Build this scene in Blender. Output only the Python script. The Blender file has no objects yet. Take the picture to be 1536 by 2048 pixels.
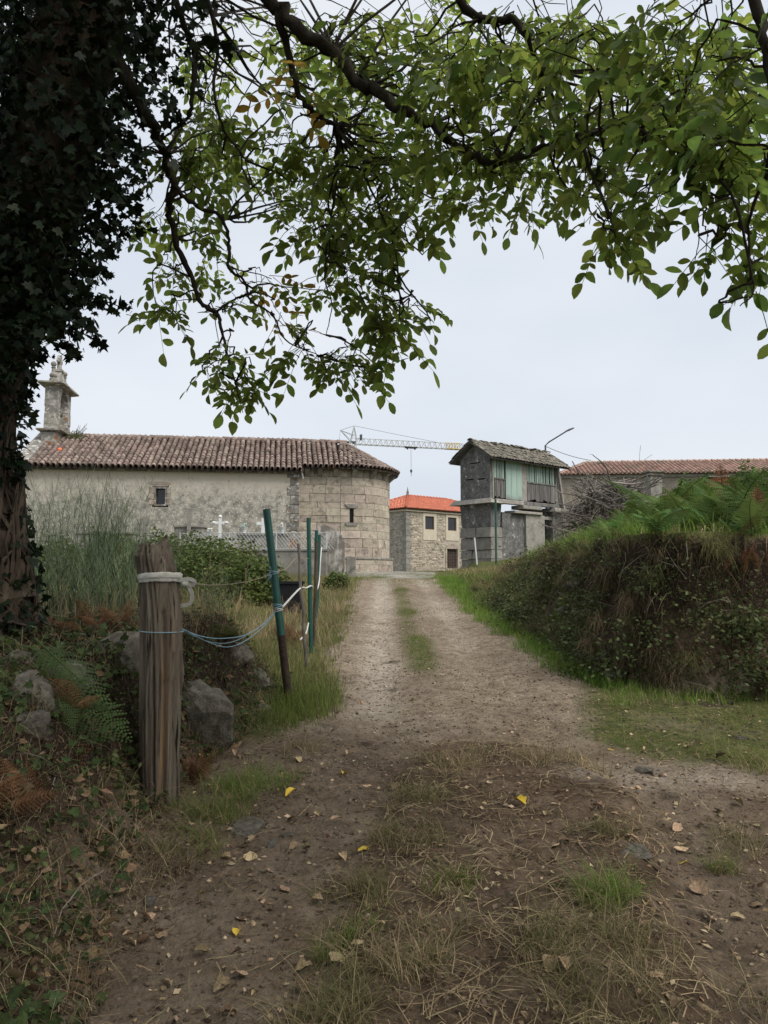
import bpy, math, random
import numpy as np
from mathutils import Vector, Matrix, Euler

random.seed(7)
RNG = np.random.default_rng(7)
scene = bpy.context.scene
COL = scene.collection
R = math.radians

# ------------------------------------------------------------------ camera
EYE = 1.5
FPX = 1540.0                      # focal length in pixels of the 1536 x 2048 photograph
PITCH = math.atan(126.0 / FPX)
cam_data = bpy.data.cameras.new('camera')
cam_data.sensor_fit = 'VERTICAL'
cam_data.sensor_height = 36.0
cam_data.lens = 36.0 * FPX / 2048.0
cam_data.clip_start = 0.05
cam_data.clip_end = 3000
cam = bpy.data.objects.new('camera', cam_data)
COL.objects.link(cam)
cam.location = (0, 0, EYE)
cam.rotation_euler = (R(90) + PITCH, 0, 0)
scene.camera = cam

# ------------------------------------------------------------------ overcast sky, soft sun, exposure
SUN_EL, SUN_AZ = R(52), R(125)    # azimuth clockwise from +Y: high, behind the camera to the right
world = bpy.data.worlds.new('World')
scene.world = world
world.use_nodes = True
wn, wl = world.node_tree.nodes, world.node_tree.links
wn.clear()
w_out = wn.new('ShaderNodeOutputWorld')
w_bg = wn.new('ShaderNodeBackground')
w_bg.inputs['Strength'].default_value = 0.10
w_sky = wn.new('ShaderNodeTexSky')
w_sky.sky_type = 'NISHITA'
w_sky.sun_disc = False
w_sky.sun_elevation = SUN_EL
w_sky.sun_rotation = SUN_AZ
w_sky.air_density = 1.0
w_sky.dust_density = 4.0
w_sky.ozone_density = 1.0
w_tc = wn.new('ShaderNodeTexCoord')
w_map = wn.new('ShaderNodeMapping')
w_map.inputs['Scale'].default_value = (1.0, 1.0, 2.2)
w_noise = wn.new('ShaderNodeTexNoise')
w_noise.inputs['Scale'].default_value = 2.1
w_noise.inputs['Detail'].default_value = 5
w_noise.inputs['Roughness'].default_value = 0.45
w_ramp = wn.new('ShaderNodeValToRGB')
w_ramp.color_ramp.elements[0].position = 0.32
w_ramp.color_ramp.elements[0].color = (0.665, 0.725, 0.81, 1)
w_ramp.color_ramp.elements[1].position = 0.72
w_ramp.color_ramp.elements[1].color = (0.84, 0.867, 0.91, 1)
w_gain = wn.new('ShaderNodeVectorMath')
w_gain.operation = 'SCALE'
w_gain.inputs['Scale'].default_value = 4.25
w_mix = wn.new('ShaderNodeMix')
w_mix.data_type = 'RGBA'
w_mix.inputs['Factor'].default_value = 0.94      # cloud cover
wl.new(w_tc.outputs['Generated'], w_map.inputs['Vector'])
wl.new(w_map.outputs['Vector'], w_noise.inputs['Vector'])
wl.new(w_noise.outputs['Fac'], w_ramp.inputs['Fac'])
wl.new(w_ramp.outputs['Color'], w_gain.inputs[0])
wl.new(w_sky.outputs['Color'], w_mix.inputs['A'])
wl.new(w_gain.outputs['Vector'], w_mix.inputs['B'])
wl.new(w_mix.outputs['Result'], w_bg.inputs['Color'])
wl.new(w_bg.outputs['Background'], w_out.inputs['Surface'])

sun_data = bpy.data.lights.new('sun', 'SUN')
sun_data.energy = 1.5
sun_data.angle = R(35)
sun_data.color = (1.0, 0.965, 0.91)
sun = bpy.data.objects.new('sun', sun_data)
COL.objects.link(sun)
_sd = Vector((math.sin(SUN_AZ) * math.cos(SUN_EL), math.cos(SUN_AZ) * math.cos(SUN_EL), math.sin(SUN_EL)))
sun.rotation_euler = _sd.to_track_quat('Z', 'Y').to_euler()
sun.location = (20, -20, 40)

scene.view_settings.view_transform = 'Standard'
scene.view_settings.look = 'None'
scene.view_settings.exposure = 1.3
scene.view_settings.gamma = 1.0
scene.view_settings.use_curve_mapping = False
scene.cycles.max_bounces = 7
scene.cycles.diffuse_bounces = 3
scene.cycles.transmission_bounces = 4
scene.cycles.transparent_max_bounces = 4
scene.cycles.use_adaptive_sampling = True

# ------------------------------------------------------------------ helpers: pixels of the photograph to places
_cp, _sp = math.cos(PITCH), math.sin(PITCH)
def ray(px, py):
    u, v = (px - 768.0) / FPX, (1024.0 - py) / FPX
    return np.array([u, _cp - v * _sp, _sp + v * _cp])
def at(px, py, Y):
    d = ray(px, py)
    return Vector(d * (Y / d[1])) + Vector((0, 0, EYE))
def project(V):
    V = np.asarray(V, float)
    x, y, z = V[..., 0], V[..., 1], V[..., 2] - EYE
    dep = y * _cp + z * _sp
    up = -y * _sp + z * _cp
    dep = np.where(dep < 1e-3, 1e-3, dep)
    return 768 + FPX * x / dep, 1024 - FPX * up / dep, dep

# ------------------------------------------------------------------ helpers: objects
def tag(o, label=None, cat=None, group=None, kind=None):
    if label: o['label'] = label
    if cat: o['category'] = cat
    if group: o['group'] = group
    if kind: o['kind'] = kind
    return o
def thing(name, label, cat, loc=(0, 0, 0), rz=0.0, group=None):
    o = bpy.data.objects.new(name, None)
    o.empty_display_size = 0.2
    COL.objects.link(o)
    o.location = loc
    o.rotation_euler = (0, 0, rz)
    return tag(o, label, cat, group)
def link(name, me, mat=None, parent=None, loc=None, rot=None, scale=None):
    if mat is not None and len(me.materials) == 0:
        me.materials.append(mat)
    o = bpy.data.objects.new(name, me)
    COL.objects.link(o)
    if parent is not None: o.parent = parent
    if loc is not None: o.location = loc
    if rot is not None: o.rotation_euler = rot
    if scale is not None: o.scale = scale if hasattr(scale, '__len__') else (scale,) * 3
    return o
def npmesh(name, V, faces, smooth=False):
    """V (n,3); faces: list of (m,k) index arrays"""
    me = bpy.data.meshes.new(name)
    V = np.ascontiguousarray(V, dtype=np.float32)
    faces = [np.asarray(f, dtype=np.int32) for f in faces if len(f)]
    me.vertices.add(len(V))
    me.vertices.foreach_set('co', V.ravel())
    loops = np.concatenate([f.ravel() for f in faces])
    sizes = np.concatenate([np.full(len(f), f.shape[1], np.int32) for f in faces])
    starts = np.concatenate([[0], np.cumsum(sizes)[:-1]]).astype(np.int32)
    me.loops.add(len(loops))
    me.loops.foreach_set('vertex_index', loops)
    me.polygons.add(len(sizes))
    me.polygons.foreach_set('loop_start', starts)
    if smooth:
        me.polygons.foreach_set('use_smooth', np.ones(len(sizes), bool))
    me.update(calc_edges=True)
    return me
class MB:
    """collects shapes for ONE mesh"""
    def __init__(s): s.V, s.F = [], []
    def add(s, verts, faces):
        b = len(s.V)
        s.V.extend([tuple(v) for v in verts])
        s.F.extend([tuple(i + b for i in f) for f in faces])
        return s
    def hexa(s, p):      # 8 corners: bottom ring then top ring, anticlockwise from above
        return s.add(p, [(3, 2, 1, 0), (4, 5, 6, 7), (0, 1, 5, 4), (1, 2, 6, 5), (2, 3, 7, 6), (3, 0, 4, 7)])
    def box(s, x0, x1, y0, y1, z0, z1):
        return s.hexa([(x0, y0, z0), (x1, y0, z0), (x1, y1, z0), (x0, y1, z0), (x0, y0, z1), (x1, y0, z1), (x1, y1, z1), (x0, y1, z1)])
    def cbox(s, x0, x1, y0, y1, z0, z1, c=0.01):
        """box with chamfered front (-y) edges"""
        P = [(x0, y0 + c, z0), (x1, y0 + c, z0), (x1, y0 + c, z1), (x0, y0 + c, z1),
             (x0 + c, y0, z0 + c), (x1 - c, y0, z0 + c), (x1 - c, y0, z1 - c), (x0 + c, y0, z1 - c),
             (x0, y1, z0), (x1, y1, z0), (x1, y1, z1), (x0, y1, z1)]
        return s.add(P, [(4, 5, 6, 7), (0, 1, 5, 4), (1, 2, 6, 5), (2, 3, 7, 6), (3, 0, 4, 7),
                         (8, 9, 1, 0), (9, 10, 2, 1), (10, 11, 3, 2), (11, 8, 0, 3), (11, 10, 9, 8)])
    def prism(s, poly, axis, a0, a1):
        """polygon in the two other axes extruded along axis"""
        n = len(poly)
        def mk(p, a):
            q = list(p); q.insert(axis, a); return tuple(q)
        P = [mk(p, a0) for p in poly] + [mk(p, a1) for p in poly]
        return s.add(P, [tuple(range(n))[::-1], tuple(range(n, 2 * n))] + [(i, (i + 1) % n, n + (i + 1) % n, n + i) for i in range(n)])
    def tube(s, pts, rad, n=6, caps=True, jit=0.0):
        pts = [Vector(p) for p in pts]
        if not hasattr(rad, '__len__'): rad = [rad] * len(pts)
        V, F = [], []
        up = Vector((0.31, 0.17, 0.93))
        for i, p in enumerate(pts):
            t = (pts[min(i + 1, len(pts) - 1)] - pts[max(i - 1, 0)])
            t = t.normalized() if t.length > 1e-9 else Vector((0, 0, 1))
            a = t.cross(up)
            if a.length < 0.05: a = t.cross(Vector((1, 0, 0)))
            a.normalize(); b = t.cross(a)
            for k in range(n):
                an = 2 * math.pi * k / n
                r = rad[i] * (1 + (random.uniform(-jit, jit) if jit else 0))
                V.append(p + (a * math.cos(an) + b * math.sin(an)) * r)
        for i in range(len(pts) - 1):
            for k in range(n):
                F.append((i * n + k, i * n + (k + 1) % n, (i + 1) * n + (k + 1) % n, (i + 1) * n + k))
        if caps:
            F.append(tuple(range(n))[::-1]); m = (len(pts) - 1) * n
            F.append(tuple(range(m, m + n)))
        return s.add(V, F)
    def lathe(s, prof, c=(0, 0, 0), n=10):
        V, F = [], []
        for r, z in prof:
            for k in range(n):
                an = 2 * math.pi * k / n
                V.append((c[0] + r * math.cos(an), c[1] + r * math.sin(an), c[2] + z))
        for i in range(len(prof) - 1):
            for k in range(n):
                F.append((i * n + k, i * n + (k + 1) % n, (i + 1) * n + (k + 1) % n, (i + 1) * n + k))
        F.append(tuple(range(n))[::-1]); m = (len(prof) - 1) * n
        F.append(tuple(range(m, m + n)))
        return s.add(V, F)
    def mesh(s, name, smooth=False):
        me = bpy.data.meshes.new(name)
        me.from_pydata(s.V, [], s.F)
        if smooth: me.polygons.foreach_set('use_smooth', [True] * len(me.polygons))
        me.update()
        return me
    def build(s, name, mat, parent=None, kind=None, smooth=False, loc=None):
        o = link(name, s.mesh(name, smooth), mat, parent)
        if loc is not None: o.location = loc
        if kind: o['kind'] = kind
        return o
def world_obj(name, me_V, faces, mat, parent=None, kind=None, smooth=False):
    """vertices given in the place's own coordinates; parent is an unrotated Empty"""
    V = np.asarray(me_V, float)
    if parent is not None: V = V - np.array(parent.location)
    o = link(name, npmesh(name, V, faces, smooth), mat, parent)
    if kind: o['kind'] = kind
    return o
def jitter_mesh(me, amt, seed=0):
    r = np.random.default_rng(seed)
    n = len(me.vertices); co = np.empty(n * 3, np.float32)
    me.vertices.foreach_get('co', co)
    me.vertices.foreach_set('co', co + r.normal(0, amt, n * 3).astype(np.float32)); me.update()

# ------------------------------------------------------------------ helpers: noise
_TAB = np.random.default_rng(3).random((256, 256))
def vn(x, y, f=1.0, s=0):
    x = np.asarray(x, float) * f + s * 17.31; y = np.asarray(y, float) * f + s * 9.77
    i, j = np.floor(x).astype(int), np.floor(y).astype(int)
    u, v = x - i, y - j
    u, v = u * u * (3 - 2 * u), v * v * (3 - 2 * v)
    t = lambda a, b: _TAB[a & 255, b & 255]
    return (t(i, j) * (1 - u) + t(i + 1, j) * u) * (1 - v) + (t(i, j + 1) * (1 - u) + t(i + 1, j + 1) * u) * v
def fbm(x, y, f=1.0, o=3, s=0):
    r, a, tot = 0, 1.0, 0
    for k in range(o):
        r = r + a * vn(x, y, f * 2 ** k, s + k * 5); tot += a; a *= 0.5
    return r / tot
def sstep(t):
    t = np.clip(t, 0, 1); return t * t * (3 - 2 * t)

# ------------------------------------------------------------------ helpers: materials
def mat(name, cols, scale=6.0, detail=6, rough=0.9, bump=0.0, bscale=None, vary=None, vamt=0.25, hue=0.0, trans=0.0,
        spec=0.12, metal=0.0, layers=(), stretch=(1, 1, 1), nrough=0.6, dist=0.0, glow=1.9):
    """cols: colour stops over noise; vary: 'island' / 'object' random brightness; layers: (colour, scale, lo, hi, kind[, extra])"""
    m = bpy.data.materials.new(name)
    m.use_nodes = True
    N, L = m.node_tree.nodes, m.node_tree.links
    N.clear()
    out = N.new('ShaderNodeOutputMaterial')
    bs = N.new('ShaderNodeBsdfPrincipled')
    bs.inputs['Roughness'].default_value = rough
    bs.inputs['Specular IOR Level'].default_value = spec
    bs.inputs['Metallic'].default_value = metal
    tc = N.new('ShaderNodeTexCoord')
    mp = N.new('ShaderNodeMapping')
    mp.inputs['Scale'].default_value = stretch
    L.new(tc.outputs['Object'], mp.inputs['Vector'])
    vec = mp.outputs['Vector']
    rnd = None
    if vary == 'island':
        rnd = N.new('ShaderNodeNewGeometry').outputs['Random Per Island']
    elif vary == 'object':
        oi = N.new('ShaderNodeObjectInfo'); rnd = oi.outputs['Random']
        ad = N.new('ShaderNodeVectorMath'); ad.operation = 'ADD'
        sc = N.new('ShaderNodeVectorMath'); sc.operation = 'SCALE'; sc.inputs['Scale'].default_value = 40
        cb = N.new('ShaderNodeCombineXYZ')
        for k in range(3): L.new(rnd, cb.inputs[k])
        L.new(cb.outputs[0], sc.inputs[0]); L.new(vec, ad.inputs[0]); L.new(sc.outputs[0], ad.inputs[1])
        vec = ad.outputs[0]
    def noise(s, d=6, ro=0.6, ds=0.0):
        n = N.new('ShaderNodeTexNoise')
        n.inputs['Scale'].default_value = s; n.inputs['Detail'].default_value = d
        n.inputs['Roughness'].default_value = ro; n.inputs['Distortion'].default_value = ds
        L.new(vec, n.inputs['Vector'])
        return n.outputs['Fac']
    def ramp(fac, stops):
        r = N.new('ShaderNodeValToRGB')
        e = r.color_ramp.elements
        while len(e) < len(stops): e.new(0.5)
        for k, (p, c) in enumerate(stops):
            e[k].position = p; e[k].color = (*c, 1)
        L.new(fac, r.inputs['Fac'])
        return r.outputs['Color']
    base_n = noise(scale, detail, nrough, dist)
    if len(cols) == 1:
        rgb = N.new('ShaderNodeRGB'); rgb.outputs[0].default_value = (*cols[0][1], 1); col = rgb.outputs[0]
    else:
        col = ramp(base_n, cols)
    for ly in layers:
        c, s, lo, hi, kind = ly[:5]
        if kind == 'noise': f = noise(s, 5, 0.6)
        elif kind == 'fine': f = noise(s, 2, 0.5)
        elif kind == 'voronoi':
            v = N.new('ShaderNodeTexVoronoi'); v.inputs['Scale'].default_value = s; L.new(vec, v.inputs['Vector']); f = v.outputs['Distance']
        elif kind == 'height':       # blended with height (object z), ragged by noise
            sx = N.new('ShaderNodeSeparateXYZ'); L.new(tc.outputs['Object'], sx.inputs[0])
            nn = noise(ly[5], 6, 0.65)
            ma = N.new('ShaderNodeMath'); ma.operation = 'MULTIPLY_ADD'; ma.inputs[1].default_value = ly[6]
            L.new(nn, ma.inputs[0]); L.new(sx.outputs['Z'], ma.inputs[2]); f = ma.outputs[0]
        elif kind == 'attr':
            a = N.new('ShaderNodeAttribute'); a.attribute_name = s; f = a.outputs['Fac']
        elif kind == 'rand':
            f = rnd
        mr = N.new('ShaderNodeMapRange')
        mr.inputs['From Min'].default_value = lo; mr.inputs['From Max'].default_value = hi
        L.new(f, mr.inputs['Value'])
        fac = mr.outputs['Result']
        if kind == 'attr' and len(ly) > 5:   # ragged edge
            nn = noise(ly[5], 6, 0.7)
            ad = N.new('ShaderNodeMath'); ad.operation = 'MULTIPLY_ADD'; ad.inputs[1].default_value = ly[6]; ad.inputs[2].default_value = -ly[6] * 0.5
            L.new(nn, ad.inputs[0])
            a2 = N.new('ShaderNodeMath'); a2.operation = 'ADD'
            L.new(f, a2.inputs[0]); L.new(ad.outputs[0], a2.inputs[1]); L.new(a2.outputs[0], mr.inputs['Value'])
        mx = N.new('ShaderNodeMix'); mx.data_type = 'RGBA'
        L.new(fac, mx.inputs['Factor']); L.new(col, mx.inputs['A'])
        if isinstance(c[0], tuple):
            L.new(ramp(noise(c[2] if len(c) > 2 else s * 3, 5, 0.6), [(0.35, c[0]), (0.65, c[1])]), mx.inputs['B'])
        else:
            mx.inputs['B'].default_value = (*c, 1)
        col = mx.outputs['Result']
    if rnd is not None and (vamt or hue):
        hs = N.new('ShaderNodeHueSaturation')
        mr = N.new('ShaderNodeMapRange')
        mr.inputs['To Min'].default_value = 1 - vamt; mr.inputs['To Max'].default_value = 1 + vamt
        L.new(rnd, mr.inputs['Value']); L.new(mr.outputs['Result'], hs.inputs['Value'])
        if hue:
            w = N.new('ShaderNodeTexWhiteNoise'); w.noise_dimensions = '1D'; L.new(rnd, w.inputs['W'])
            m2 = N.new('ShaderNodeMapRange'); m2.inputs['To Min'].default_value = 0.5 - hue; m2.inputs['To Max'].default_value = 0.5 + hue
            L.new(w.outputs['Value'], m2.inputs['Value']); L.new(m2.outputs['Result'], hs.inputs['Hue'])
        L.new(col, hs.inputs['Color']); col = hs.outputs['Color']
    L.new(col, bs.inputs['Base Color'])
    if bump:
        bp = N.new('ShaderNodeBump'); bp.inputs['Strength'].default_value = min(1.0, bump); bp.inputs['Distance'].default_value = 0.02 * max(1, bump)
        L.new(noise(bscale or scale * 3, 8, 0.65), bp.inputs['Height']); L.new(bp.outputs['Normal'], bs.inputs['Normal'])
    sh = bs.outputs['BSDF']
    if trans:
        tr = N.new('ShaderNodeBsdfTranslucent')
        hs2 = N.new('ShaderNodeHueSaturation'); hs2.inputs['Value'].default_value = glow; hs2.inputs['Saturation'].default_value = 1.0; hs2.inputs['Hue'].default_value = 0.485
        L.new(col, hs2.inputs['Color']); L.new(hs2.outputs['Color'], tr.inputs['Color'])
        ms = N.new('ShaderNodeMixShader'); ms.inputs['Fac'].default_value = trans
        L.new(sh, ms.inputs[1]); L.new(tr.outputs[0], ms.inputs[2]); sh = ms.outputs[0]
    L.new(sh, out.inputs['Surface'])
    return m

MT = {}
MT['tile_old'] = mat('old_clay_tile', [(0.3, (0.128, 0.094, 0.079)), (0.5, (0.21, 0.157, 0.131)), (0.75, (0.31, 0.255, 0.22))], 3.0, vary='object', vamt=0.3, hue=0.012, bump=0.4, bscale=25,
                     layers=[((0.05, 0.045, 0.04), 5.0, 0.55, 0.72, 'noise'), ((0.33, 0.30, 0.26), 14.0, 0.62, 0.7, 'noise')])
MT['tile_old_s'] = mat('old_clay_tile_joined', [(0.3, (0.128, 0.094, 0.079)), (0.5, (0.21, 0.157, 0.131)), (0.75, (0.31, 0.255, 0.22))], 3.0, vary='island', vamt=0.3, hue=0.012, bump=0.4, bscale=25,
                     layers=[((0.05, 0.045, 0.04), 5.0, 0.55, 0.72, 'noise'), ((0.33, 0.30, 0.26), 14.0, 0.62, 0.7, 'noise')])
MT['tile_dark'] = mat('shade_dark_channel_tile', [(0.3, (0.045, 0.036, 0.028)), (0.7, (0.095, 0.07, 0.055))], 6)  # channels coloured dark to stand for the shadow between tile columns
MT['tile_new'] = mat('orange_clay_tile', [(0.3, (0.55, 0.13, 0.055)), (0.7, (0.68, 0.19, 0.085))], 3)
MT['tile_red'] = mat('new_red_tile', [(0.3, (0.44, 0.145, 0.09)), (0.7, (0.55, 0.20, 0.13))], 4, vary='island', vamt=0.12)
MT['tile_pink'] = mat('weathered_pink_tile', [(0.3, (0.27, 0.175, 0.14)), (0.7, (0.44, 0.30, 0.245))], 2.0, vary='island', vamt=0.2, hue=0.01,
                      layers=[((0.24, 0.22, 0.15), 0.7, 0.55, 0.75, 'noise')])
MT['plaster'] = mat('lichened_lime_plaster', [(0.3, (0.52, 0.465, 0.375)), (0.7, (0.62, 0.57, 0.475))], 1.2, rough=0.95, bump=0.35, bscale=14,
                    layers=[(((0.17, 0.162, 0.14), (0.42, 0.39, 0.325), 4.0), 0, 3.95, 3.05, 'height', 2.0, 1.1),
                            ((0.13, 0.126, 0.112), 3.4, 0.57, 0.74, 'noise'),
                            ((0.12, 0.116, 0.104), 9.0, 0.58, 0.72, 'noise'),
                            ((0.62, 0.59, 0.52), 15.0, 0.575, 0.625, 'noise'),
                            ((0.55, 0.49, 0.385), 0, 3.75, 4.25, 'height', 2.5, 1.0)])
MT['ashlar'] = mat('granite_ashlar', [(0.25, (0.26, 0.22, 0.175)), (0.5, (0.38, 0.325, 0.26)), (0.75, (0.47, 0.405, 0.33))], 5, vary='object', vamt=0.17, hue=0.016, bump=0.5, bscale=30, rough=0.95,
                   layers=[((0.14, 0.125, 0.10), 3.0, 0.55, 0.72, 'noise'), ((0.50, 0.46, 0.39), 9.0, 0.60, 0.67, 'noise'), ((0.11, 0.10, 0.085), 18.0, 0.57, 0.68, 'noise')])
MT['mortar'] = mat('mortar_joint', [(0.3, (0.13, 0.11, 0.088)), (0.7, (0.20, 0.17, 0.135))], 8, bump=0.3)
MT['granite_dark'] = mat('lichened_granite', [(0.3, (0.10, 0.095, 0.085)), (0.5, (0.19, 0.18, 0.16)), (0.72, (0.33, 0.31, 0.28))], 4, vary='object', vamt=0.12, bump=0.6, bscale=20, rough=0.95,
                         layers=[((0.30, 0.135, 0.05), 1.8, 0.56, 0.66, 'noise'), ((0.52, 0.50, 0.45), 7.0, 0.55, 0.63, 'noise')])
MT['barn_wall'] = mat('weathered_brown_grey_render', [(0.3, (0.22, 0.19, 0.155)), (0.7, (0.36, 0.315, 0.26))], 1.5, bump=0.3, layers=[((0.15, 0.135, 0.115), 2.0, 0.55, 0.75, 'noise')])
MT['belfry'] = mat('orange_lichened_granite', [(0.3, (0.13, 0.125, 0.11)), (0.5, (0.25, 0.235, 0.205)), (0.72, (0.42, 0.40, 0.36))], 4, vary='object', vamt=0.12, bump=0.6, bscale=20, rough=0.95, layers=[((0.52, 0.50, 0.45), 7.0, 0.55, 0.63, 'noise'), ((0.27, 0.135, 0.06), 1.9, 0.565, 0.64, 'noise')])
MT['render_grey'] = mat('lichened_cement_render', [(0.3, (0.075, 0.074, 0.07)), (0.55, (0.135, 0.132, 0.125)), (0.75, (0.215, 0.21, 0.195))], 3, bump=0.5, bscale=20, rough=0.95,
                        layers=[((0.045, 0.045, 0.042), 2.2, 0.58, 0.70, 'noise'), ((0.44, 0.43, 0.40), 3.2, 0.60, 0.68, 'noise'), ((0.27, 0.265, 0.25), 11.0, 0.56, 0.68, 'noise')])
MT['stone_base'] = mat('pale_granite_rubble', [(0.3, (0.16, 0.15, 0.13)), (0.7, (0.30, 0.285, 0.25))], 3, vary='object', vamt=0.15, bump=0.5, bscale=18,
                       layers=[((0.42, 0.41, 0.37), 7.0, 0.62, 0.70, 'noise'), ((0.09, 0.085, 0.075), 3.0, 0.6, 0.72, 'noise')])
MT['rubble'] = mat('warm_rubble_stone', [(0.3, (0.29, 0.235, 0.175)), (0.5, (0.40, 0.34, 0.265)), (0.7, (0.50, 0.44, 0.35))], 2.5, vary='island', vamt=0.42, hue=0.02, bump=0.3)
MT['rubble_grey'] = mat('grey_rubble_stone', [(0.3, (0.26, 0.235, 0.20)), (0.7, (0.44, 0.41, 0.36))], 2.5, vary='island', vamt=0.4, hue=0.015)
MT['rubble_mortar'] = mat('pale_mortar', [(0.3, (0.31, 0.275, 0.22)), (0.7, (0.43, 0.385, 0.315))], 4)
MT['cream'] = mat('cream_render', [(0.3, (0.47, 0.41, 0.315)), (0.7, (0.55, 0.49, 0.39))], 2)
MT['glass'] = mat('dark_window_glass', [(0.3, (0.012, 0.014, 0.018)), (0.7, (0.02, 0.022, 0.026))], 2, rough=0.08, spec=0.5)
MT['void'] = mat('interior_shade', [(0.3, (0.008, 0.008, 0.008)), (0.7, (0.014, 0.013, 0.012))], 2)  # near-black colour stands in for the shade inside openings
MT['brown_frame'] = mat('brown_window_frame', [(0.3, (0.065, 0.04, 0.028)), (0.7, (0.10, 0.065, 0.045))], 5, rough=0.6)
MT['wood_turq'] = mat('faded_turquoise_boards', [(0.3, (0.17, 0.235, 0.20)), (0.7, (0.31, 0.385, 0.335))], 9, stretch=(1, 1, 0.12), vary='object', vamt=0.25, bump=0.3,
                      layers=[((0.14, 0.135, 0.12), 9.0, 0.54, 0.66, 'noise')])
MT['wood_door'] = mat('turquoise_door_boards', [(0.3, (0.24, 0.33, 0.285)), (0.7, (0.33, 0.42, 0.365))], 7, stretch=(1, 1, 0.12), vary='object', vamt=0.06, bump=0.2,
                      layers=[(((0.13, 0.13, 0.12), (0.27, 0.28, 0.265), 9.0), 0, 3.55, 3.25, 'height', 3.0, 0.7)])
MT['wood_grey'] = mat('weathered_grey_boards', [(0.3, (0.06, 0.056, 0.052)), (0.7, (0.19, 0.18, 0.17))], 9, stretch=(1, 1, 0.1), vary='object', vamt=0.2, bump=0.4)
MT['beam'] = mat('pale_granite_beam', [(0.3, (0.20, 0.185, 0.16)), (0.7, (0.33, 0.31, 0.28))], 5, vary='object', vamt=0.1, bump=0.4)
MT['slate'] = mat('lichened_roof_slab', [(0.3, (0.075, 0.068, 0.055)), (0.5, (0.15, 0.135, 0.11)), (0.72, (0.28, 0.255, 0.205))], 5, vary='object', vamt=0.28, bump=0.5,
                  layers=[((0.20, 0.195, 0.11), 4.0, 0.62, 0.74, 'noise')])
MT['green_paint'] = mat('green_metal_paint', [(0.3, (0.006, 0.055, 0.042)), (0.7, (0.012, 0.078, 0.058))], 8, rough=0.42, spec=0.5)
MT['steel'] = mat('galvanised_steel', [(0.3, (0.20, 0.21, 0.22)), (0.7, (0.30, 0.31, 0.32))], 8, rough=0.5, spec=0.5)
MT['lamp_grey'] = mat('dark_grey_paint', [(0.3, (0.07, 0.075, 0.08)), (0.7, (0.10, 0.105, 0.11))], 8, rough=0.5)
MT['crane_white'] = mat('grey_white_crane_steel', [(0.3, (0.42, 0.43, 0.42)), (0.7, (0.52, 0.53, 0.52))], 1, rough=0.5)
MT['crane_yellow'] = mat('yellow_crane_steel', [(0.3, (0.52, 0.35, 0.05)), (0.7, (0.62, 0.43, 0.08))], 1, rough=0.5)
MT['wire'] = mat('dull_wire', [(0.3, (0.36, 0.37, 0.37)), (0.7, (0.50, 0.51, 0.50))], 8, rough=0.5)
MT['white_stone'] = mat('white_marble', [(0.3, (0.56, 0.57, 0.56)), (0.7, (0.70, 0.71, 0.69))], 5)
MT['concrete'] = mat('stained_concrete', [(0.3, (0.15, 0.14, 0.125)), (0.55, (0.26, 0.245, 0.215)), (0.75, (0.37, 0.345, 0.305))], 2.2, bump=0.3,
                     layers=[((0.07, 0.068, 0.06), 3.0, 0.56, 0.72, 'noise')])
MT['white_peel'] = mat('peeling_whitewash', [(0.45, (0.17, 0.155, 0.135)), (0.56, (0.40, 0.38, 0.345)), (0.7, (0.56, 0.54, 0.50))], 4.0, bump=0.3, stretch=(1, 1, 0.45),
                       layers=[((0.10, 0.095, 0.085), 5.0, 0.55, 0.66, 'noise')])
# ------------------------------------------------------------------ the lie of the land
def base_z(y):
    return np.interp(y, [-600, -20, 0, 27, 40, 66, 90, 160, 600], [-3.0, -0.9, 0, 1.60, 1.66, 1.80, 1.85, 1.0, -20.0])
def left_toe(y):
    return np.interp(y, [-10, 0, 2.3, 3.1, 4.3, 5.5, 6.8, 8, 12, 30], [-1.1, -0.70, -0.80, -0.96, -1.16, -1.0, -0.84, -0.85, -0.9, -1.2])
def left_rise(y):
    return np.interp(y, [-10, 0, 3, 4.3, 5, 6.5, 7.6, 9, 12, 20, 27], [0.5, 0.5, 0.55, 0.72, 0.82, 0.72, 0.45, 0.30, 0.26, 0.15, 0.0])
def left_run(y):
    return np.interp(y, [-10, 0, 3, 4.5, 6.5, 7.6, 9, 12], [1.1, 1.1, 0.95, 0.55, 0.42, 0.8, 1.3, 1.6])
def right_d(x, y):
    """distance into the right-hand bank (its toe is at 0)"""
    a = x - np.interp(y, [6, 9, 13.5, 20, 24, 28, 40], [2.3, 2.08, 1.92, 1.95, 2.0, 2.3, 2.6]) + 0.35 * (fbm(x, y, 0.9, 3, 40) - 0.5) + 0.28 * (fbm(x, y, 3.1, 2, 45) - 0.5)
    b = (y - 6.9) + 0.10 * (x - 3.2) + 0.35 * (fbm(x, y, 0.9, 3, 41) - 0.5) + 0.28 * (fbm(x, y, 3.1, 2, 46) - 0.5)
    k = 0.9
    h = np.clip(0.5 + 0.5 * (b - a) / k, 0, 1)
    return b * (1 - h) + a * h - k * h * (1 - h)
def right_run(y): return np.interp(y, [8, 10, 14, 24], [0.34, 0.75, 1.25, 1.9])
def rise(t): return np.clip(t, 0, 1) ** 1.5
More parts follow.
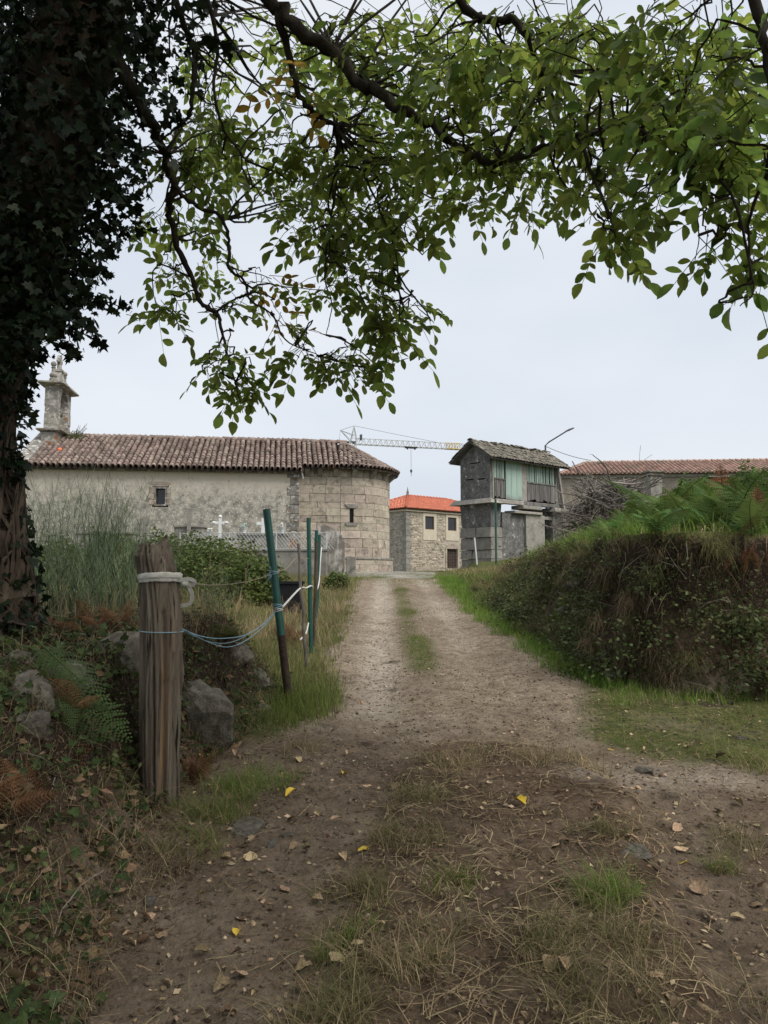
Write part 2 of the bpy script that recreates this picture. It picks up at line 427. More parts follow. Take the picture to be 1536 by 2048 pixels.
def right_top(x, y):
    near = np.interp(y, [6, 10, 13, 17, 20, 23, 26, 30, 34, 38, 50], [1.84, 1.95, 2.0, 1.95, 1.86, 1.70, 1.58, 1.55, 1.7, 2.1, 2.6])
    top = near + (0.02 + 0.05 * sstep((y - 14) / 8)) * np.clip(x - np.interp(y, [14, 20, 34], [2, 3.3, 3.6]), 0, 12) + 0.10 * (fbm(x, y, 0.8, 3, 44) - 0.5)
    low = np.minimum(top, 1.58 + 0.002 * y)
    k = sstep((x - 0.098 * y + 0.2) / 1.1)
    return np.where(y > 24, low + (top - low) * np.maximum(k, 1 - sstep((y - 24) / 3)), top)
def mound(x, y):
    """the grassy hump left between the tracks in the foreground"""
    w = 0.25 * (fbm(x, y, 2.2, 3, 50) - 0.5)
    xl = np.interp(y, [0, 2.4, 2.85, 3.4, 4.3, 5.6], [-0.2, -0.2, -0.22, -0.10, 0.03, 0.36]) + w
    xr = np.interp(y, [0, 2.4, 3.2, 4.45, 5.4, 5.8], [1.0, 1.02, 1.18, 1.36, 1.0, 0.7]) + w
    return sstep((x - xl) / 0.22 + .4) * sstep((xr - x) / 0.22 + .4) * sstep((5.5 + 2 * w - y) / 0.4 + .3) * sstep((y + 1) / 1)
def ground_z(x, y, fine=True):
    x, y = np.asarray(x, float), np.asarray(y, float)
    b = base_z(y)
    z = b + 0.06 * mound(x, y)
    rut = np.exp(-((x + 0.02) / 0.24) ** 2) + np.exp(-((x - 1.12) / 0.26) ** 2)
    z = z - 0.045 * rut * sstep((y - 5.0) / 2) * (1 - sstep((y - 22) / 5))
    d = left_toe(y) - x + 0.28 * (fbm(x, y, 1.1, 3, 30) - 0.5)
    st = sstep(d / left_run(y))
    z = z + st * left_rise(y) * (0.85 + 0.3 * fbm(x, y, 1.3, 2, 31))
    z = z + np.clip(-2.5 - x, 0, 40) * 0.012 * (y > -2)
    rd = right_d(x, y)
    rs = rise(rd / right_run(y))
    z = z + rs * np.maximum(right_top(x, y) - z, 0.0)
    if fine:
        near = np.clip((14 - np.abs(y)) / 10, 0.15, 1)
        z = z + near * (0.035 * (fbm(x, y, 1.6, 3, 10) - 0.5) + 0.026 * (fbm(x, y, 6, 3, 11) - 0.5) + 0.020 * (vn(x, y, 20, 12) - 0.5) + 0.012 * (vn(x, y, 42, 14) - 0.5))
        z = z + (st * (1 - st) * 4) * 0.10 * (fbm(x, y, 4, 2, 13) - 0.5) + (rs * (1 - rs) * 4) * 0.22 * (fbm(x, y, 3, 3, 15) - 0.5)
    return z
def gz(x, y): return float(ground_z(np.array([x]), np.array([y]))[0])
def hit(px, py, ymax=60):
    """where the line of sight through a pixel meets the ground"""
    d = ray(px, py); d = d / d[1]
    ys = np.linspace(1.2, ymax, 4000)
    zz = EYE + d[2] * ys
    g = ground_z(d[0] * ys, ys)
    i = np.argmax(zz <= g)
    if zz[i] > g[i]: i = len(ys) - 1
    return Vector((d[0] * ys[i], ys[i], g[i]))
def grassy(x, y):
    """how much turf covers the ground (1 = verge, 0 = bare track)"""
    n = fbm(x, y, 1.3, 4, 20)
    lv = sstep((left_toe(y) + 0.42 + 0.5 * (n - 0.5) - x) / 0.35) * sstep((y - 4.9) / 1.3)
    rv = sstep((x - np.interp(y, [6, 9, 13, 20, 27], [2.3, 1.85, 1.55, 1.45, 1.5]) + 0.5 * (n - 0.5)) / 0.4) * sstep((y - 7) / 2)
    ct = np.exp(-((x - 0.42 - 0.1 * (n - .5)) / 0.26) ** 2) * sstep((y - 7.2) / 1.5) * (1 - sstep((y - 19) / 4)) * (0.25 + 0.95 * n)
    rr = sstep((x - 1.15 - 0.25 * np.abs(y - 5.8)) / 0.6) * sstep((y - 4.6) / 0.9) * (1 - sstep((y - 7.4) / 0.8)) * (0.5 + n)
    cr = sstep((y - 21) / 3) * (0.9 * n) * (y < 29)
    return np.clip(np.maximum.reduce([lv, rv, ct, 0.8 * rr, cr]), 0, 1)
def build_ground():
    def grow(a, end, step, f=1.28):
        out = []
        v, s = a, step
        while abs(v) < abs(end):
            s *= f; v += s if end > a else -s
            out.append(v)
        return out
    xs = np.arange(-3.6, 4.61, 0.037)
    xs = np.array(sorted(grow(-3.6, -600, 0.05)) + list(xs) + grow(4.6, 600, 0.05))
    ys = list(np.arange(-6, 1.5, 0.3)) + list(np.arange(1.5, 7.6, 0.034)) + list(np.arange(7.6, 14, 0.06)) + list(np.arange(14, 30, 0.16))
    ys = np.array(sorted(grow(-6, -300, 0.4)) + ys + grow(30, 700, 0.25))
    X, Y = np.meshgrid(xs, ys)
    Z = ground_z(X, Y)
    nx, ny = len(xs), len(ys)
    V = np.stack([X, Y, Z], -1).reshape(-1, 3)
    i = np.arange(ny - 1)[:, None] * nx + np.arange(nx - 1)[None]
    F = np.stack([i, i + 1, i + nx + 1, i + nx], -1).reshape(-1, 4)
    me = npmesh('ground', V, [F], smooth=True)
    g = grassy(X, Y)
    d = left_toe(Y) - X
    st = sstep(d / left_run(Y)); rs = rise(right_d(X, Y) / right_run(Y))
    field = np.maximum(st * (Y > 6.5), (rs > 0.97) | ((rs > 0.05) & (Y > 19))).astype(float)
    g = np.maximum(g * (rs < 0.05), field * 0.9)
    n = fbm(X, Y, 0.9, 3, 25)
    track = sstep((Y - 4.6 + 1.5 * (n - 0.5)) / 1.6) * (1 - st) * (rs < 0.2)
    rr = np.exp(-((Y - 4.75 - 0.12 * (X - 1.2)) / 0.5) ** 2) * sstep((X - 0.6) / 0.6) * 0.8
    track = np.clip(np.maximum(track, rr), 0, 1) * np.clip(0.75 + 0.6 * (n - 0.4), 0, 1)
    pale = np.maximum(np.exp(-((X + 0.05) / 0.30) ** 2) * sstep((Y - 5.6) / 1.2), 0.75 * np.exp(-((X - 1.1) / 0.28) ** 2) * sstep((Y - 8) / 3)) * (0.45 + 0.8 * n)
    side = (1 - mound(X, Y)) * (Y < 6.2) * (Y > 0.5) * (1 - st) * (rs < .1) * (0.35 + 0.7 * fbm(X, Y, 2.5, 3, 51))
    track = np.maximum(track * (1 - 0.75 * mound(X, Y)), 0.55 * side)
    pale = np.clip(np.maximum(pale, rr * 0.62), 0, 1)
    slab = sstep((Y - 23.5 + 2 * (n - .5)) / 1.5) * (1 - st) * (np.abs(X - 0.3) < 3.5) * (right_d(X, Y) < 0.0)
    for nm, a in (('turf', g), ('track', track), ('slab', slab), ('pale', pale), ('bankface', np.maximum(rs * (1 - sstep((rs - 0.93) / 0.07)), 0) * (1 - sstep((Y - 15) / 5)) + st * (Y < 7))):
        at_ = me.attributes.new(nm, 'FLOAT', 'POINT')
        at_.data.foreach_set('value', np.clip(a, 0, 1).astype(np.float32).ravel())
    m = mat('earth_and_turf', [(0.3, (0.062, 0.041, 0.027)), (0.5, (0.118, 0.082, 0.055)), (0.72, (0.20, 0.146, 0.103))], 5, bump=2.0, bscale=30, rough=0.95, spec=0.04,
            layers=[(((0.185, 0.142, 0.102), (0.335, 0.275, 0.205), 7.0), 'track', 0.15, 0.85, 'attr', 3.0, 0.5),
                    (((0.29, 0.245, 0.19), (0.45, 0.39, 0.315), 9.0), 'pale', 0.25, 0.85, 'attr', 5.0, 0.6),
                    (((0.27, 0.25, 0.22), (0.40, 0.375, 0.33), 4.0), 'slab', 0.35, 0.65, 'attr', 2.5, 0.7),
                    (((0.050, 0.068, 0.020), (0.125, 0.125, 0.045), 9.0), 'turf', 0.30, 0.75, 'attr', 7.0, 0.7),
                    ((0.034, 0.025, 0.018), 'bankface', 0.2, 0.6, 'attr', 3.0, 0.4),  # dark bank earth, deepened further to carry the shade of the face
                    ((0.055, 0.040, 0.030), 3.5, 0.60, 0.74, 'noise'),
                    ((0.050, 0.037, 0.027), 24.0, 0.56, 0.68, 'noise'),
                    ((0.25, 0.19, 0.138), 40.0, 0.56, 0.80, 'noise'),
                    ((0.075, 0.055, 0.040), 60.0, 0.56, 0.80, 'noise')])
    o = link('ground', me, m)
    tag(o, 'bare brown earth of the rutted farm track with grassy verges', 'ground', kind='structure')
    return o
build_ground()
# ------------------------------------------------------------------ curved clay tile, shared by all old roofs
def tile_mesh(name, L=0.42, w0=0.105, w1=0.085, rise=0.105, th=0.024, n=6):
    """barrel tile along +y (up the slope), wide end down at y=0"""
    V, F = [], []
    for (y, w, lift) in ((0, w0, 0.034), (L, w1, 0.0)):
        for t in (0, th):
            for k in range(n + 1):
                a = math.pi * k / n
                V.append(((w - t) * math.cos(a), y, lift + (rise - t) * math.sin(a)))
    m = n + 1
    for k in range(n):
        F.append((k, k + 1, 2 * m + k + 1, 2 * m + k))
        F.append((m + k + 1, m + k, k, k + 1)[::-1])
        F.append((m + k, 3 * m + k, 3 * m + k + 1, m + k + 1))
    me = bpy.data.meshes.new(name); me.from_pydata(V, [], F); me.update()
    return me, np.array(V), F
TILE_ME, TILE_V, TILE_F = tile_mesh('clay_tile', 0.42, 0.092, 0.074)
TILE_ME.materials.append(MT['tile_old'])
def join_tiles(mats, V=TILE_V, F=TILE_F):
    VV, FF = [], {3: [], 4: []}
    nv = len(V); H = np.c_[V, np.ones(nv)]
    A = np.array([np.array(m) for m in mats])
    P = np.einsum('nij,vj->nvi', A, H)[:, :, :3].reshape(-1, 3)
    f4 = np.array(F)
    FA = (np.arange(len(mats))[:, None, None] * nv + f4[None]).reshape(-1, 4)
    return P, [FA]
def frame(o, xv, yv, zv):
    return Matrix(((xv[0], yv[0], zv[0], o[0]), (xv[1], yv[1], zv[1], o[1]), (xv[2], yv[2], zv[2], o[2]), (0, 0, 0, 1)))

# ------------------------------------------------------------------ the church
CH_A = R(7.7)
CH = thing('church', 'old stone church with round ashlar apse, plastered nave and tiled roof', 'church', (-3.21, 29.0, 1.6), CH_A)
RY, RZ, EY, EZ = 2.6, 5.35, -0.3, 3.80          # ridge and nave eave (across, height)
SL = (RZ - EZ) / (RY - EY)
AX, AR = 1.6, 2.2                                # apse centre along the axis, radius
NW = -10.05                                      # west end of the nave
def build_church():
    rnd = random.Random(11)
    # nave wall with a real window opening
    wx0, wx1, wz0, wz1 = -5.27, -4.93, 2.50, 3.09
    m = MB()
    m.box(NW, wx0 - 0.12, 0.0, 0.6, -0.3, 3.72); m.box(wx1 + 0.12, -0.34, 0.0, 0.6, -0.3, 3.72)
    m.box(wx0 - 0.12, wx1 + 0.12, 0.0, 0.6, -0.3, wz0 - 0.10); m.box(wx0 - 0.12, wx1 + 0.12, 0.0, 0.6, wz1 + 0.12, 3.72)
    m.box(NW, NW + 0.6, 0.6, 4.6, -0.3, 3.72); m.box(NW, -0.34, 4.6, 5.2, -0.3, 3.72); m.box(-0.94, -0.34, 0.6, 4.6, -0.3, 3.72)
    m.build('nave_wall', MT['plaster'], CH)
    MB().box(wx0 - 0.13, wx1 + 0.13, 0.42, 0.5, wz0 - 0.12, wz1 + 0.14).build('interior_shade', MT['void'], CH)
    win = MB()
    win.box(wx0 - 0.055, wx0, -0.015, 0.3, wz0 - 0.055, wz1 + 0.055); win.box(wx1, wx1 + 0.055, -0.015, 0.3, wz0 - 0.055, wz1 + 0.055)
    win.box(wx0, wx1, -0.014, 0.3, wz0 - 0.055, wz0); win.box(wx0, wx1, -0.014, 0.3, wz1, wz1 + 0.055)
    w = win.build('window', MT['granite_dark'], CH)
    MB().box(wx0, wx1, 0.22, 0.24, wz0, wz1).build('pane', MT['glass'], w)
    # dressed stones round the window, just proud of the plaster
    g = 0.008
    blocks = [(wx0 - 0.25, wx1 + 0.20, wz1 + 0.13, wz1 + 0.27), (wx0 - 0.14, wx1 + 0.10, wz1 + 0.06, wz1 + 0.125)]
    for z0, z1 in ((wz0 - 0.02, wz0 + 0.17), (wz0 + 0.17, wz0 + 0.40), (wz0 + 0.40, wz1 + 0.06)):
        blocks += [(wx0 - 0.25, wx0 - 0.06, z0, z1), (wx1 + 0.06, wx1 + 0.22, z0, z1)]
    for k, (a, b, c, d) in enumerate(blocks):
        MB().cbox(a + g, b - g, -0.012 - 0.003 * (k % 3), 0.10, c + g, d - g, 0.008).build('block', MT['ashlar'], CH)
    # corner quoins of the nave
    z = -0.2; k = 0
    while z < 3.68:
        h = min(rnd.uniform(0.28, 0.40), 3.72 - z)
        MB().cbox(-0.335 - (0.12 if k % 2 else 0), 0.0, -0.022, 0.6, z + 0.006, z + h - 0.006, 0.01).build('block', MT['granite_dark'], CH)
        z += h; k += 1
    # ashlar of chancel (straight) and apse (round): blocks laid course by course
    zs = [3.69, 3.36, 3.03, 2.70, 2.46, 2.18, 1.91, 1.61, 1.31, 0.95, 0.575]
    s_end = AX + AR * math.pi * 0.78
    def pos(s, off, z):
        if s <= AX: return (s, RY - AR - off, z)
        t = (s - AX) / AR
        return (AX + (AR + off) * math.sin(t), RY - (AR + off) * math.cos(t), z)
    th0 = R(11.5); s_win = AX + AR * th0
    def block(s0, s1, z0, z1, off=0.0, name='block', mt='ashlar', depth=0.22):
        g, c = 0.0035, 0.007
        n = 1 if s1 <= AX else max(1, int((s1 - s0) / 0.16))
        S = [s0 + g + (s1 - s0 - 2 * g) * k / n for k in range(n + 1)]
        Sf = list(S); Sf[0] += c; Sf[-1] -= c
        V, F = [], []
        for k in range(n + 1):
            V += [pos(S[k], -depth, z0 + g), pos(S[k], off - c, z0 + g), pos(Sf[k], off, z0 + g + c), pos(Sf[k], off, z1 - g - c), pos(S[k], off - c, z1 - g), pos(S[k], -depth, z1 - g)]
        for k in range(n):
            for j in range(6):
                F.append((k * 6 + j, (k + 1) * 6 + j, (k + 1) * 6 + (j + 1) % 6, k * 6 + (j + 1) % 6))
        F += [(5, 4, 3, 2, 1, 0), tuple(n * 6 + j for j in range(6))]
        me = bpy.data.meshes.new(name); me.from_pydata(V, [], F); me.update()
        return link(name, me, MT[mt], CH)
    for ci in range(len(zs) - 1):
        z1, z0 = zs[ci], zs[ci + 1]
        cuts = [0.0]
        # a running vertical joint where the straight part meets the round one
        while cuts[-1] < AX - 0.05:
            c = cuts[-1] + rnd.uniform(0.38, 0.72)
            cuts.append(AX if c > AX - 0.3 else c)
        while cuts[-1] < s_end:
            cuts.append(cuts[-1] + rnd.uniform(0.42, 0.98))
        zc = (z0 + z1) / 2
        slit = 1.93 < zc < 2.50
        if slit:
            a, b = s_win - 0.075, s_win + 0.075
            cuts = [c for c in cuts if not (a - 0.28 < c < b + 0.28)] + [a, b]
            cuts.sort()
        for s0, s1 in zip(cuts[:-1], cuts[1:]):
            if slit and abs((s0 + s1) / 2 - s_win) < 0.05: continue
            block(s0, s1, z0, z1, rnd.uniform(-0.012, 0.012))
    # plinth: a chamfered ledge and two courses below
    for z0, z1, off in ((0.29, 0.50, 0.13), (-0.05, 0.29, 0.15)):
        s = 0.35
        while s < s_end:
            e = s + rnd.uniform(0.55, 1.0); block(s, e, z0, z1, off + rnd.uniform(-0.01, 0.01)); s = e
    s = 0.35
    while s < s_end:
        e = s + rnd.uniform(0.6, 1.0); block(s, e, 0.50, 0.585, 0.16, 'ledge_stone', 'stone_base'); s = e
    # mortar core behind the blocks
    core = MB()
    n = 26; S = [s_end * k / n for k in range(n + 1)]
    P = [pos(s, -0.03, -0.3) for s in S]
    V = [(0, RY, -0.3)] + P; V2 = [(v[0], v[1], 3.72) for v in V]; q = len(V)
    core.add(V + V2, [(k, k + 1, q + k + 1, q + k) for k in range(1, q - 1)] + [tuple(range(q, 2 * q)), (0, 1, q + 1, q), (q - 1, 0, q, 2 * q - 1)])
    co = core.build('mortar_core', MT['mortar'], CH)
    # slit window: near-black block before the core paints the recess shade, carved hood above, sill below
    def tang(t, u, off, z): # local point around angle t with sideways u
        return (AX + (AR + off) * math.sin(t) + u * math.cos(t), RY - (AR + off) * math.cos(t) + u * math.sin(t), z)
    def tbox(t, u0, u1, o0, o1, z0, z1, du=0.0):
        return [tang(t, u0 + du, o1, z0), tang(t, u1 - du, o1, z0), tang(t, u1 - du, o0, z0), tang(t, u0 + du, o0, z0),
                tang(t, u0, o1, z1), tang(t, u1, o1, z1), tang(t, u1, o0, z1), tang(t, u0, o0, z1)]
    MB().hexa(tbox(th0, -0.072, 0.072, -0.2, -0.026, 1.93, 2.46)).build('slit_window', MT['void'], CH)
    MB().hexa(tbox(th0, -0.30, 0.30, -0.05, 0.05, 2.49, 2.635, 0.15)).build('window_hood', MT['stone_base'], CH)
    MB().hexa(tbox(th0, -0.26, 0.26, -0.05, 0.035, 1.80, 1.905, 0.05)).build('window_sill', MT['stone_base'], CH)
    # corbels and the stones between, eave slab
    ss = [0.30, 0.80, 1.40] + [AX + AR * R(a) for a in (13, 34, 55, 76, 98)]
    for s in ss:
        t = max(0.0, (s - AX) / AR)
        def q(u, off, z):
            if s <= AX: return (s + u, RY - AR - off, z)
            return tang(t, u, off, z)
        prof = [(-0.1, 3.71), (0.03, 3.71), (0.12, 3.80), (0.27, 3.93), (0.27, 4.0), (-0.1, 4.0)]
        V = [q(-0.085, o, z) for o, z in prof] + [q(0.085, o, z) for o, z in prof]; k = len(prof)
        MB().add(V, [tuple(range(k))[::-1], tuple(range(k, 2 * k))] + [(i, (i + 1) % k, k + (i + 1) % k, k + i) for i in range(k)]).build('corbel', MT['stone_base'], CH)
    s = 0.0
    while s < s_end:
        e = s + rnd.uniform(0.5, 0.8); block(s, e, 3.695, 3.99, -0.02); s = e
    s = 0.03
    while s < s_end:
        e = s + rnd.uniform(0.8, 1.2); block(s, e, 3.995, 4.065, 0.24, 'eave_slab', 'granite_dark'); s = e
    MB().box(NW, 0.02, -0.16, 0.3, 3.722, 3.81).build('cornice', MT['granite_dark'], CH)
    # raking gable coping at the west end, gable wall below
    def rake(x0, x1, dz0, dz1):
        return [(x0, EY - 0.1, EZ + dz0), (x1, EY - 0.1, EZ + dz0), (x1, RY, RZ + dz0), (x0, RY, RZ + dz0),
                (x0, EY - 0.1, EZ + dz1), (x1, EY - 0.1, EZ + dz1), (x1, RY, RZ + dz1), (x0, RY, RZ + dz1)]
    MB().hexa(rake(NW - 0.12, NW + 0.38, -0.06, 0.22)).build('gable_coping', MT['granite_dark'], CH)
    MB().prism([(0.0, 3.72), (5.2, 3.72), (RY, RZ - 0.12)], 0, NW, NW + 0.5).build('gable_wall', MT['granite_dark'], CH)
    # ---- roof
    roof = MB()
    apx = 1.75
    def rp(x, y, dz=0.0): return (x, y, EZ + (y - EY) * SL + dz)
    cz = EZ + (0.08 - EY) * SL
    roof.add([rp(NW + .3, EY, -.03), rp(0.05, EY, -.03), rp(0.05, RY, -.03), rp(NW + .3, RY, -.03)], [(0, 1, 2, 3)])
    roof.add([rp(0.05, 0.08, -.03), rp(AX, 0.08, -.03), rp(apx, RY, -.03), rp(0.05, RY, -.03)], [(0, 1, 2, 3)])
    roof.add([(NW + .3, RY, RZ - .03), (apx, RY, RZ - .03), (apx, 2 * RY + .3, EZ), (NW + .3, 2 * RY + .3, EZ)], [(0, 1, 2, 3)])
    ER = RY - 0.08                                # eave circle of the apse roof
    ez_a = cz
    fan = [(apx, RY, RZ - .03)] + [(AX + ER * math.sin(t), RY - ER * math.cos(t), ez_a - .03) for t in np.linspace(0, math.pi, 25)]
    roof.add(fan, [(0, k, k + 1) for k in range(1, 25)])
    ro = roof.build('roof', MT['tile_dark'], CH)
    nrm = Vector((0, -SL, 1)).normalized(); up = Vector((0, 1, SL)).normalized(); xv = Vector((1, 0, 0))
    tiles, chan = [], []
    pitch, ex = 0.205, 0.285
    nrows = int(round((RY - EY) * math.hypot(1, SL) / ex)) + 1
    x = NW + 0.42; col = 0
    while x < AX + 0.02:
        y0 = EY - 0.05 if x < 0.06 else 0.02
        j = 0
        dx = 0
        while True:
            yy = y0 + j * ex / math.hypot(1, SL)
            if yy > RY - 0.1: break
            dx += rnd.uniform(-0.006, 0.006)
            a = rnd.uniform(-0.05, 0.05); b = rnd.uniform(-0.02, 0.03)
            xa = (xv * math.cos(a) + up * math.sin(a)); ya = (up * math.cos(a) - xv * math.sin(a)) + nrm * b
            o = Vector(rp(x + dx, yy)) + nrm * (0.035 + rnd.uniform(0, 0.012))
            tiles.append(frame(o, xa * rnd.uniform(0.95, 1.05), ya, nrm))
            o2 = Vector(rp(x + pitch / 2, yy + 0.02)) + nrm * 0.055
            chan.append(frame(o2, xa, ya, -nrm * 0.8))
            j += 1
        x += pitch * rnd.uniform(0.97, 1.03); col += 1
    # apse tiles: columns fan out from the apex
    for row in range(9):
        f = 1 - row * 0.285 / math.hypot(ER, RZ - ez_a)
        if f < 0.12: break
        rad = ER * f + 0.04
        nc = max(3, int(math.pi * rad / 0.205))
        for k in range(nc + 1):
            t = math.pi * 0.95 * (k + 0.5 * (row % 2) * 0 + rnd.uniform(-0.12, 0.12)) / nc
            c = Vector((apx + (AX - apx) * f, RY, 0))
            out = Vector((math.sin(t), -math.cos(t), 0))
            o = c + out * rad; o.z = ez_a + (RZ - ez_a) * (1 - f) - 0.012
            u = (Vector((apx, RY, RZ)) - Vector((o.x, o.y, o.z))).normalized()
            tx = u.cross(Vector((0, 0, 1))).normalized(); nn = tx.cross(u).normalized()
            a = rnd.uniform(-0.07, 0.07)
            tx2 = tx * math.cos(a) + u * math.sin(a); u2 = u * math.cos(a) - tx * math.sin(a)
            tiles.append(frame(o + nn * rnd.uniform(0.04, 0.06), tx2, u2, nn))
            if rad > 0.6: chan.append(frame(o + nn * 0.06 + tx * 0.1, tx2, u2, -nn * 0.8))
    # the 300 nearest tiles are single pieces, the rest one joined part
    Wm = CH.matrix_basis
    cl = Matrix.Rotation(CH_A, 4, 'Z'); cl.translation = CH.location
    tiles.sort(key=lambda M_: (cl @ M_.translation - Vector((0, 0, EYE))).length)
    new_i = min(range(len(tiles)), key=lambda i: (tiles[i].translation - Vector((-9.0, 0.95, EZ + 1.25 * SL))).length)
    T0 = tiles.pop(new_i)
    tm = TILE_ME.copy(); tm.materials.clear()
    o = link('orange_tile', tm, MT['tile_new'], ro); o.matrix_basis = T0; o['label'] = 'single bright orange replacement tile'
    for M_ in tiles[:299]:
        o = link('tile', TILE_ME, None, ro); o.matrix_basis = M_
    P, F = join_tiles(tiles[299:])
    o = link('tile_rows', npmesh('tile_rows', P, F), MT['tile_old_s'], ro); o['kind'] = 'stuff'
    P, F = join_tiles(chan)
    o = link('channel_tiles', npmesh('channel_tiles', P, F), MT['tile_dark'], ro); o['kind'] = 'stuff'
    x = NW + 0.5
    while x < apx + 0.1:
        o = link('ridge_tile', TILE_ME, None, ro)
        o.matrix_basis = frame((x, RY, RZ + 0.03 + rnd.uniform(-0.01, 0.015)), Vector((0, 1.25, 0)), Vector((1, 0, 0.02)), Vector((0, 0, 1.2)))
        x += 0.36
    # downpipe stub where nave and chancel meet
    MB().tube([(0.05, -0.28, 3.83), (0.10, -0.12, 3.72), (0.14, 0.02, 3.55)], 0.03, 6).build('gutter_spout', MT['white_stone'], CH)
build_church()

def build_bell_gable():
    """bell wall standing on the west gable: piers, arch, cornices, pinnacles and cross"""
    y0, y1, x0, x1 = 1.66, 3.54, -9.78, -9.30
    zb = 5.02
    G = thing('bell_gable', 'small stone bell gable with pinnacles and cross on the church roof', 'bell tower', (0, 0, 0))
    G.matrix_basis = Matrix.Translation(CH.location) @ Matrix.Rotation(CH_A, 4, 'Z')
    gd = MT['belfry']
    MB().box(x0 - 0.06, x1 + 0.06, y0 - 0.10, y1 + 0.10, zb - 0.55, zb + 0.36).build('base', gd, G)
    def slab(name, z, over, h):
        m = MB(); a = over
        m.hexa([(x0 - .04, y0 - .04, z), (x1 + .04, y0 - .04, z), (x1 + .04, y1 + .04, z), (x0 - .04, y1 + .04, z),
                (x0 - a, y0 - a, z + h * 0.55), (x1 + a, y0 - a, z + h * 0.55), (x1 + a, y1 + a, z + h * 0.55), (x0 - a, y1 + a, z + h * 0.55)])
        m.box(x0 - a - 0.01, x1 + a + 0.01, y0 - a - 0.01, y1 + a + 0.01, z + h * 0.553, z + h)
        m.build(name, gd, G)
    slab('lower_cornice', zb + 0.363, 0.22, 0.13)
    z0, z1 = zb + 0.494, zb + 2.20
    py0, py1 = y0 + 0.42, y1 - 0.42
    # piers of separate stones
    rnd = random.Random(4)
    for (a, b) in ((y0, py0), (py1, y1)):
        z = z0
        while z < z1 - 0.55:
            h = min(rnd.uniform(0.18, 0.30), z1 - 0.53 - z)
            if z1 - 0.53 - (z + h) < 0.08: h = z1 - 0.53 - z
            j = rnd.uniform(-0.012, 0.012)
            mb = MB().hexa([(x0 + j, a + j, z + .004), (x1 + j, a + j, z + .004), (x1 + j, b, z + .004), (x0 + j, b, z + .004),
                            (x0 + j, a + j, z + h - .004), (x1 + j, a + j, z + h - .004), (x1 + j, b, z + h - .004), (x0 + j, b, z + h - .004)])
            mb.build('block', gd, G); z += h
    # arch head
    yc = (y0 + y1) / 2; ra = (py1 - py0) / 2; za = z1 - 0.526
    arc = [(yc + ra * math.cos(t), za + ra * math.sin(t)) for t in np.linspace(0, math.pi, 11)]
    m = MB(); V, F = [], []
    n = len(arc)
    for x in (x0, x1):
        for (yy, zz) in arc: V.append((x, yy, zz))
        for (yy, zz) in arc: V.append((x, y1 if yy > yc + ra * 0.7 else (y0 if yy < yc - ra * 0.7 else yy), z1))
    for k in range(n - 1):
        F += [(k, k + 1, n + k + 1, n + k), (2 * n + k + 1, 2 * n + k, 3 * n + k, 3 * n + k + 1), (k + 1, k, 2 * n + k, 2 * n + k + 1)]
    m.add(V, F)
    m.box(x0 + .001, x1 - .001, y0, py0, za, z1 - 0.001); m.box(x0 + .001, x1 - .001, py1, y1, za, z1 - 0.001)
    m.build('arch_head', gd, G)
    MB().box(x0 + 0.2, x1 - 0.2, py0 - 0.05, py1 + 0.05, z0 + 0.80, z0 + 0.90).build('bell_beam', MT['wood_grey'], G)
    slab('upper_cornice', z1 + 0.003, 0.24, 0.14)
    zt = z1 + 0.146
    for yy in (y0 + 0.16, y1 - 0.16):
        MB().lathe([(0.15, 0), (0.15, 0.16), (0.10, 0.20), (0.145, 0.27), (0.145, 0.33), (0.075, 0.42), (0.065, 0.58), (0.10, 0.61), (0.05, 0.64), (0.10, 0.70), (0.115, 0.76), (0.08, 0.83), (0.02, 0.86)], ((x0 + x1) / 2, yy, zt), 10).build('pinnacle', MT['stone_base'], G)
    m = MB()
    m.hexa([(x0 + .08, yc - .42, zt), (x1 - .08, yc - .42, zt), (x1 - .08, yc + .42, zt), (x0 + .08, yc + .42, zt),
            (x0 + .12, yc - .17, zt + .62), (x1 - .12, yc - .17, zt + .62), (x1 - .12, yc + .17, zt + .62), (x0 + .12, yc + .17, zt + .62)])
    m.box(x0 + .08, x1 - .08, yc - .21, yc + .21, zt + .623, zt + .71)
    m.build('pedestal', gd, G)
    xc = (x0 + x1) / 2
    m = MB()
    m.box(xc - .07, xc + .07, yc - .08, yc + .08, zt + .713, zt + 1.30); m.box(xc - .055, xc + .055, yc - .25, yc - .082, zt + 1.0, zt + 1.14); m.box(xc - .055, xc + .055, yc + .082, yc + .25, zt + 1.0, zt + 1.14)
    m.build('cross', gd, G)
build_bell_gable()
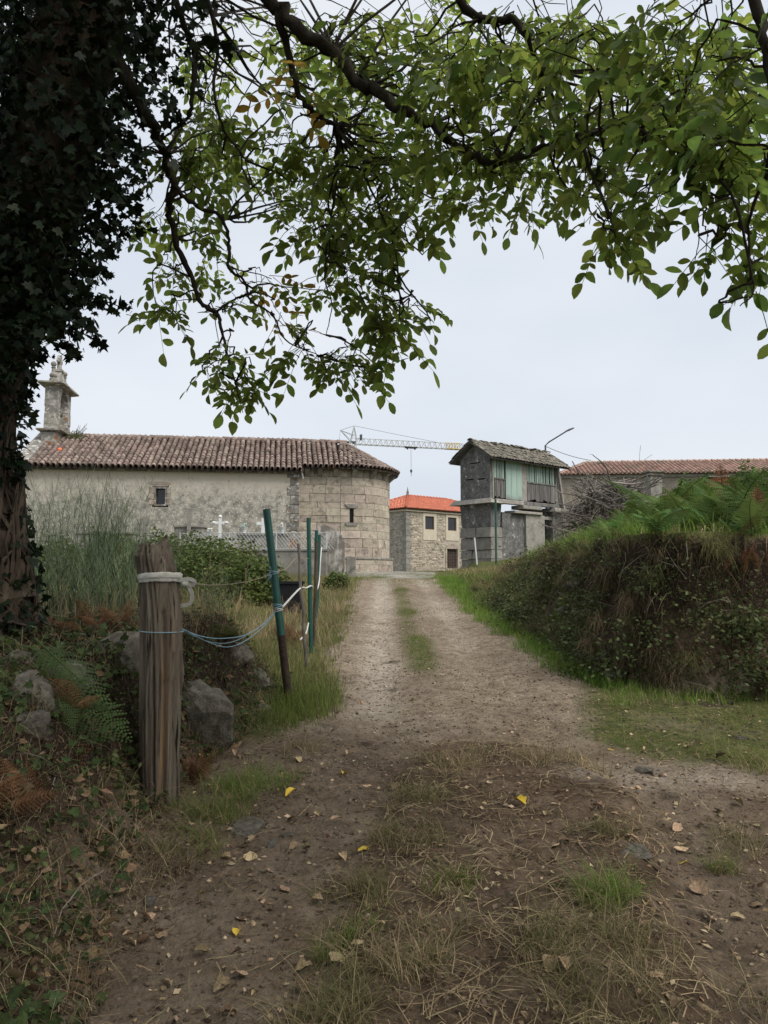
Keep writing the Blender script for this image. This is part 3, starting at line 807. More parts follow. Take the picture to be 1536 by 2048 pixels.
# ------------------------------------------------------------------ the restored stone house beyond the crest
def local_a(px, o, ang):
    """distance along a wall (from o, heading ang from +X) seen at pixel column px"""
    k = (px - 768.0) / FPX
    return (o[1] * k - o[0]) / (math.cos(ang) - math.sin(ang) * k)
def local_z(py, Y, z0):
    return EYE + (1150.0 - py) / FPX * Y * 0.9985 - z0
def wall_stones(m, a0, a1, z0, z1, holes, rnd, axis, hmin=0.09, hmax=0.20, wmin=0.16, wmax=0.55):
    """rubble stones laid in rough courses on a wall plane; axis 0: wall along x facing -y; axis 1: wall along y facing -x"""
    z = z0
    while z < z1 - 0.03:
        h = min(rnd.uniform(hmin, hmax), z1 - z)
        a = a0 + rnd.uniform(0, 0.1)
        while a < a1 - 0.05:
            w = min(rnd.uniform(wmin, wmax), a1 - a)
            ok = all(not (a < hx1 and a + w > hx0 and z < hz1 and z + h > hz0) for hx0, hx1, hz0, hz1 in holes)
            if ok and w > 0.08:
                g = rnd.uniform(0.012, 0.03); d = rnd.uniform(0.015, 0.05)
                dz = [rnd.uniform(-0.025, 0.025) for _ in range(4)]
                p = [(a + g, z + g + dz[0]), (a + w - g, z + g + dz[1]), (a + w - g, z + h - g + dz[2]), (a + g, z + h - g + dz[3])]
                c = ((p[0][0] + p[1][0]) / 2, (p[0][1] + p[2][1]) / 2)
                q = [(c[0] + (u - c[0]) * 0.75, c[1] + (v - c[1]) * 0.7) for u, v in p]
                if axis == 0:
                    V = [(u, 0.02, v) for u, v in p] + [(u, -d, v) for u, v in q]
                else:
                    V = [(0.02, u, v) for u, v in p] + [(-d, u, v) for u, v in q]
                m.add(V, [(4, 5, 6, 7), (0, 1, 5, 4), (1, 2, 6, 5), (2, 3, 7, 6), (3, 0, 4, 7)])
            a += w
        z += h
def tile_strip(m, p0, p1, r, n=4, seg=0.0, nrm=None):
    """half-round row of tiles from p0 (low) to p1 (high), lapped every seg"""
    p0, p1 = Vector(p0), Vector(p1)
    u = (p1 - p0); L = u.length; u.normalize()
    x = u.cross(Vector((0, 0, 1))).normalized(); nn = x.cross(u).normalized()
    k = max(1, int(round(L / seg))) if seg else 1
    for i in range(k):
        V = []
        for (s, rr, lift) in ((i / k, r * 1.06, 0.03), ((i + 1) / k, r * 0.86, 0.0)):
            for j in range(n + 1):
                a = math.pi * j / n
                V.append(p0 + u * (L * s) + x * (rr * math.cos(a)) + nn * (rr * 0.85 * math.sin(a) + lift))
        m.add(V, [(j, j + 1, n + 2 + j, n + 1 + j) for j in range(n)] + [tuple(range(n + 1))[::-1]])
def build_house():
    o, ang = (1.89, 66.0), R(41.5)
    H = thing('stone_house', 'two-storey rubble stone house with bright red tiled hip roof', 'house', (o[0], o[1], 1.75), ang)
    z0 = 1.75
    Lx, Wy, ez, rz = 12.4, 7.0, 7.25 - z0, 8.78 - z0
    A = lambda px: local_a(px, o, ang)
    def Yat(a): return o[1] + a * math.sin(ang)
    wins = []
    for (x0, x1, t, b, sx0, sx1, st, sb) in ((850, 868, 1032.5, 1059, 846, 872.5, 1026, 1080.5), (895.5, 912.5, 1035, 1061.5, 891.5, 917, 1029.5, 1081.5)):
        a0, a1 = A(x0), A(x1); Y = Yat((a0 + a1) / 2)
        wins.append((a0, a1, local_z(b, Y, z0), local_z(t, Y, z0), A(sx0), A(sx1), local_z(sb, Y, z0), local_z(st, Y, z0)))
    a0, a1 = A(893.5), A(914.5); Y = Yat((a0 + a1) / 2)
    door = (a0, a1, local_z(1137, Y, z0), local_z(1098, Y, z0))
    # core with openings (front wall cut into strips)
    m = MB()
    cuts = sorted([0, Lx] + [v for w in wins for v in w[:2]] + [wins[0][0]])
    ops = [(w[0], w[1], w[2], w[3]) for w in wins] + [door]
    xs = sorted({0.0, Lx} | {v for op in ops for v in op[:2]})
    for c0, c1 in zip(xs[:-1], xs[1:]):
        mid = (c0 + c1) / 2
        gaps = sorted([(op[2], op[3]) for op in ops if op[0] < mid < op[1]])
        z = -0.6
        for g0, g1 in gaps:
            m.box(c0, c1, 0.0, 0.5, z, g0); z = g1
        m.box(c0, c1, 0.0, 0.5, z, ez - 0.25)
    m.box(0, 0.5, 0.5, Wy, -0.6, ez - 0.25); m.box(Lx - 0.5, Lx, 0.5, Wy, -0.6, ez - 0.25); m.box(0.5, Lx - 0.5, Wy - 0.5, Wy, -0.6, ez - 0.25)
    m.build('wall', MT['rubble_mortar'], H)
    MB().box(0.6, Lx - 0.6, 0.55, 0.6, 0, ez - 0.3).build('interior_shade', MT['void'], H)
    rnd = random.Random(21)
    holes = [(w[4], w[5], w[6], w[7]) for w in wins] + [(door[0] - 0.22, door[1] + 0.22, -1, door[3] + 0.55)]
    m = MB(); wall_stones(m, 0.42, Lx - 0.4, -0.2, ez - 0.34, holes, rnd, 0)
    m.build('rubble_stones', MT['rubble'], H, 'stuff')
    m = MB(); wall_stones(m, 0.42, Wy, -0.2, ez - 0.34, [], rnd, 1, 0.08, 0.16, 0.12, 0.40)
    m.build('rubble_stones', MT['rubble_grey'], H, 'stuff')
    z = -0.2
    k = 0
    while z < ez - 0.36:                             # quoins on the near corner
        h = min(rnd.uniform(0.28, 0.62), ez - 0.34 - z)
        lx, ly = (0.62, 0.40) if k % 2 else (0.44, 0.66)
        MB().box(-0.05, lx, -0.055, ly, z + 0.012, z + h - 0.012).build('quoin', MT['stone_base'], H)
        z += h; k += 1
    for w in wins:
        s = MB()
        s.box(w[4], w[0], -0.045, 0.02, w[6], w[7]); s.box(w[1], w[5], -0.045, 0.02, w[6], w[7])
        s.box(w[0], w[1], -0.044, 0.02, w[6], w[2]); s.box(w[0], w[1], -0.044, 0.02, w[3], w[7])
        s.build('render_surround', MT['cream'], H)
        f = MB(); t = 0.09
        f.box(w[0], w[0] + t, 0.05, 0.14, w[2], w[3]); f.box(w[1] - t, w[1], 0.05, 0.14, w[2], w[3])
        f.box(w[0] + t, w[1] - t, 0.051, 0.139, w[2], w[2] + t); f.box(w[0] + t, w[1] - t, 0.051, 0.139, w[3] - t, w[3])
        fo = f.build('window', MT['brown_frame'], H)
        MB().box(w[0] + t, w[1] - t, 0.08, 0.10, w[2] + t, w[3] - t).build('pane', MT['glass'], fo)
    for a, b in ((door[0] - 0.20, door[0]), (door[1], door[1] + 0.20)):
        z = door[2] - 0.1
        for k in range(3):
            h = (door[3] - door[2] + 0.1) / 3
            MB().cbox(a + .006, b - .006, -0.06, 0.3, z + .006, z + h - .006, 0.015).build('jamb_stone', MT['ashlar'], H); z += h
    dm = (door[0] + door[1]) / 2; dw = (door[1] - door[0]) / 2 + 0.25
    MB().prism([(dm - dw, door[3]), (dm + dw, door[3]), (dm + dw * 0.75, door[3] + 0.33), (dm + dw * 0.3, door[3] + 0.48), (dm - dw * 0.3, door[3] + 0.48), (dm - dw * 0.75, door[3] + 0.33)], 1, -0.07, 0.3).build('lintel', MT['ashlar'], H)
    d = MB().box(door[0], door[1], 0.18, 0.22, door[2], door[3]).build('door', MT['brown_frame'], H)
    g = MB()
    for k in range(5):
        x = door[0] + (door[1] - door[0]) * (k + 0.5) / 5; g.box(x - 0.012, x + 0.012, 0.14, 0.165, door[2], door[3])
    for k in range(7):
        z = door[2] + (door[3] - door[2]) * (k + 0.5) / 7; g.box(door[0], door[1], 0.12, 0.139, z - 0.012, z + 0.012)
    g.build('grille', MT['lamp_grey'], d)
    MB().hexa([(door[0] - 1.6, -1.1, -0.5), (door[1] + 0.6, -1.1, -0.5), (door[1] + 0.6, -0.06, -0.5), (door[0] - 1.6, -0.06, -0.5),
               (door[0] - 1.0, -0.75, -0.05), (door[1] + 0.5, -0.75, door[2] - 0.02), (door[1] + 0.5, -0.06, door[2] - 0.01), (door[0] - 0.6, -0.06, -0.02)]).build('door_step', MT['concrete'], H)
    MB().box(-0.16, Lx + 0.16, -0.17, 0.3, ez - 0.25, ez - 0.12).build('eave_moulding', MT['cream'], H)
    MB().box(-0.17, 0.3, 0.302, Wy + 0.17, ez - 0.25, ez - 0.12).build('eave_moulding', MT['cream'], H)
    MB().box(-0.24, Lx + 0.24, -0.25, Wy + 0.25, ez - 0.118, ez - 0.04).build('gutter_board', MT['brown_frame'], H)
    # hip roof
    e = 0.34; hw = Wy / 2
    R0, R1 = (hw, hw, rz), (Lx - hw, hw, rz)
    c = [(-e, -e, ez), (Lx + e, -e, ez), (Lx + e, Wy + e, ez), (-e, Wy + e, ez)]
    m = MB().add(c + [R0, R1], [(0, 1, 5, 4), (1, 2, 5), (2, 3, 4, 5), (3, 0, 4), (3, 2, 1, 0)])
    ro = m.build('roof', MT['tile_red'], H)
    t = MB()
    n = int((Lx + 2 * e) / 0.235)
    sl = (rz - ez) / (hw + e)
    for k in range(n):
        x = -e + (k + 0.5) * (Lx + 2 * e) / n
        reach = min(hw + e, x + e, Lx + e - x)
        tile_strip(t, (x, -e - 0.06, ez + 0.0), (x, -e + reach, ez + sl * reach), 0.085, 4, 0.42)
    n = int((Wy + 2 * e) / 0.235)
    for k in range(n):
        y = -e + (k + 0.5) * (Wy + 2 * e) / n
        reach = min(hw + e, y + e, Wy + e - y)
        tile_strip(t, (-e - 0.06, y, ez), (-e + reach, y, ez + sl * reach), 0.085, 4, 0.42)
    t.build('roof_tiles', MT['tile_red'], ro, 'stuff')
    for a, b in ((c[0], R0), (R0, R1), (c[1], R1), (c[3], R0)):
        h = MB(); tile_strip(h, Vector(a) + Vector((0, 0, .05)), Vector(b) + Vector((0, 0, .05)), 0.12, 5, 0.42)
        h.build('hip_tiles', MT['tile_red'], ro)
    MB().lathe([(0.17, 0), (0.15, 0.12), (0.09, 0.2), (0.13, 0.32), (0.06, 0.5), (0.015, 0.8)], (R0[0], R0[1], rz + 0.05), 8).build('finial', MT['stone_base'], ro)
build_house()

# ------------------------------------------------------------------ the raised granary
HO_A = R(41)
HO_O = (5.26, 38.0)
HO_Z = 2.35
def build_granary():
    HB = thing('raised_granary', 'grey stone granary on piers with faded turquoise slatted sides', 'granary', (HO_O[0], HO_O[1], HO_Z), HO_A)
    A = lambda px: local_a(px, HO_O, HO_A)
    L, W = 5.75, 2.0
    zb, zt, za = 5.30 - HO_Z, 7.47 - HO_Z, 8.16 - HO_Z
    rnd = random.Random(5)
    # rendered gable ends with ventilation slots
    def gable(x0, x1, nm):
        slots = [(0.62, 1.38, zb + 1.83, zb + 1.89), (0.30, 0.80, zb + 0.98, zb + 1.04), (1.1, 1.62, zb + 1.02, zb + 1.08)]
        m = MB()
        ys = sorted({0.0, W} | {v for s in slots for v in s[:2]})
        for c0, c1 in zip(ys[:-1], ys[1:]):
            mid = (c0 + c1) / 2; z = zb
            for s in sorted(slots, key=lambda s: s[2]):
                if s[0] < mid < s[1]:
                    m.box(x0, x1, c0, c1, z, s[2]); z = s[3]
            m.box(x0, x1, c0, c1, z, zt)
        m.prism([(0, zt), (W, zt), (W / 2, za - 0.02)], 0, x0, x1)
        g = m.build(nm, MT['render_grey'], HB)
        v = MB().box(x0 + 0.12, x0 + 0.16, 0.05, W - 0.05, zb + 0.05, zt - 0.02)
        return g
    gable(0.0, 0.28, 'gable_wall'); gable(L - 0.22, L, 'gable_wall')
    MB().box(0.285, L - 0.23, 0.16, W - 0.16, zb + 0.02, zt - 0.03).build('interior_shade', MT['void'], HB)
    # frame posts, rails
    xa, xb, xc, xd, xe, xf = 0.29, A(1012.5), A(1045), A(1055), A(1113), L - 0.225
    def post(x0, x1, nm='post', mt='beam', y0=-0.03):
        return MB().cbox(x0, x1, y0, 0.14, zb + 0.003, zt, 0.01).build(nm, MT[mt], HB)
    post(xc, xd); post(0.18, 0.288, 'post', 'beam'); post(xe + 0.02, xe + 0.22)
    MB().hexa([(xe + 0.30, -0.32, zb - 0.30), (xe + 0.44, -0.32, zb - 0.30), (xe + 0.44, -0.18, zb - 0.30), (xe + 0.30, -0.18, zb - 0.30),
               (xe - 0.02, -0.18, zt - 0.12), (xe + 0.10, -0.18, zt - 0.12), (xe + 0.10, -0.07, zt - 0.12), (xe - 0.02, -0.07, zt - 0.12)]).build('leaning_brace', MT['beam'], HB)
    zr = zb + 1.03
    for (p, q, k0) in ((xa, xb - 0.03, 0), (xd, xe, 1)):
        MB().box(p, q, -0.075, 0.0, zr - 0.045, zr + 0.025).build('rail', MT['wood_grey'], HB)
        MB().box(p, q, -0.06, 0.05, zt - 0.14, zt - 0.02).build('top_rail', MT['wood_grey'], HB)
        x = p
        while x < q - 0.05:                          # turquoise slats above the rail
            w = rnd.uniform(0.10, 0.17)
            if x + w > q: break
            g = rnd.choice([0.03, 0.045, 0.06, 0.09])
            b = rnd.uniform(-0.01, 0.012)
            MB().hexa([(x, -0.035 + b, zr + 0.027), (x + w, -0.035 - b, zr + 0.027), (x + w, 0.0, zr + 0.027), (x, 0.0, zr + 0.027),
                       (x + b, -0.032, zt - 0.142), (x + w + b, -0.032, zt - 0.142), (x + w + b, 0.0, zt - 0.142), (x + b, 0.0, zt - 0.142)]).build('slat', MT['wood_turq'], HB)
            x += w + g
        x = p
        while x < q - 0.05:                          # bare grey boards below
            w = rnd.uniform(0.11, 0.2); w = min(w, q - x)
            b = rnd.uniform(-0.012, 0.012); cut = rnd.uniform(0, 0.10) if rnd.random() < 0.4 else 0
            MB().box(x + 0.006, x + w - 0.006, -0.04 + b, 0.0, zb + 0.06 + cut, zr - 0.047).build('board', MT['wood_grey'], HB)
            x += w
    dx = [xb + (xc - xb) * k / 3 for k in range(4)]
    for k in range(3):
        MB().cbox(dx[k] + 0.005, dx[k + 1] - 0.005, -0.03 - 0.004 * k, 0.03, zb + 0.03, zt - 0.03, 0.006).build('door_board', MT['wood_door'], HB)
    # sill beams, slab, piers
    MB().cbox(0.3, xc + 0.05, -0.12, 0.14, zb - 0.22, zb - 0.002, 0.02).build('sill_beam', MT['beam'], HB)
    MB().cbox(xc + 0.06, L + 0.1, -0.10, 0.14, zb - 0.20, zb - 0.002, 0.02).build('sill_beam', MT['wood_grey'], HB)
    MB().cbox(xc - 0.25, xd + 0.9, -0.30, 0.5, zb - 0.42, zb - 0.23, 0.02).build('bearer_stone', MT['beam'], HB)
    m = MB().hexa([(-0.38, -0.40, zb - 0.25), (1.0, -0.40, zb - 0.25), (1.0, W + 0.45, zb - 0.25), (-0.38, W + 0.45, zb - 0.25),
                   (-0.20, -0.22, zb - 0.004), (0.9, -0.13, zb - 0.224), (0.9, W + 0.3, zb - 0.224), (-0.20, W + 0.3, zb - 0.004)])
    m.build('staddle_slab', MT['stone_base'], HB)
    m = MB().hexa([(L - 0.9, -0.35, zb - 0.42), (L + 0.35, -0.35, zb - 0.42), (L + 0.35, W + 0.4, zb - 0.42), (L - 0.9, W + 0.4, zb - 0.42),
                   (L - 0.8, -0.25, zb - 0.205), (L + 0.25, -0.25, zb - 0.205), (L + 0.25, W + 0.3, zb - 0.205), (L - 0.8, W + 0.3, zb - 0.205)])
    m.build('staddle_slab', MT['stone_base'], HB)
    # near pier: rendered head over big rough stones
    MB().hexa([(0.05, 0.0, 1.55), (0.80, 0.06, 1.55), (0.80, W - .1, 1.55), (0.05, W - .02, 1.55), (-0.05, -0.06, zb - 0.252), (0.85, 0.0, zb - 0.252), (0.85, W, zb - 0.252), (-0.05, W, zb - 0.252)]).build('pier_head', MT['render_grey'], HB)
    z = -0.6
    for h in (0.55, 0.45, 0.62, 0.52):
        ym = W * rnd.uniform(0.4, 0.65)
        for (a, b) in ((-0.05, ym), (ym, W)):
            j = rnd.uniform(-0.05, 0.05)
            MB().hexa([(-0.05 + j, a + .012, z + .012), (0.86, a + .012, z + .012), (0.86, b - .012, z + .012), (-0.05 + j, b - .012, z + .012),
                       (0.0 + j, a + .02, z + h - .012), (0.84, a + .02, z + h - .012), (0.84, b - .02, z + h - .012), (0.0 + j, b - .02, z + h - .012)]).build('pier_stone', MT['stone_base'], HB)
            jitter_mesh(HB.children[-1].data, 0.03, abs(int(z * 100)) + abs(int(a * 10)) + 9)
        z += h
    MB().box(L - 0.7, L + 0.05, 0.0, W, -0.6, zb - 0.422).build('pier', MT['render_grey'], HB)
    MB().box(1.5, L - 0.71, W - 0.25, W, -0.6, zb - 0.43).build('rear_wall', MT['render_grey'], HB)
    # walled store under the granary
    s0, s1, sz = A(984), A(1048), local_z(1031, 40.2, HO_Z)
    MB().box(0.88, s1, -0.02, 0.22, -0.6, sz).build('store_wall', MT['render_grey'], HB)
    MB().box(s1 + 0.003, A(1085), -0.16, 0.22, -0.6, sz + 0.02).build('store_wall', MT['stone_base'], HB)
    MB().cbox(A(1022), A(1078), -0.28, 0.4, sz + 0.024, sz + 0.16, 0.02).build('store_slab', MT['beam'], HB)
    MB().box(A(1085) + 0.01, L - 0.72, 0.02, 0.2, sz - 0.16, sz).build('store_lintel', MT['stone_base'], HB)
    # roof: rough slabs and tiles laid in rows, thick with lichen
    oh, og = 0.42, 0.38
    sl = (za - zt) / (W / 2)
    U = MB()
    for sgn in (-1, 1):
        yy0 = -oh if sgn < 0 else W + oh
        ze = zt - sl * oh + 0.03
        U.hexa([(-og, min(yy0, W / 2), (ze if sgn < 0 else za + .03)), (L + og, min(yy0, W / 2), (ze if sgn < 0 else za + .03)), (L + og, max(yy0, W / 2), (za + .03 if sgn < 0 else ze)), (-og, max(yy0, W / 2), (za + .03 if sgn < 0 else ze)),
                (-og, min(yy0, W / 2), (ze if sgn < 0 else za + .03) + .05), (L + og, min(yy0, W / 2), (ze if sgn < 0 else za + .03) + .05), (L + og, max(yy0, W / 2), (za + .03 if sgn < 0 else ze) + .05), (-og, max(yy0, W / 2), (za + .03 if sgn < 0 else ze) + .05)])
    ro = U.build('roof', MT['wood_grey'], HB)
    me, tv, tf = tile_mesh('roof_slab_tile', 0.5, 0.125, 0.105, 0.07, 0.02, 4)
    me.materials.append(MT['slate'])
    for sgn in (-1, 1):
        up = Vector((0, -sgn * 1, sl)).normalized()
        nn = Vector((0, sgn * sl, 1)).normalized()
        x = -og + 0.1
        while x < L + og:
            for j in range(5):
                s = j * 0.33
                base = Vector((x + rnd.uniform(-0.02, 0.02), (W / 2 + sgn * (W / 2 + oh + 0.06)), zt - sl * (oh + 0.06) + 0.09)) + up * s + nn * (0.01 + rnd.uniform(0, 0.03))
                if (base.y - W / 2) * sgn < 0.02: break
                a = rnd.uniform(-0.1, 0.1); xv = Vector((1, 0, 0)) if sgn < 0 else Vector((-1, 0, 0))
                xx = xv * math.cos(a) + up * math.sin(a); yy = up * math.cos(a) - xv * math.sin(a) + nn * rnd.uniform(-0.04, 0.06)
                o = link('roof_tile', me, None, ro); o.matrix_basis = frame(base, xx, yy, nn * rnd.uniform(0.8, 1.3))
            x += 0.235 if sgn < 0 else 0.26
    x = -og
    while x < L + og - 0.2:
        o = link('ridge_tile', me, None, ro); o.matrix_basis = frame((x, W / 2 + rnd.uniform(-.04, .04), za + 0.09 + rnd.uniform(-0.02, 0.05)), Vector((0, 1.5, rnd.uniform(-.2, .2))), Vector((1, 0, rnd.uniform(-0.05, 0.1))), Vector((0, 0, 1.5)))
        x += 0.4
    # loose stones weighing down the ridge
    for k in range(9):
        x = rnd.uniform(0.2, L); s = rnd.uniform(0.07, 0.14)
        me2 = MB().box(-s, s, -s * .8, s * .8, -s * .3, s * .6).mesh('loose_stone'); jitter_mesh(me2, 0.02, k)
        link('loose_stone', me2, MT['slate'], ro, (x, W / 2 - rnd.uniform(-0.1, 0.35), za + 0.14 - 0.02), (0, 0, rnd.uniform(0, 3)))
build_granary()

# ------------------------------------------------------------------ long low building behind the granary
def build_barn():
    z0 = 2.8
    p0 = at(1118, 949, 50.0); p1 = at(1560, 943.5, 48.6)
    ang = math.atan2(p1.y - p0.y, p1.x - p0.x)
    B = thing('long_building', 'long low building with weathered pink tiled roof behind the granary', 'building', (p0.x, p0.y, z0), ang)
    ez = p0.z - z0; L = 17.5; W = 7.0; rz = ez + 1.22
    m = MB().box(0.25, L, 0.35, W - 0.3, -0.6, ez - 0.06); m.build('wall', MT['barn_wall'], B)
    MB().box(0.1, L, 0.2, 0.349, ez - 0.22, ez - 0.03).build('eave_board', MT['stone_base'], B)
    hip = 2.3
    ro = MB().add([(0, 0, ez), (L, 0, ez), (L, W / 2, rz), (hip, W / 2, rz), (0, W, ez), (L, W, ez)], [(0, 1, 2, 3), (0, 3, 4), (3, 2, 5, 4), (4, 5, 1, 0), (1, 5, 2)]).build('roof', MT['tile_pink'], B)
    t = MB(); n = int(L / 0.27)
    for k in range(n):
        x = (k + 0.5) * L / n
        f = min(1.0, x / hip)
        tile_strip(t, (x, -0.08, ez), (x, W / 2 * f, ez + (rz - ez) * f), 0.105, 4, 0.38)
    n = int(W / 0.27)
    for k in range(n):
        y = (k + 0.5) * W / n; f = min(1, 2 * y / W, 2 * (W - y) / W)
        tile_strip(t, (-0.08, y, ez), (hip * f, y, ez + (rz - ez) * f), 0.105, 4, 0.38)
    t.build('roof_tiles', MT['tile_pink'], ro, 'stuff')
    for a, b in (((hip, W / 2, rz + .03), (L, W / 2, rz + .03)), ((0, 0, ez + .03), (hip, W / 2, rz + .03))):
        h = MB(); tile_strip(h, a, b, 0.13, 5, 0.4); h.build('ridge_tiles', MT['tile_pink'], ro)
    # small brick outhouse showing beside the ferns
    q = at(1440, 951, 44.0)
    O = thing('brick_outhouse', 'small orange brick outhouse half hidden behind the ferns', 'shed', (q.x, q.y, 3.0), R(-10))
    hb = q.z - 3.0
    MB().box(-0.42, 0.4, 0, 2.2, hb - 0.75, hb - 0.1).build('wall', mat('orange_brick', [(0.3, (0.34, 0.13, 0.07)), (0.7, (0.44, 0.19, 0.11))], 8), O)
    MB().hexa([(-0.65, -0.2, hb - 0.097), (0.65, -0.2, hb - 0.097), (0.65, 2.4, hb + .1), (-0.65, 2.4, hb + .1), (-0.65, -0.2, hb - 0.03), (0.65, -0.2, hb - 0.03), (0.65, 2.4, hb + .17), (-0.65, 2.4, hb + .17)]).build('roof', MT['stone_base'], O)
    q = at(1306, 948, 40.0)
    C_ = thing('stone_chimney', 'squat stone chimney with slab cap in front of the long roof', 'chimney', (q.x, q.y, 3.0), 0.2)
    h = q.z - 3.0
    MB().box(-0.33, 0.33, -0.3, 0.3, -0.6, h - 0.12).build('stack', MT['stone_base'], C_)
    for k, (a, zz) in enumerate(((0.42, h - 0.117), (0.36, h - 0.02), (0.44, h + 0.06))):
        MB().box(-a, a, -a * .9, a * .9, zz, zz + 0.075).build('cap_slab', MT['slate'], C_)
build_barn()

# ------------------------------------------------------------------ tower crane far beyond
def build_crane():
    p0 = at(704, 882, 120.0)
    p1 = at(921, 894.5, 126.0)
    ang = math.atan2(p1.y - p0.y, p1.x - p0.x)
    K = thing('tower_crane', 'distant yellow and grey tower crane with lattice jib above the roofs', 'crane', (p0.x, p0.y, 1.0), ang)
    h = p0.z - 1.0
    W_, Y_ = MT['crane_white'], MT['crane_yellow']
    def lattice(m, a, b, half, tri=False, n=20, r=0.05, d=0.045):
        a, b = Vector(a), Vector(b); u = (b - a).normalized(); s = u.cross(Vector((0, 0, 1)))
        s = Vector((1, 0, 0)) if s.length < .1 else s.normalized(); t = s.cross(u).normalized()
        cs = [s * half - t * half, -s * half - t * half] + ([t * half] if tri else [-s * half + t * half, s * half + t * half])
        for c in cs: m.tube([a + c, b + c], r, 4)
        for i in range(n):
            q0, q1 = a.lerp(b, i / n), a.lerp(b, (i + 1) / n)
            for j in range(len(cs)):
                c0, c1 = cs[j], cs[(j + 1) % len(cs)]
                if i % 2: c0, c1 = c1, c0
                m.tube([q0 + c0, q1 + c1], d, 3)
    m = MB(); lattice(m, (0, 0, 0), (0, 0, h - 0.2), 0.55, False, 22, 0.09, 0.05); m.build('mast', W_, K)
    m = MB(); lattice(m, (0.6, 0, h), (25, 0, h + 0.15), 0.48, True, 52, 0.055, 0.04); m.build('jib', W_, K)
    m = MB(); lattice(m, (16.0, 0, h + .1), (18.6, 0, h + .12), 0.5, True, 5, 0.065, 0.05); m.build('jib_joint', Y_, K)
    top = (0.35, 0, h + 2.45); back = (-1.9, 0, h + 1.6)
    m = MB()
    for y in (-0.4, 0.4):
        m.tube([(-0.15, y, h), top], 0.07, 4); m.tube([(0.75, y, h), top], 0.07, 4); m.tube([(-0.2, y, h), back], 0.06, 4); m.tube([(0.3, y, h + 0.9), back], 0.05, 4)
    for k in range(5):
        f = k / 5; m.tube([(-0.15 + .5 * f, 0, h + 2.45 * f), (0.75 - .4 * f, 0, h + 2.45 * f)], 0.035, 3)
    m.build('apex_frame', W_, K)
    m = MB(); m.tube([top, back], 0.035, 4); m.tube([top, (7.4, 0, h + 1.5), (14.5, 0, h + 0.6)], 0.035, 4); m.tube([back, (-2.3, 0, h - 1.8)], 0.03, 4)
    m.build('tie_bars', MT['steel'], K)
    m = MB(); m.box(-2.6, 0.5, -0.4, 0.4, h - 0.35, h - 0.12); m.box(1.35, 1.6, -0.3, 0.3, h + 0.2, h + 1.1); m.build('slewing_deck', MT['lamp_grey'], K)
    m = MB(); m.box(9.0, 10.9, -0.42, 0.42, h - 0.62, h - 0.42); m.tube([(9.3, 0, h - .6), (9.3, 0, h - .85)], .12, 6); m.tube([(10.6, 0, h - .6), (10.6, 0, h - .85)], .12, 6)
    tr = m.build('trolley', MT['lamp_grey'], K)
    m = MB(); m.tube([(9.8, 0, h - .6), (9.95, 0, h - 4.1)], 0.018, 3); m.tube([(10.1, 0, h - .6), (9.95, 0, h - 4.1)], 0.018, 3); m.build('hoist_rope', MT['steel'], tr)
    MB().lathe([(0.03, -1.0), (0.05, -0.45), (0.18, -0.25), (0.2, 0), (0.06, 0.15)], (9.95, 0, h - 4.2), 6).build('hook_block', MT['lamp_grey'], tr)
build_crane()

def build_lamp():
    b = at(1091, 905, 52.0)
    g = 3.0
    S = thing('street_lamp', 'grey street lamp with slanted arm rising behind the granary', 'street lamp', (b.x, b.y, g))
    top = at(1091, 891, 52.0); bend = at(1098, 884, 52.0); tip = at(1132, 863, 52.0); end = at(1148, 856, 52.0)
    rel = lambda v: (v.x - b.x, v.y - b.y, v.z - g)
    MB().tube([(0, 0, -0.4), (0, 0, top.z - g), rel(bend)], [0.075, 0.06, 0.055], 8).build('pole', MT['lamp_grey'], S)
    MB().tube([rel(bend), rel(tip)], 0.05, 8).build('arm', MT['lamp_grey'], S)
    t, e = Vector(rel(tip)), Vector(rel(end)); u = (e - t).normalized(); s = Vector((0, 1, 0)); n = u.cross(s)
    m = MB()
    prof = [(-0.1, .06, .05), (0.1, .11, .07), (0.4, .17, .09), (0.85, .15, .07), (1.05, .05, .03)]
    V = []
    for f, w, h in prof:
        c = t.lerp(e, f)
        V += [c + s * w - n * h * .2, c + n * h, c - s * w - n * h * .2, c - n * h * .6]
    F = [(i * 4 + j, i * 4 + (j + 1) % 4, i * 4 + 4 + (j + 1) % 4, i * 4 + 4 + j) for i in range(len(prof) - 1) for j in range(4)] + [(3, 2, 1, 0), (16, 17, 18, 19)]
    m.add(V, F); m.build('lamp_head', MT['lamp_grey'], S)
    a = at(1092, 893, 52.0); c = at(1182, 921, 52.5)
    w = MB(); pts = [a.lerp(c, k / 8) + Vector((0, 0, -0.12 * 4 * (k / 8) * (1 - k / 8))) for k in range(9)]
    w.tube([(p.x - a.x, p.y - a.y, p.z - a.z) for p in pts], 0.02, 4)
    o = w.build('overhead_cable', MT['lamp_grey'], None, loc=a)
    tag(o, 'thin overhead cable from the street lamp to the long roof', 'cable')
    q = at(1279, 919, 51.5)
    An = thing('roof_antenna', 'thin rusty antenna mast on the long pink roof', 'antenna', q - Vector((0, 0, 0.05)))
    MB().tube([(0, 0, 0), (0.03, 0, 0.5), (0.10, 0, 1.0)], 0.018, 4).build('mast', MT['steel'], An)
    MB().tube([(0.28, 0, 0.0), (0.85, 0, 0.38)], 0.014, 4).build('stay', MT['steel'], An)
build_lamp()

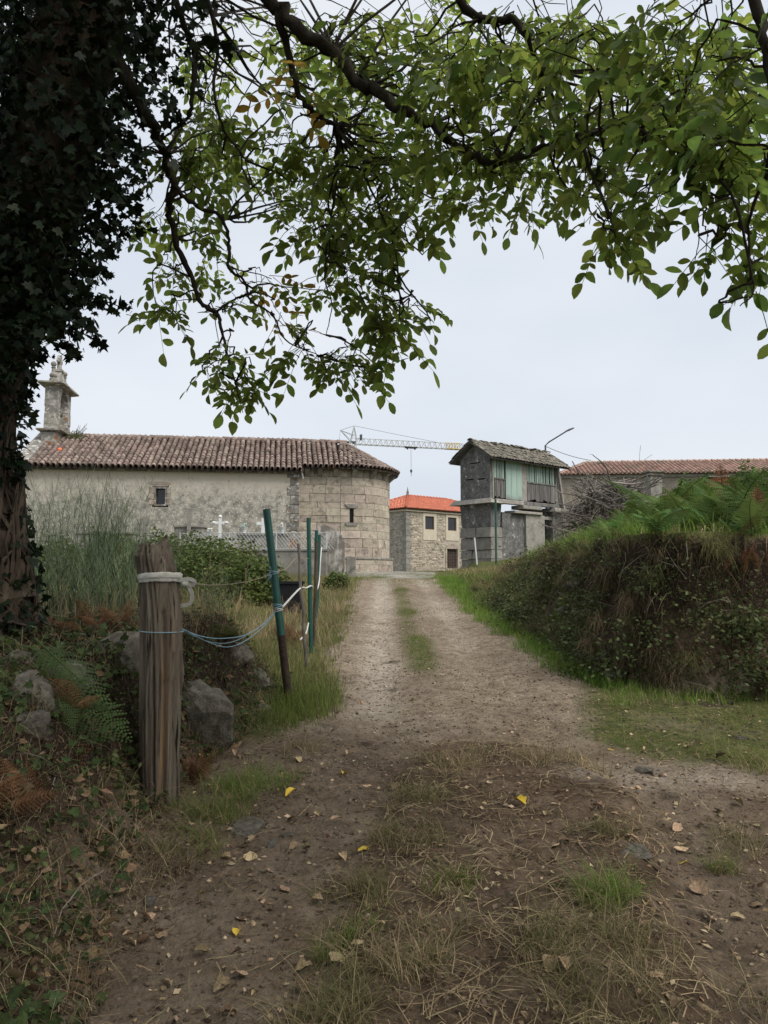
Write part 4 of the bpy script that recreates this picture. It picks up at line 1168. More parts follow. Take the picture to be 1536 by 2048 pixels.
# ------------------------------------------------------------------ the little cemetery in front of the nave
def churchpt(l, d, z=0.0):
    c, s = math.cos(CH_A), math.sin(CH_A)
    return Vector((-3.21 + l * c - d * s, 29.0 + l * s + d * c, 1.6 + z))
def build_cemetery():
    cr = MT['white_stone']
    def cross(px, pyb, pyt, Y, label, mt, arm=0.32, ornate=False, wf=0.22):
        b, t = at(px, pyb, Y), at(px, pyt, Y); h = t.z - b.z
        X = thing('grave_cross', label, 'cross', b, R(7), 'crosses in the cemetery')
        w = h * wf / 2 * 0.7
        za = h * 0.66
        m = MB()
        m.box(-w, w, -w * .7, w * .7, -0.35, h); m.build('shaft', MT[mt], X)
        a = h * arm
        for s in (-1, 1):
            x0, x1 = sorted((s * (w + 0.002), s * a))
            MB().box(x0, x1, -w * .65, w * .65, za - w * .9, za + w * .9).build('arm', MT[mt], X)
            if ornate: MB().lathe([(w * .3, 0), (w * 1.5, w * .6), (w * 1.5, w * 1.4), (w * .3, w * 2)], (s * (a + w * .4), 0, za - w), 6).build('flared_tip', MT[mt], X)
        if ornate: MB().lathe([(w * .8, 0), (w * 1.5, w * .8), (w * .8, w * 1.8), (w * .1, w * 2.3)], (0, 0, h + .002), 6).build('flared_tip', MT[mt], X)
        return X
    cross(290, 1066, 1033, 26.0, 'dark grey stone cross in the cemetery below the nave window', 'concrete', 0.42, wf=0.34)
    cross(378, 1052, 1017, 25.8, 'pale stone cross standing on a broad grave slab', 'stone_base', 0.36, wf=0.30)
    cross(440, 1064, 1036, 25.6, 'white cross with flared tips behind the cemetery fence', 'white_stone', 0.40, True, wf=0.30)
    cross(526, 1068, 1036, 25.4, 'white cross behind the leaning green fence post', 'white_stone', 0.40, wf=0.30)
    cross(206, 1064, 1008, 26.4, 'tall white cross half hidden by the wispy broom', 'stone_base', 0.28, False, wf=0.24)
    def tomb(x0, x1, py0, py1, Y, label, mt='concrete'):
        a, b = at(x0, py0, Y), at(x1, py0, Y); t = at(x0, py1, Y)
        T = thing('tomb', label, 'tomb', (a.x, a.y, a.z), R(3), 'tombs in the cemetery')
        w, h = b.x - a.x, t.z - a.z
        MB().box(0, w, 0, 0.8, -0.5, h - 0.06).build('body', MT[mt], T)
        MB().box(-0.04, w + 0.04, -0.05, 0.85, h - 0.057, h).build('slab', MT['stone_base'], T)
    tomb(348, 404, 1075, 1051, 25.9, 'square grave slab carrying the pale stone cross')
    tomb(474, 574, 1086, 1067, 25.2, 'long grey tomb behind the chain-link fence')
    tomb(150, 262, 1100, 1064, 26.6, 'pale tomb behind the wispy broom', 'white_peel')
    def vase(px, pyb, pyt, Y, label, flower):
        b, t = at(px, pyb, Y), at(px, pyt, Y); h = t.z - b.z
        Vv = thing('flower_vase', label, 'vase', b, 0, 'flower vases on the tombs')
        MB().lathe([(0.07, 0), (0.06, 0.03), (0.085, h * .35), (0.125, h * .6), (0.115, h * .6)], (0, 0, 0), 10).build('vase', MT['white_stone'], Vv)
        m = MB(); rr = random.Random(px)
        for k in range(14):
            a = rr.uniform(0, 6.3); r = rr.uniform(0, 0.10); z = h * rr.uniform(.6, 1.0)
            c = (r * math.cos(a), r * math.sin(a), z); s = 0.04
            m.lathe([(0.005, -s), (s, 0), (0.005, s * .7)], c, 5)
        m.build('bouquet', flower, Vv)
    fg = mat('pale_green_flowers', [(0.3, (0.22, 0.33, 0.26)), (0.7, (0.45, 0.52, 0.47))], 20); fw = mat('white_flowers', [(0.3, (0.45, 0.45, 0.42)), (0.7, (0.62, 0.61, 0.58))], 20)
    vase(488, 1067, 1047, 25.2, 'white vase of pale green flowers on the long tomb', fg)
    vase(564, 1067, 1046, 25.2, 'white vase of white flowers at the tomb end', fw)
    vase(418, 1072, 1057, 25.5, 'small pale vase beside the flared white cross', fw)
    # low concrete wall with chain-link on top
    a, b = at(430, 1146, 24.0), at(652, 1148, 23.6)
    a.z = b.z = 1.3
    u = (b - a); L = u.length; ang = math.atan2(u.y, u.x)
    Wl = thing('cemetery_wall', 'low stained concrete wall along the cemetery edge', 'wall', a, ang)
    hz = at(560, 1099, 23.8).z - 1.3
    MB().box(-1.6, L, 0, 0.25, -0.5, hz - 0.05).build('wall', MT['concrete'], Wl)
    MB().box(-1.6, L + 0.03, -0.03, 0.28, hz - 0.047, hz).build('coping', MT['concrete'], Wl)
    F = thing('chain_link_fence', 'grey chain-link fence on top of the cemetery wall', 'fence', (a.x, a.y, 1.3 + hz), ang)
    fh = 0.52; m = MB(); s = 0.11; r = 0.0075
    x = -1.2
    while x < L:
        for d in (1, -1):
            x0, x1 = (x, x + fh * 0.8) if d > 0 else (x + fh * 0.8, x)
            if max(x0, x1) < L + 0.3: m.tube([(x0, 0.12 + 0.005 * d, 0), (x1, 0.12 + 0.005 * d, fh)], r, 3, False)
        x += s
    m.build('mesh', MT['wire'], F)
    for x in (-1.2, 0.4, 1.9, L - 0.02):
        MB().tube([(x, 0.12, -0.1), (x, 0.12, fh + 0.03)], 0.022, 6).build('fence_post', MT['wire'], F)
    MB().tube([(-1.2, 0.12, fh), (L, 0.12, fh)], 0.01, 4).build('tension_wire', MT['wire'], F)
    MB().tube([(-1.2, 0.12, 0.02), (L, 0.12, 0.02)], 0.01, 4).build('tension_wire', MT['wire'], F)
    # whitewashed gate pillar: sloping shoulder
    q = at(665, 1143, 24.0)
    G = thing('gate_pillar', 'peeling whitewashed pillar with sloping shoulder before the apse', 'pillar', (q.x, q.y, 1.5), R(4))
    sx = 24.0 / FPX
    pts = [(-30, -40), (24, -40), (24, 66), (18, 84), (4, 96), (-10, 104), (-30, 104)]
    mm = MB().prism([(x * sx, z * sx * 0.95) for x, z in pts], 1, 0, 0.4)
    mm.build('shaft', MT['white_peel'], G)
    MB().prism([(x * sx, z * sx * 0.95) for x, z in [(28, -40), (48, -40), (46, 38), (28, 40)]], 1, 0.05, 0.5).build('low_stub', MT['concrete'], G)
build_cemetery()
# ------------------------------------------------------------------ plant materials
MT['bark'] = mat('dark_mossy_bark', [(0.3, (0.018, 0.015, 0.012)), (0.55, (0.045, 0.037, 0.028)), (0.75, (0.085, 0.075, 0.055))], 14, bump=1.0, bscale=30, stretch=(1, 1, 0.5))
MT['trunk_bark'] = mat('brown_fissured_bark', [(0.3, (0.035, 0.026, 0.02)), (0.55, (0.09, 0.068, 0.05)), (0.75, (0.16, 0.125, 0.095))], 9, bump=1.0, bscale=24, stretch=(1, 1, 0.3))
MT['leaf'] = mat('walnut_leaf', [(0.3, (0.050, 0.076, 0.014)), (0.7, (0.094, 0.124, 0.025))], 2.5, vary='island', vamt=0.4, hue=0.022, trans=0.56, glow=3.4, rough=0.5, spec=0.3)
MT['leaf_obj'] = mat('walnut_leaf_single', [(0.3, (0.044, 0.078, 0.016)), (0.7, (0.080, 0.122, 0.027))], 2.5, vary='object', vamt=0.35, hue=0.018, trans=0.56, glow=3.0, rough=0.5, spec=0.3)
MT['leaf_yellow'] = mat('yellowing_walnut_leaf', [(0.3, (0.16, 0.12, 0.02)), (0.7, (0.30, 0.20, 0.03))], 6, vary='island', vamt=0.3, trans=0.45, rough=0.5)
MT['ivy'] = mat('silhouette_ivy_leaf', [(0.3, (0.006, 0.013, 0.005)), (0.7, (0.013, 0.024, 0.008))], 3, vary='island', vamt=0.4, hue=0.012, trans=0.15, rough=0.55, spec=0.2)  # leaf colour lowered to near-black, painting in the backlit silhouette
MT['ivy_obj'] = mat('silhouette_ivy_leaf_single', [(0.3, (0.006, 0.013, 0.005)), (0.7, (0.013, 0.025, 0.008))], 3, vary='object', vamt=0.4, hue=0.012, trans=0.15, rough=0.55, spec=0.2)
MT['ground_ivy'] = mat('ground_ivy_leaf', [(0.3, (0.026, 0.042, 0.013)), (0.7, (0.060, 0.080, 0.026))], 3, vary='island', vamt=0.4, hue=0.02, trans=0.2, rough=0.5)
MT['ground_ivy_obj'] = mat('ground_ivy_leaf_single', [(0.3, (0.026, 0.043, 0.014)), (0.7, (0.060, 0.082, 0.027))], 3, vary='object', vamt=0.4, hue=0.02, trans=0.2, rough=0.5)
MT['grass'] = mat('green_grass', [(0.3, (0.075, 0.115, 0.022)), (0.7, (0.16, 0.19, 0.05))], 0.8, vary='island', vamt=0.4, hue=0.02, trans=0.3, rough=0.6)
MT['grass_bright'] = mat('fresh_green_grass', [(0.3, (0.075, 0.145, 0.022)), (0.7, (0.15, 0.22, 0.045))], 0.8, vary='island', vamt=0.35, hue=0.02, trans=0.3, rough=0.6)
MT['grass_olive'] = mat('tired_olive_grass', [(0.3, (0.085, 0.095, 0.035)), (0.7, (0.19, 0.17, 0.075))], 1.2, vary='island', vamt=0.4, hue=0.025, trans=0.25, rough=0.7)
MT['straw'] = mat('dry_straw', [(0.3, (0.17, 0.125, 0.068)), (0.7, (0.36, 0.28, 0.165))], 1.5, vary='island', vamt=0.45, hue=0.012, trans=0.15, rough=0.8)
MT['straw_dark'] = mat('dead_brown_grass', [(0.3, (0.048, 0.035, 0.022)), (0.7, (0.13, 0.097, 0.058))], 1.5, vary='island', vamt=0.5, hue=0.012, rough=0.9)
MT['broom'] = mat('grey_green_broom', [(0.3, (0.055, 0.082, 0.045)), (0.7, (0.115, 0.145, 0.08))], 1.2, vary='island', vamt=0.4, rough=0.8)
MT['twig'] = mat('dead_twig', [(0.3, (0.075, 0.06, 0.045)), (0.7, (0.22, 0.19, 0.155))], 2.0, vary='island', vamt=0.45, rough=0.9)
MT['twig_obj'] = mat('bleached_branch', [(0.3, (0.085, 0.073, 0.062)), (0.7, (0.24, 0.215, 0.19))], 6.0, vary='object', vamt=0.4, rough=0.9)
MT['bramble'] = mat('bramble_leaf', [(0.3, (0.050, 0.078, 0.022)), (0.7, (0.12, 0.15, 0.045))], 1.2, vary='island', vamt=0.45, hue=0.02, trans=0.2, rough=0.55)
MT['fern'] = mat('green_bracken', [(0.3, (0.05, 0.095, 0.022)), (0.7, (0.10, 0.155, 0.042))], 4, vary='object', vamt=0.5, hue=0.03, trans=0.3, rough=0.6)
MT['shrub_leaf'] = mat('fresh_shrub_leaf', [(0.3, (0.045, 0.085, 0.02)), (0.7, (0.10, 0.155, 0.042))], 1.0, vary='island', vamt=0.5, hue=0.025, trans=0.3, rough=0.6)
MT['fern_deep'] = mat('deep_green_fern', [(0.3, (0.038, 0.066, 0.022)), (0.7, (0.078, 0.115, 0.040))], 6, vary='object', vamt=0.2, trans=0.25, rough=0.6)
MT['fern_brown'] = mat('withered_fern', [(0.3, (0.095, 0.048, 0.023)), (0.7, (0.21, 0.112, 0.056))], 8, vary='object', vamt=0.25, trans=0.2, rough=0.8)
MT['dry_leaf'] = mat('dry_brown_leaf', [(0.3, (0.18, 0.115, 0.06)), (0.7, (0.43, 0.32, 0.21))], 9, vary='object', vamt=0.6, hue=0.02, rough=0.8, bump=0.3)
MT['dry_leaf_s'] = mat('dry_leaf_scraps', [(0.3, (0.085, 0.052, 0.028)), (0.7, (0.23, 0.155, 0.09))], 14, vary='island', vamt=0.5, hue=0.015, rough=0.8)
MT['pale_scrap'] = mat('pale_leaf_scraps', [(0.3, (0.22, 0.155, 0.09)), (0.7, (0.44, 0.34, 0.23))], 14, vary='island', vamt=0.5, hue=0.02, rough=0.8)
MT['yellow_leaf'] = mat('yellow_fallen_leaf', [(0.3, (0.50, 0.33, 0.03)), (0.7, (0.64, 0.47, 0.08))], 14, rough=0.7)
MT['rock'] = mat('grey_lichened_rock', [(0.3, (0.07, 0.062, 0.05)), (0.52, (0.165, 0.148, 0.12)), (0.75, (0.29, 0.265, 0.22))], 3.5, bump=1.0, bscale=20, vary='object', vamt=0.15,
                 layers=[((0.06, 0.062, 0.022), 2.5, 0.60, 0.72, 'noise'), ((0.30, 0.29, 0.25), 16.0, 0.64, 0.70, 'noise')])
MT['moss'] = mat('olive_moss', [(0.3, (0.04, 0.043, 0.012)), (0.7, (0.095, 0.09, 0.03))], 12, bump=1.0, bscale=60)
MT['clod'] = mat('earth_clod', [(0.3, (0.055, 0.038, 0.027)), (0.7, (0.16, 0.118, 0.085))], 8, vary='island', vamt=0.5)
MT['pebble'] = mat('path_gravel', [(0.3, (0.12, 0.093, 0.068)), (0.7, (0.25, 0.205, 0.155))], 8, vary='island', vamt=0.4)

# ------------------------------------------------------------------ plant generators
def unit(a): return a / np.maximum(np.linalg.norm(a, axis=-1, keepdims=True), 1e-9)
def blades(P, h, w, az, lean, droop, seg=3, rng=RNG, twist=None):
    """tapering bent strips: P (n,3) roots, h length, w width, az lean direction, lean sideways reach, droop fall of the tip"""
    n = len(P)
    P = np.asarray(P, float); h = np.broadcast_to(h, n); w = np.broadcast_to(w, n)
    d = np.stack([np.cos(az), np.sin(az), np.zeros(n)], -1)
    ta = az + np.pi / 2 + (rng.uniform(-0.9, 0.9, n) if twist is None else twist)
    sd = np.stack([np.cos(ta), np.sin(ta), np.zeros(n)], -1)
    rows = []
    for k in range(seg + 1):
        t = k / seg
        c = P + d * (h * lean * (t ** 1.6))[:, None]
        c[:, 2] += h * (t - droop * t * t)
        if k < seg:
            ww = (w * (1 - 0.75 * t) * 0.5)[:, None]
            rows += [c - sd * ww, c + sd * ww]
        else:
            rows += [c]
    V = np.stack(rows, 1).reshape(-1, 3)
    m = 2 * seg + 1
    b = np.arange(n)[:, None] * m
    q = np.concatenate([b + np.array([2 * k, 2 * k + 1, 2 * k + 3, 2 * k + 2]) for k in range(seg - 1)], 0) if seg > 1 else np.zeros((0, 4), int)
    t3 = b + np.array([2 * seg - 2, 2 * seg - 1, 2 * seg])
    return V, [q, t3]
def merge(parts):
    VV, fs, off = [], {}, 0
    for V, F in parts:
        VV.append(V)
        for f in F:
            if len(f): fs.setdefault(f.shape[1], []).append(np.asarray(f) + off)
        off += len(V)
    return np.concatenate(VV), [np.concatenate(v) for v in fs.values()]
def curl(T, fold=0.0, tip=0.0):
    T = T.copy(); T[:, 2] += fold * np.abs(T[:, 0]) - tip * T[:, 1] ** 2
    return T
def stamp(T, F, M, pos):
    """template T (v,3), faces lists, matrices M (n,3,3) (columns are axes), positions (n,3)"""
    V = np.einsum('nij,vj->nvi', M, T) + pos[:, None, :]
    n, v = len(pos), len(T)
    b = np.arange(n)[:, None, None] * v
    return V.reshape(-1, 3), [(b + np.asarray(f)[None]).reshape(-1, np.asarray(f).shape[1]) for f in F]
def axes(y, nhint, scale, roll=None):
    """matrices whose y axis runs along y with normal near nhint"""
    y = unit(y); x = unit(np.cross(y, nhint)); z = np.cross(x, y)
    return np.stack([x, y, z], -1) * np.asarray(scale)[:, None, None]
# leaflet templates (length 1 along y)
LEAF_T = np.array([(0, 0, 0), (.14, .14, .02), (.25, .34, .04), (.29, .58, .035), (.19, .84, .0), (0, 1, -.05), (-.19, .84, .0), (-.29, .58, .035), (-.25, .34, .04), (-.14, .14, .02), (0, .3, -.01), (0, .62, -.015)], float)
LEAF_F = [np.array([(0, 1, 10), (0, 10, 9), (4, 5, 11), (5, 6, 11)]), np.array([(1, 2, 11, 10), (2, 3, 4, 11), (6, 7, 8, 11), (11, 8, 9, 10)])]
IVY_T = np.array([(0, 0, 0), (.22, -.08, .02), (.5, .12, -.02), (.28, .32, .02), (.36, .62, -.02), (.12, .62, .02), (0, 1, -.06), (-.12, .62, .02), (-.36, .62, -.02), (-.28, .32, .02), (-.5, .12, -.02), (-.22, -.08, .02), (0, .35, -.03)], float)
IVY_F = [np.array([(i, (i + 1) % 12, 12) for i in range(12)])]
SMALL_T = np.array([(0, 0, 0), (.3, .45, .06), (0, 1, 0), (-.3, .45, .06), (0, .5, -.03)], float)
SMALL_F = [np.array([(0, 1, 4), (1, 2, 4), (2, 3, 4), (3, 0, 4)])]
def rand_dirs(n, rng=RNG, zlo=-1, zhi=1):
    a = rng.uniform(0, 2 * np.pi, n); z = rng.uniform(zlo, zhi, n); r = np.sqrt(1 - z * z)
    return np.stack([r * np.cos(a), r * np.sin(a), z], -1)
def leaf_cloud(P, size, T, F, rng=RNG, droop=0.5, zlo=-0.6, zhi=0.5):
    n = len(P)
    y = rand_dirs(n, rng, zlo, zhi); y[:, 2] -= droop * rng.random(n)
    nh = rand_dirs(n, rng, 0.0, 1.0)
    return stamp(T, F, axes(y, nh, size), P)
def solo(names, T, F, M, pos, mt, parent, meshname):
    """single leaf objects sharing one mesh"""
    me = npmesh(meshname, T, F); me.materials.append(mt)
    pl = np.array(parent.matrix_world.translation) if parent else np.zeros(3)
    for m_, p_ in zip(M, pos):
        o = bpy.data.objects.new(names, me); COL.objects.link(o)
        if parent: o.parent = parent
        p_ = p_ - pl
        o.matrix_basis = Matrix(((m_[0, 0], m_[0, 1], m_[0, 2], p_[0]), (m_[1, 0], m_[1, 1], m_[1, 2], p_[1]), (m_[2, 0], m_[2, 1], m_[2, 2], p_[2]), (0, 0, 0, 1)))
def inview(P, pad=20):
    x, y, d = project(P)
    return (x > -pad) & (x < 1536 + pad) & (y > -pad) & (y < 2048 + pad) & (np.asarray(P)[..., 1] > 0.3)

def spline(pts, n=6):
    """Catmull-Rom through points (k,dims)"""
    pts = np.asarray(pts, float)
    P = np.vstack([2 * pts[0] - pts[1], pts, 2 * pts[-1] - pts[-2]])
    out = []
    for i in range(1, len(P) - 2):
        for t in np.linspace(0, 1, n, endpoint=False):
            p0, p1, p2, p3 = P[i - 1], P[i], P[i + 1], P[i + 2]
            out.append(0.5 * ((2 * p1) + (-p0 + p2) * t + (2 * p0 - 5 * p1 + 4 * p2 - p3) * t * t + (-p0 + 3 * p1 - 3 * p2 + p3) * t ** 3))
    out.append(pts[-1])
    return np.array(out)

# ------------------------------------------------------------------ the walnut tree with its ivy
TREE_AT = Vector((-2.85, 5.2, gz(-2.85, 5.2) - 0.1))
WALNUT = thing('walnut_tree', 'big walnut tree at the left with branches arching over the track', 'tree', TREE_AT)
def wpts(L):
    """(px, py, depth, radius) -> world points and radii"""
    return np.array([[*at(a, b, d), r] for a, b, d, r in L])
def build_tree():
    rng = np.random.default_rng(17)
    random.seed(5)
    loc = np.array(TREE_AT)
    def limb(L, name, mt, world=None, n=6, sides=8, jit=0.0, wob=0.012):
        if world is None and name == 'branch': L = [(a, b_, d - .3, r_ * .62) for a, b_, d, r_ in L]
        W = wpts(L) if world is None else np.array(world, float)
        S = spline(W, n)
        S[1:-1, :3] += rng.normal(0, 1, (len(S) - 2, 3)) * np.minimum(S[1:-1, 3:4] * 0.35, wob)
        m = MB().tube([tuple(p[:3] - loc) for p in S], list(np.maximum(S[:, 3], 0.002)), sides, True, jit)
        m.build(name, mt, WALNUT, smooth=True)
        return S
    trunk_px = [(-50, 1330, 5.25, .50), (-44, 1200, 5.2, .36), (-56, 1050, 5.15, .33), (-76, 850, 5.1, .32), (-20, 600, 5.0, .32), (70, 380, 4.9, .30), (140, 120, 4.8, .28), (200, -120, 4.7, .26), (260, -420, 4.6, .22)]
    S0 = limb(trunk_px, 'trunk', MT['trunk_bark'], n=10, sides=22, jit=0.025, wob=0.015)
    T = S0[-1]
    B = {}
    top = at(262, -300, 4.62)
    B['main'] = limb([(235, -330, 4.65, .15), (360, -170, 4.7, .11), (530, -10, 4.72, .075), (600, 62, 4.75, .066), (672, 112, 4.8, .060), (735, 172, 4.8, .056), (800, 216, 4.75, .050), (862, 254, 4.7, .046), (922, 296, 4.65, .040), (985, 325, 4.6, .034), (1040, 312, 4.5, .027), (1105, 284, 4.35, .022), (1165, 272, 4.2, .02), (1220, 262, 4.05, .022), (1278, 262, 3.95, .02), (1322, 300, 3.85, .014)], 'branch', MT['bark'], jit=0.22)
    B['hang'] = limb([(552, 12, 4.72, .04), (575, 100, 4.8, .034), (600, 190, 4.9, .03), (640, 236, 5.0, .027), (676, 258, 5.05, .02), (676, 330, 5.1, .014), (668, 400, 5.1, .012), (655, 480, 5.15, .011), (650, 560, 5.2, .008), (664, 610, 5.2, .006), (652, 670, 5.2, .004)], 'branch', MT['bark'], jit=0.2)
    B['left'] = limb([(205, 60, 4.9, .085), (285, 210, 5.0, .06), (325, 300, 5.2, .045), (345, 370, 5.3, .04), (337, 412, 5.4, .036), (352, 480, 5.45, .034), (384, 560, 5.5, .03), (402, 606, 5.5, .026), (432, 626, 5.5, .024), (442, 655, 5.45, .017), (455, 712, 5.4, .014), (470, 765, 5.4, .009), (486, 826, 5.35, .003)], 'branch', MT['bark'], jit=0.22)
    B['left2'] = limb([(345, 372, 5.3, .026), (395, 415, 5.35, .022), (438, 432, 5.4, .02), (458, 480, 5.45, .018), (458, 535, 5.45, .017), (488, 560, 5.45, .014), (500, 600, 5.4, .012), (545, 630, 5.35, .01), (572, 680, 5.3, .008), (640, 712, 5.3, .005)], 'branch', MT['bark'], jit=0.2)
    B['left3'] = limb([(432, 626, 5.5, .016), (462, 602, 5.48, .014), (495, 588, 5.45, .013)], 'branch', MT['bark'], jit=0.2)
    B['left4'] = limb([(240, -200, 4.7, .06), (375, 60, 5.0, .03), (388, 150, 5.0, .026), (380, 225, 5.05, .02), (345, 262, 5.1, .014), (312, 290, 5.15, .008)], 'branch', MT['bark'], jit=0.2)
    B['left5'] = limb([(360, -150, 4.75, .05), (430, 60, 4.95, .022), (428, 180, 5.0, .016), (448, 260, 5.1, .013), (490, 320, 5.15, .008), (500, 370, 5.15, .004)], 'branch', MT['bark'], jit=0.2)
    B['low'] = limb([(676, 260, 5.05, .018), (720, 330, 5.05, .014), (760, 420, 5.1, .010), (790, 500, 5.15, .008), (800, 600, 5.2, .005)], 'branch', MT['bark'], jit=0.2)
    B['over'] = limb([(262, -380, 4.6, .17), (600, -420, 4.3, .13), (900, -300, 4.1, .10), (1200, -260, 3.7, .075), (1440, -160, 3.3, .05), (1512, 10, 3.15, .032), (1536, 130, 3.1, .028), (1550, 300, 3.1, .018), (1500, 430, 3.3, .010), (1500, 560, 3.4, .006)], 'branch', MT['bark'], jit=0.2)
    B['mid'] = limb([(880, -305, 4.1, .06), (900, -60, 4.2, .04), (950, 30, 4.2, .034), (1030, 42, 4.15, .03), (1060, 92, 4.15, .02), (1085, 150, 4.2, .015), (1095, 190, 4.2, .008)], 'branch', MT['bark'], jit=0.22)
    B['right'] = limb([(1290, 270, 3.95, .016), (1345, 315, 3.7, .014), (1420, 345, 3.5, .012), (1468, 400, 3.4, .01), (1497, 520, 3.4, .009), (1507, 582, 3.4, .007), (1480, 612, 3.4, .003)], 'branch', MT['bark'], jit=0.2)
    B['drop'] = limb([(1160, 274, 4.2, .016), (1185, 350, 4.0, .014), (1215, 420, 3.9, .011), (1232, 475, 3.85, .006)], 'branch', MT['bark'], jit=0.2)
    B['drop2'] = limb([(1460, 395, 3.4, .007), (1400, 420, 3.45, .005), (1398, 480, 3.5, .004), (1390, 520, 3.5, .002)], 'branch', MT['bark'])
    # clumps of leaves: centre and spread seen from the track, distance, number of compound leaves, leaflet length
    E = [(330, 605, 42, 40, 5.5, 5), (345, 535, 42, 34, 5.5, 4), (440, 535, 55, 34, 5.5, 4), (535, 560, 30, 32, 5.4, 3), (470, 592, 40, 28, 5.45, 3), (450, 690, 42, 34, 5.4, 5), (482, 752, 34, 36, 5.35, 5), (430, 730, 28, 28, 5.4, 3),
         (600, 690, 40, 28, 5.3, 5), (690, 715, 52, 32, 5.25, 8), (735, 732, 20, 20, 5.2, 3), (560, 632, 30, 26, 5.35, 3), (640, 565, 36, 36, 5.2, 4), (722, 560, 62, 44, 5.2, 9), (790, 622, 50, 42, 5.15, 9), (832, 598, 24, 26, 5.1, 3), (780, 660, 30, 26, 5.15, 4),
         (700, 480, 66, 44, 5.15, 9), (800, 460, 55, 40, 5.1, 8), (620, 440, 60, 50, 5.2, 8), (730, 400, 85, 50, 5.1, 12), (560, 385, 55, 42, 5.3, 6), (640, 310, 95, 60, 5.1, 14), (545, 260, 50, 50, 5.1, 6), (760, 310, 85, 70, 5.0, 15), (860, 370, 55, 40, 4.95, 8), (940, 385, 45, 30, 4.8, 6),
         (400, 440, 50, 40, 5.35, 5), (325, 430, 46, 44, 5.4, 5), (420, 330, 66, 60, 5.2, 11), (440, 220, 50, 55, 5.1, 8), (350, 320, 50, 60, 5.2, 8), (600, 140, 60, 70, 4.9, 9), (700, 60, 90, 60, 4.7, 12), (850, 120, 100, 90, 4.5, 16), (900, 250, 95, 70, 4.6, 15), (700, 200, 80, 70, 4.9, 12),
         (1000, 60, 100, 70, 4.1, 13), (1020, 200, 90, 70, 4.25, 13), (1040, 320, 75, 45, 4.4, 10), (1055, 395, 42, 26, 4.4, 4), (1160, 100, 100, 90, 3.7, 12), (1180, 230, 90, 65, 3.9, 11), (1180, 360, 60, 42, 3.95, 8), (1235, 430, 66, 48, 3.85, 8), (1300, 425, 26, 40, 3.75, 4), (1215, 490, 28, 18, 3.85, 3),
         (1300, 60, 100, 80, 3.3, 11), (1320, 200, 90, 75, 3.4, 11), (1430, 110, 100, 90, 3.1, 11), (1440, 250, 80, 65, 3.1, 9), (1500, 350, 45, 50, 3.2, 6), (1480, 440, 46, 40, 3.4, 5), (1440, 505, 36, 24, 3.5, 3), (1515, 500, 28, 30, 3.4, 3), (1522, 590, 16, 14, 3.4, 1), (1510, 620, 10, 10, 3.4, 1), (1385, 325, 50, 40, 3.4, 5),
         # farther layer of the crown
         (560, 60, 90, 70, 6.2, 12), (700, 150, 110, 70, 6.4, 16), (860, 60, 110, 80, 6.3, 16), (820, 300, 80, 60, 6.2, 10), (980, 130, 110, 80, 5.8, 16), (980, 300, 70, 50, 5.8, 9), (1100, 250, 80, 60, 5.4, 10), (1130, 60, 110, 70, 5.4, 14), (1250, 150, 110, 80, 5.0, 14), (1280, 300, 60, 40, 4.8, 6), (1400, 60, 110, 80, 4.6, 12), (1420, 200, 100, 70, 4.6, 11), (640, 380, 80, 50, 6.0, 9), (500, 300, 50, 60, 6.0, 6), (420, 120, 70, 80, 5.8, 10), (420, 260, 60, 60, 5.9, 8), (1500, 300, 50, 50, 4.5, 6)]
    allb = np.concatenate([S for S in B.values()])
    Ms, Ps, yel = [], [], []
    rach, twigs = MB(), MB()
    def compound(c, size, d0, yellow=False):
        """one compound leaf: drooping stalk with pairs of leaflets and a terminal one"""
        nl = rng.integers(2, 4)
        Ls = size * (2.0 + 0.45 * nl)
        d = np.array(d0, float); d[2] -= 0.25; d = d / np.linalg.norm(d)
        side = np.cross(d, [0, 0, 1.0]); side /= np.linalg.norm(side) + 1e-9
        upv = np.cross(side, d)
        roll = rng.uniform(-0.7, 0.7); s2 = side * math.cos(roll) + upv * math.sin(roll); u2 = np.cross(s2, d)
        p = np.array(c); pts = [p]
        for k in range(1, 6):
            t = k / 5
            q = p + d * Ls * t; q[2] -= 0.30 * Ls * t * t
            pts.append(q)
        rach.tube([tuple(a - loc) for a in (pts[0], pts[2], pts[5])], [0.0028, .0023, .0015], 3, False)
        def leaflet(i, y, sc):
            y = y + rng.normal(0, 0.13, 3); y[2] -= 0.25
            nh = u2 + rng.normal(0, 0.35, 3)
            M = axes(y[None], nh[None], [sc])[0]
            M[:, 0] *= rng.uniform(.72, 1.15)
            Ms.append(M); Ps.append(pts[i]); yel.append(yellow)
        for j in range(nl):
            i = 5 - nl + j
            f = 0.72 + 0.25 * (j / max(1, nl - 1)) + rng.uniform(-0.08, 0.08)
            for s in (1, -1):
                if rng.random() < 0.06: continue
                leaflet(i, s2 * s * 0.9 + d * 0.55, size * f)
        leaflet(5, d * 1.0, size * rng.uniform(1.0, 1.2))
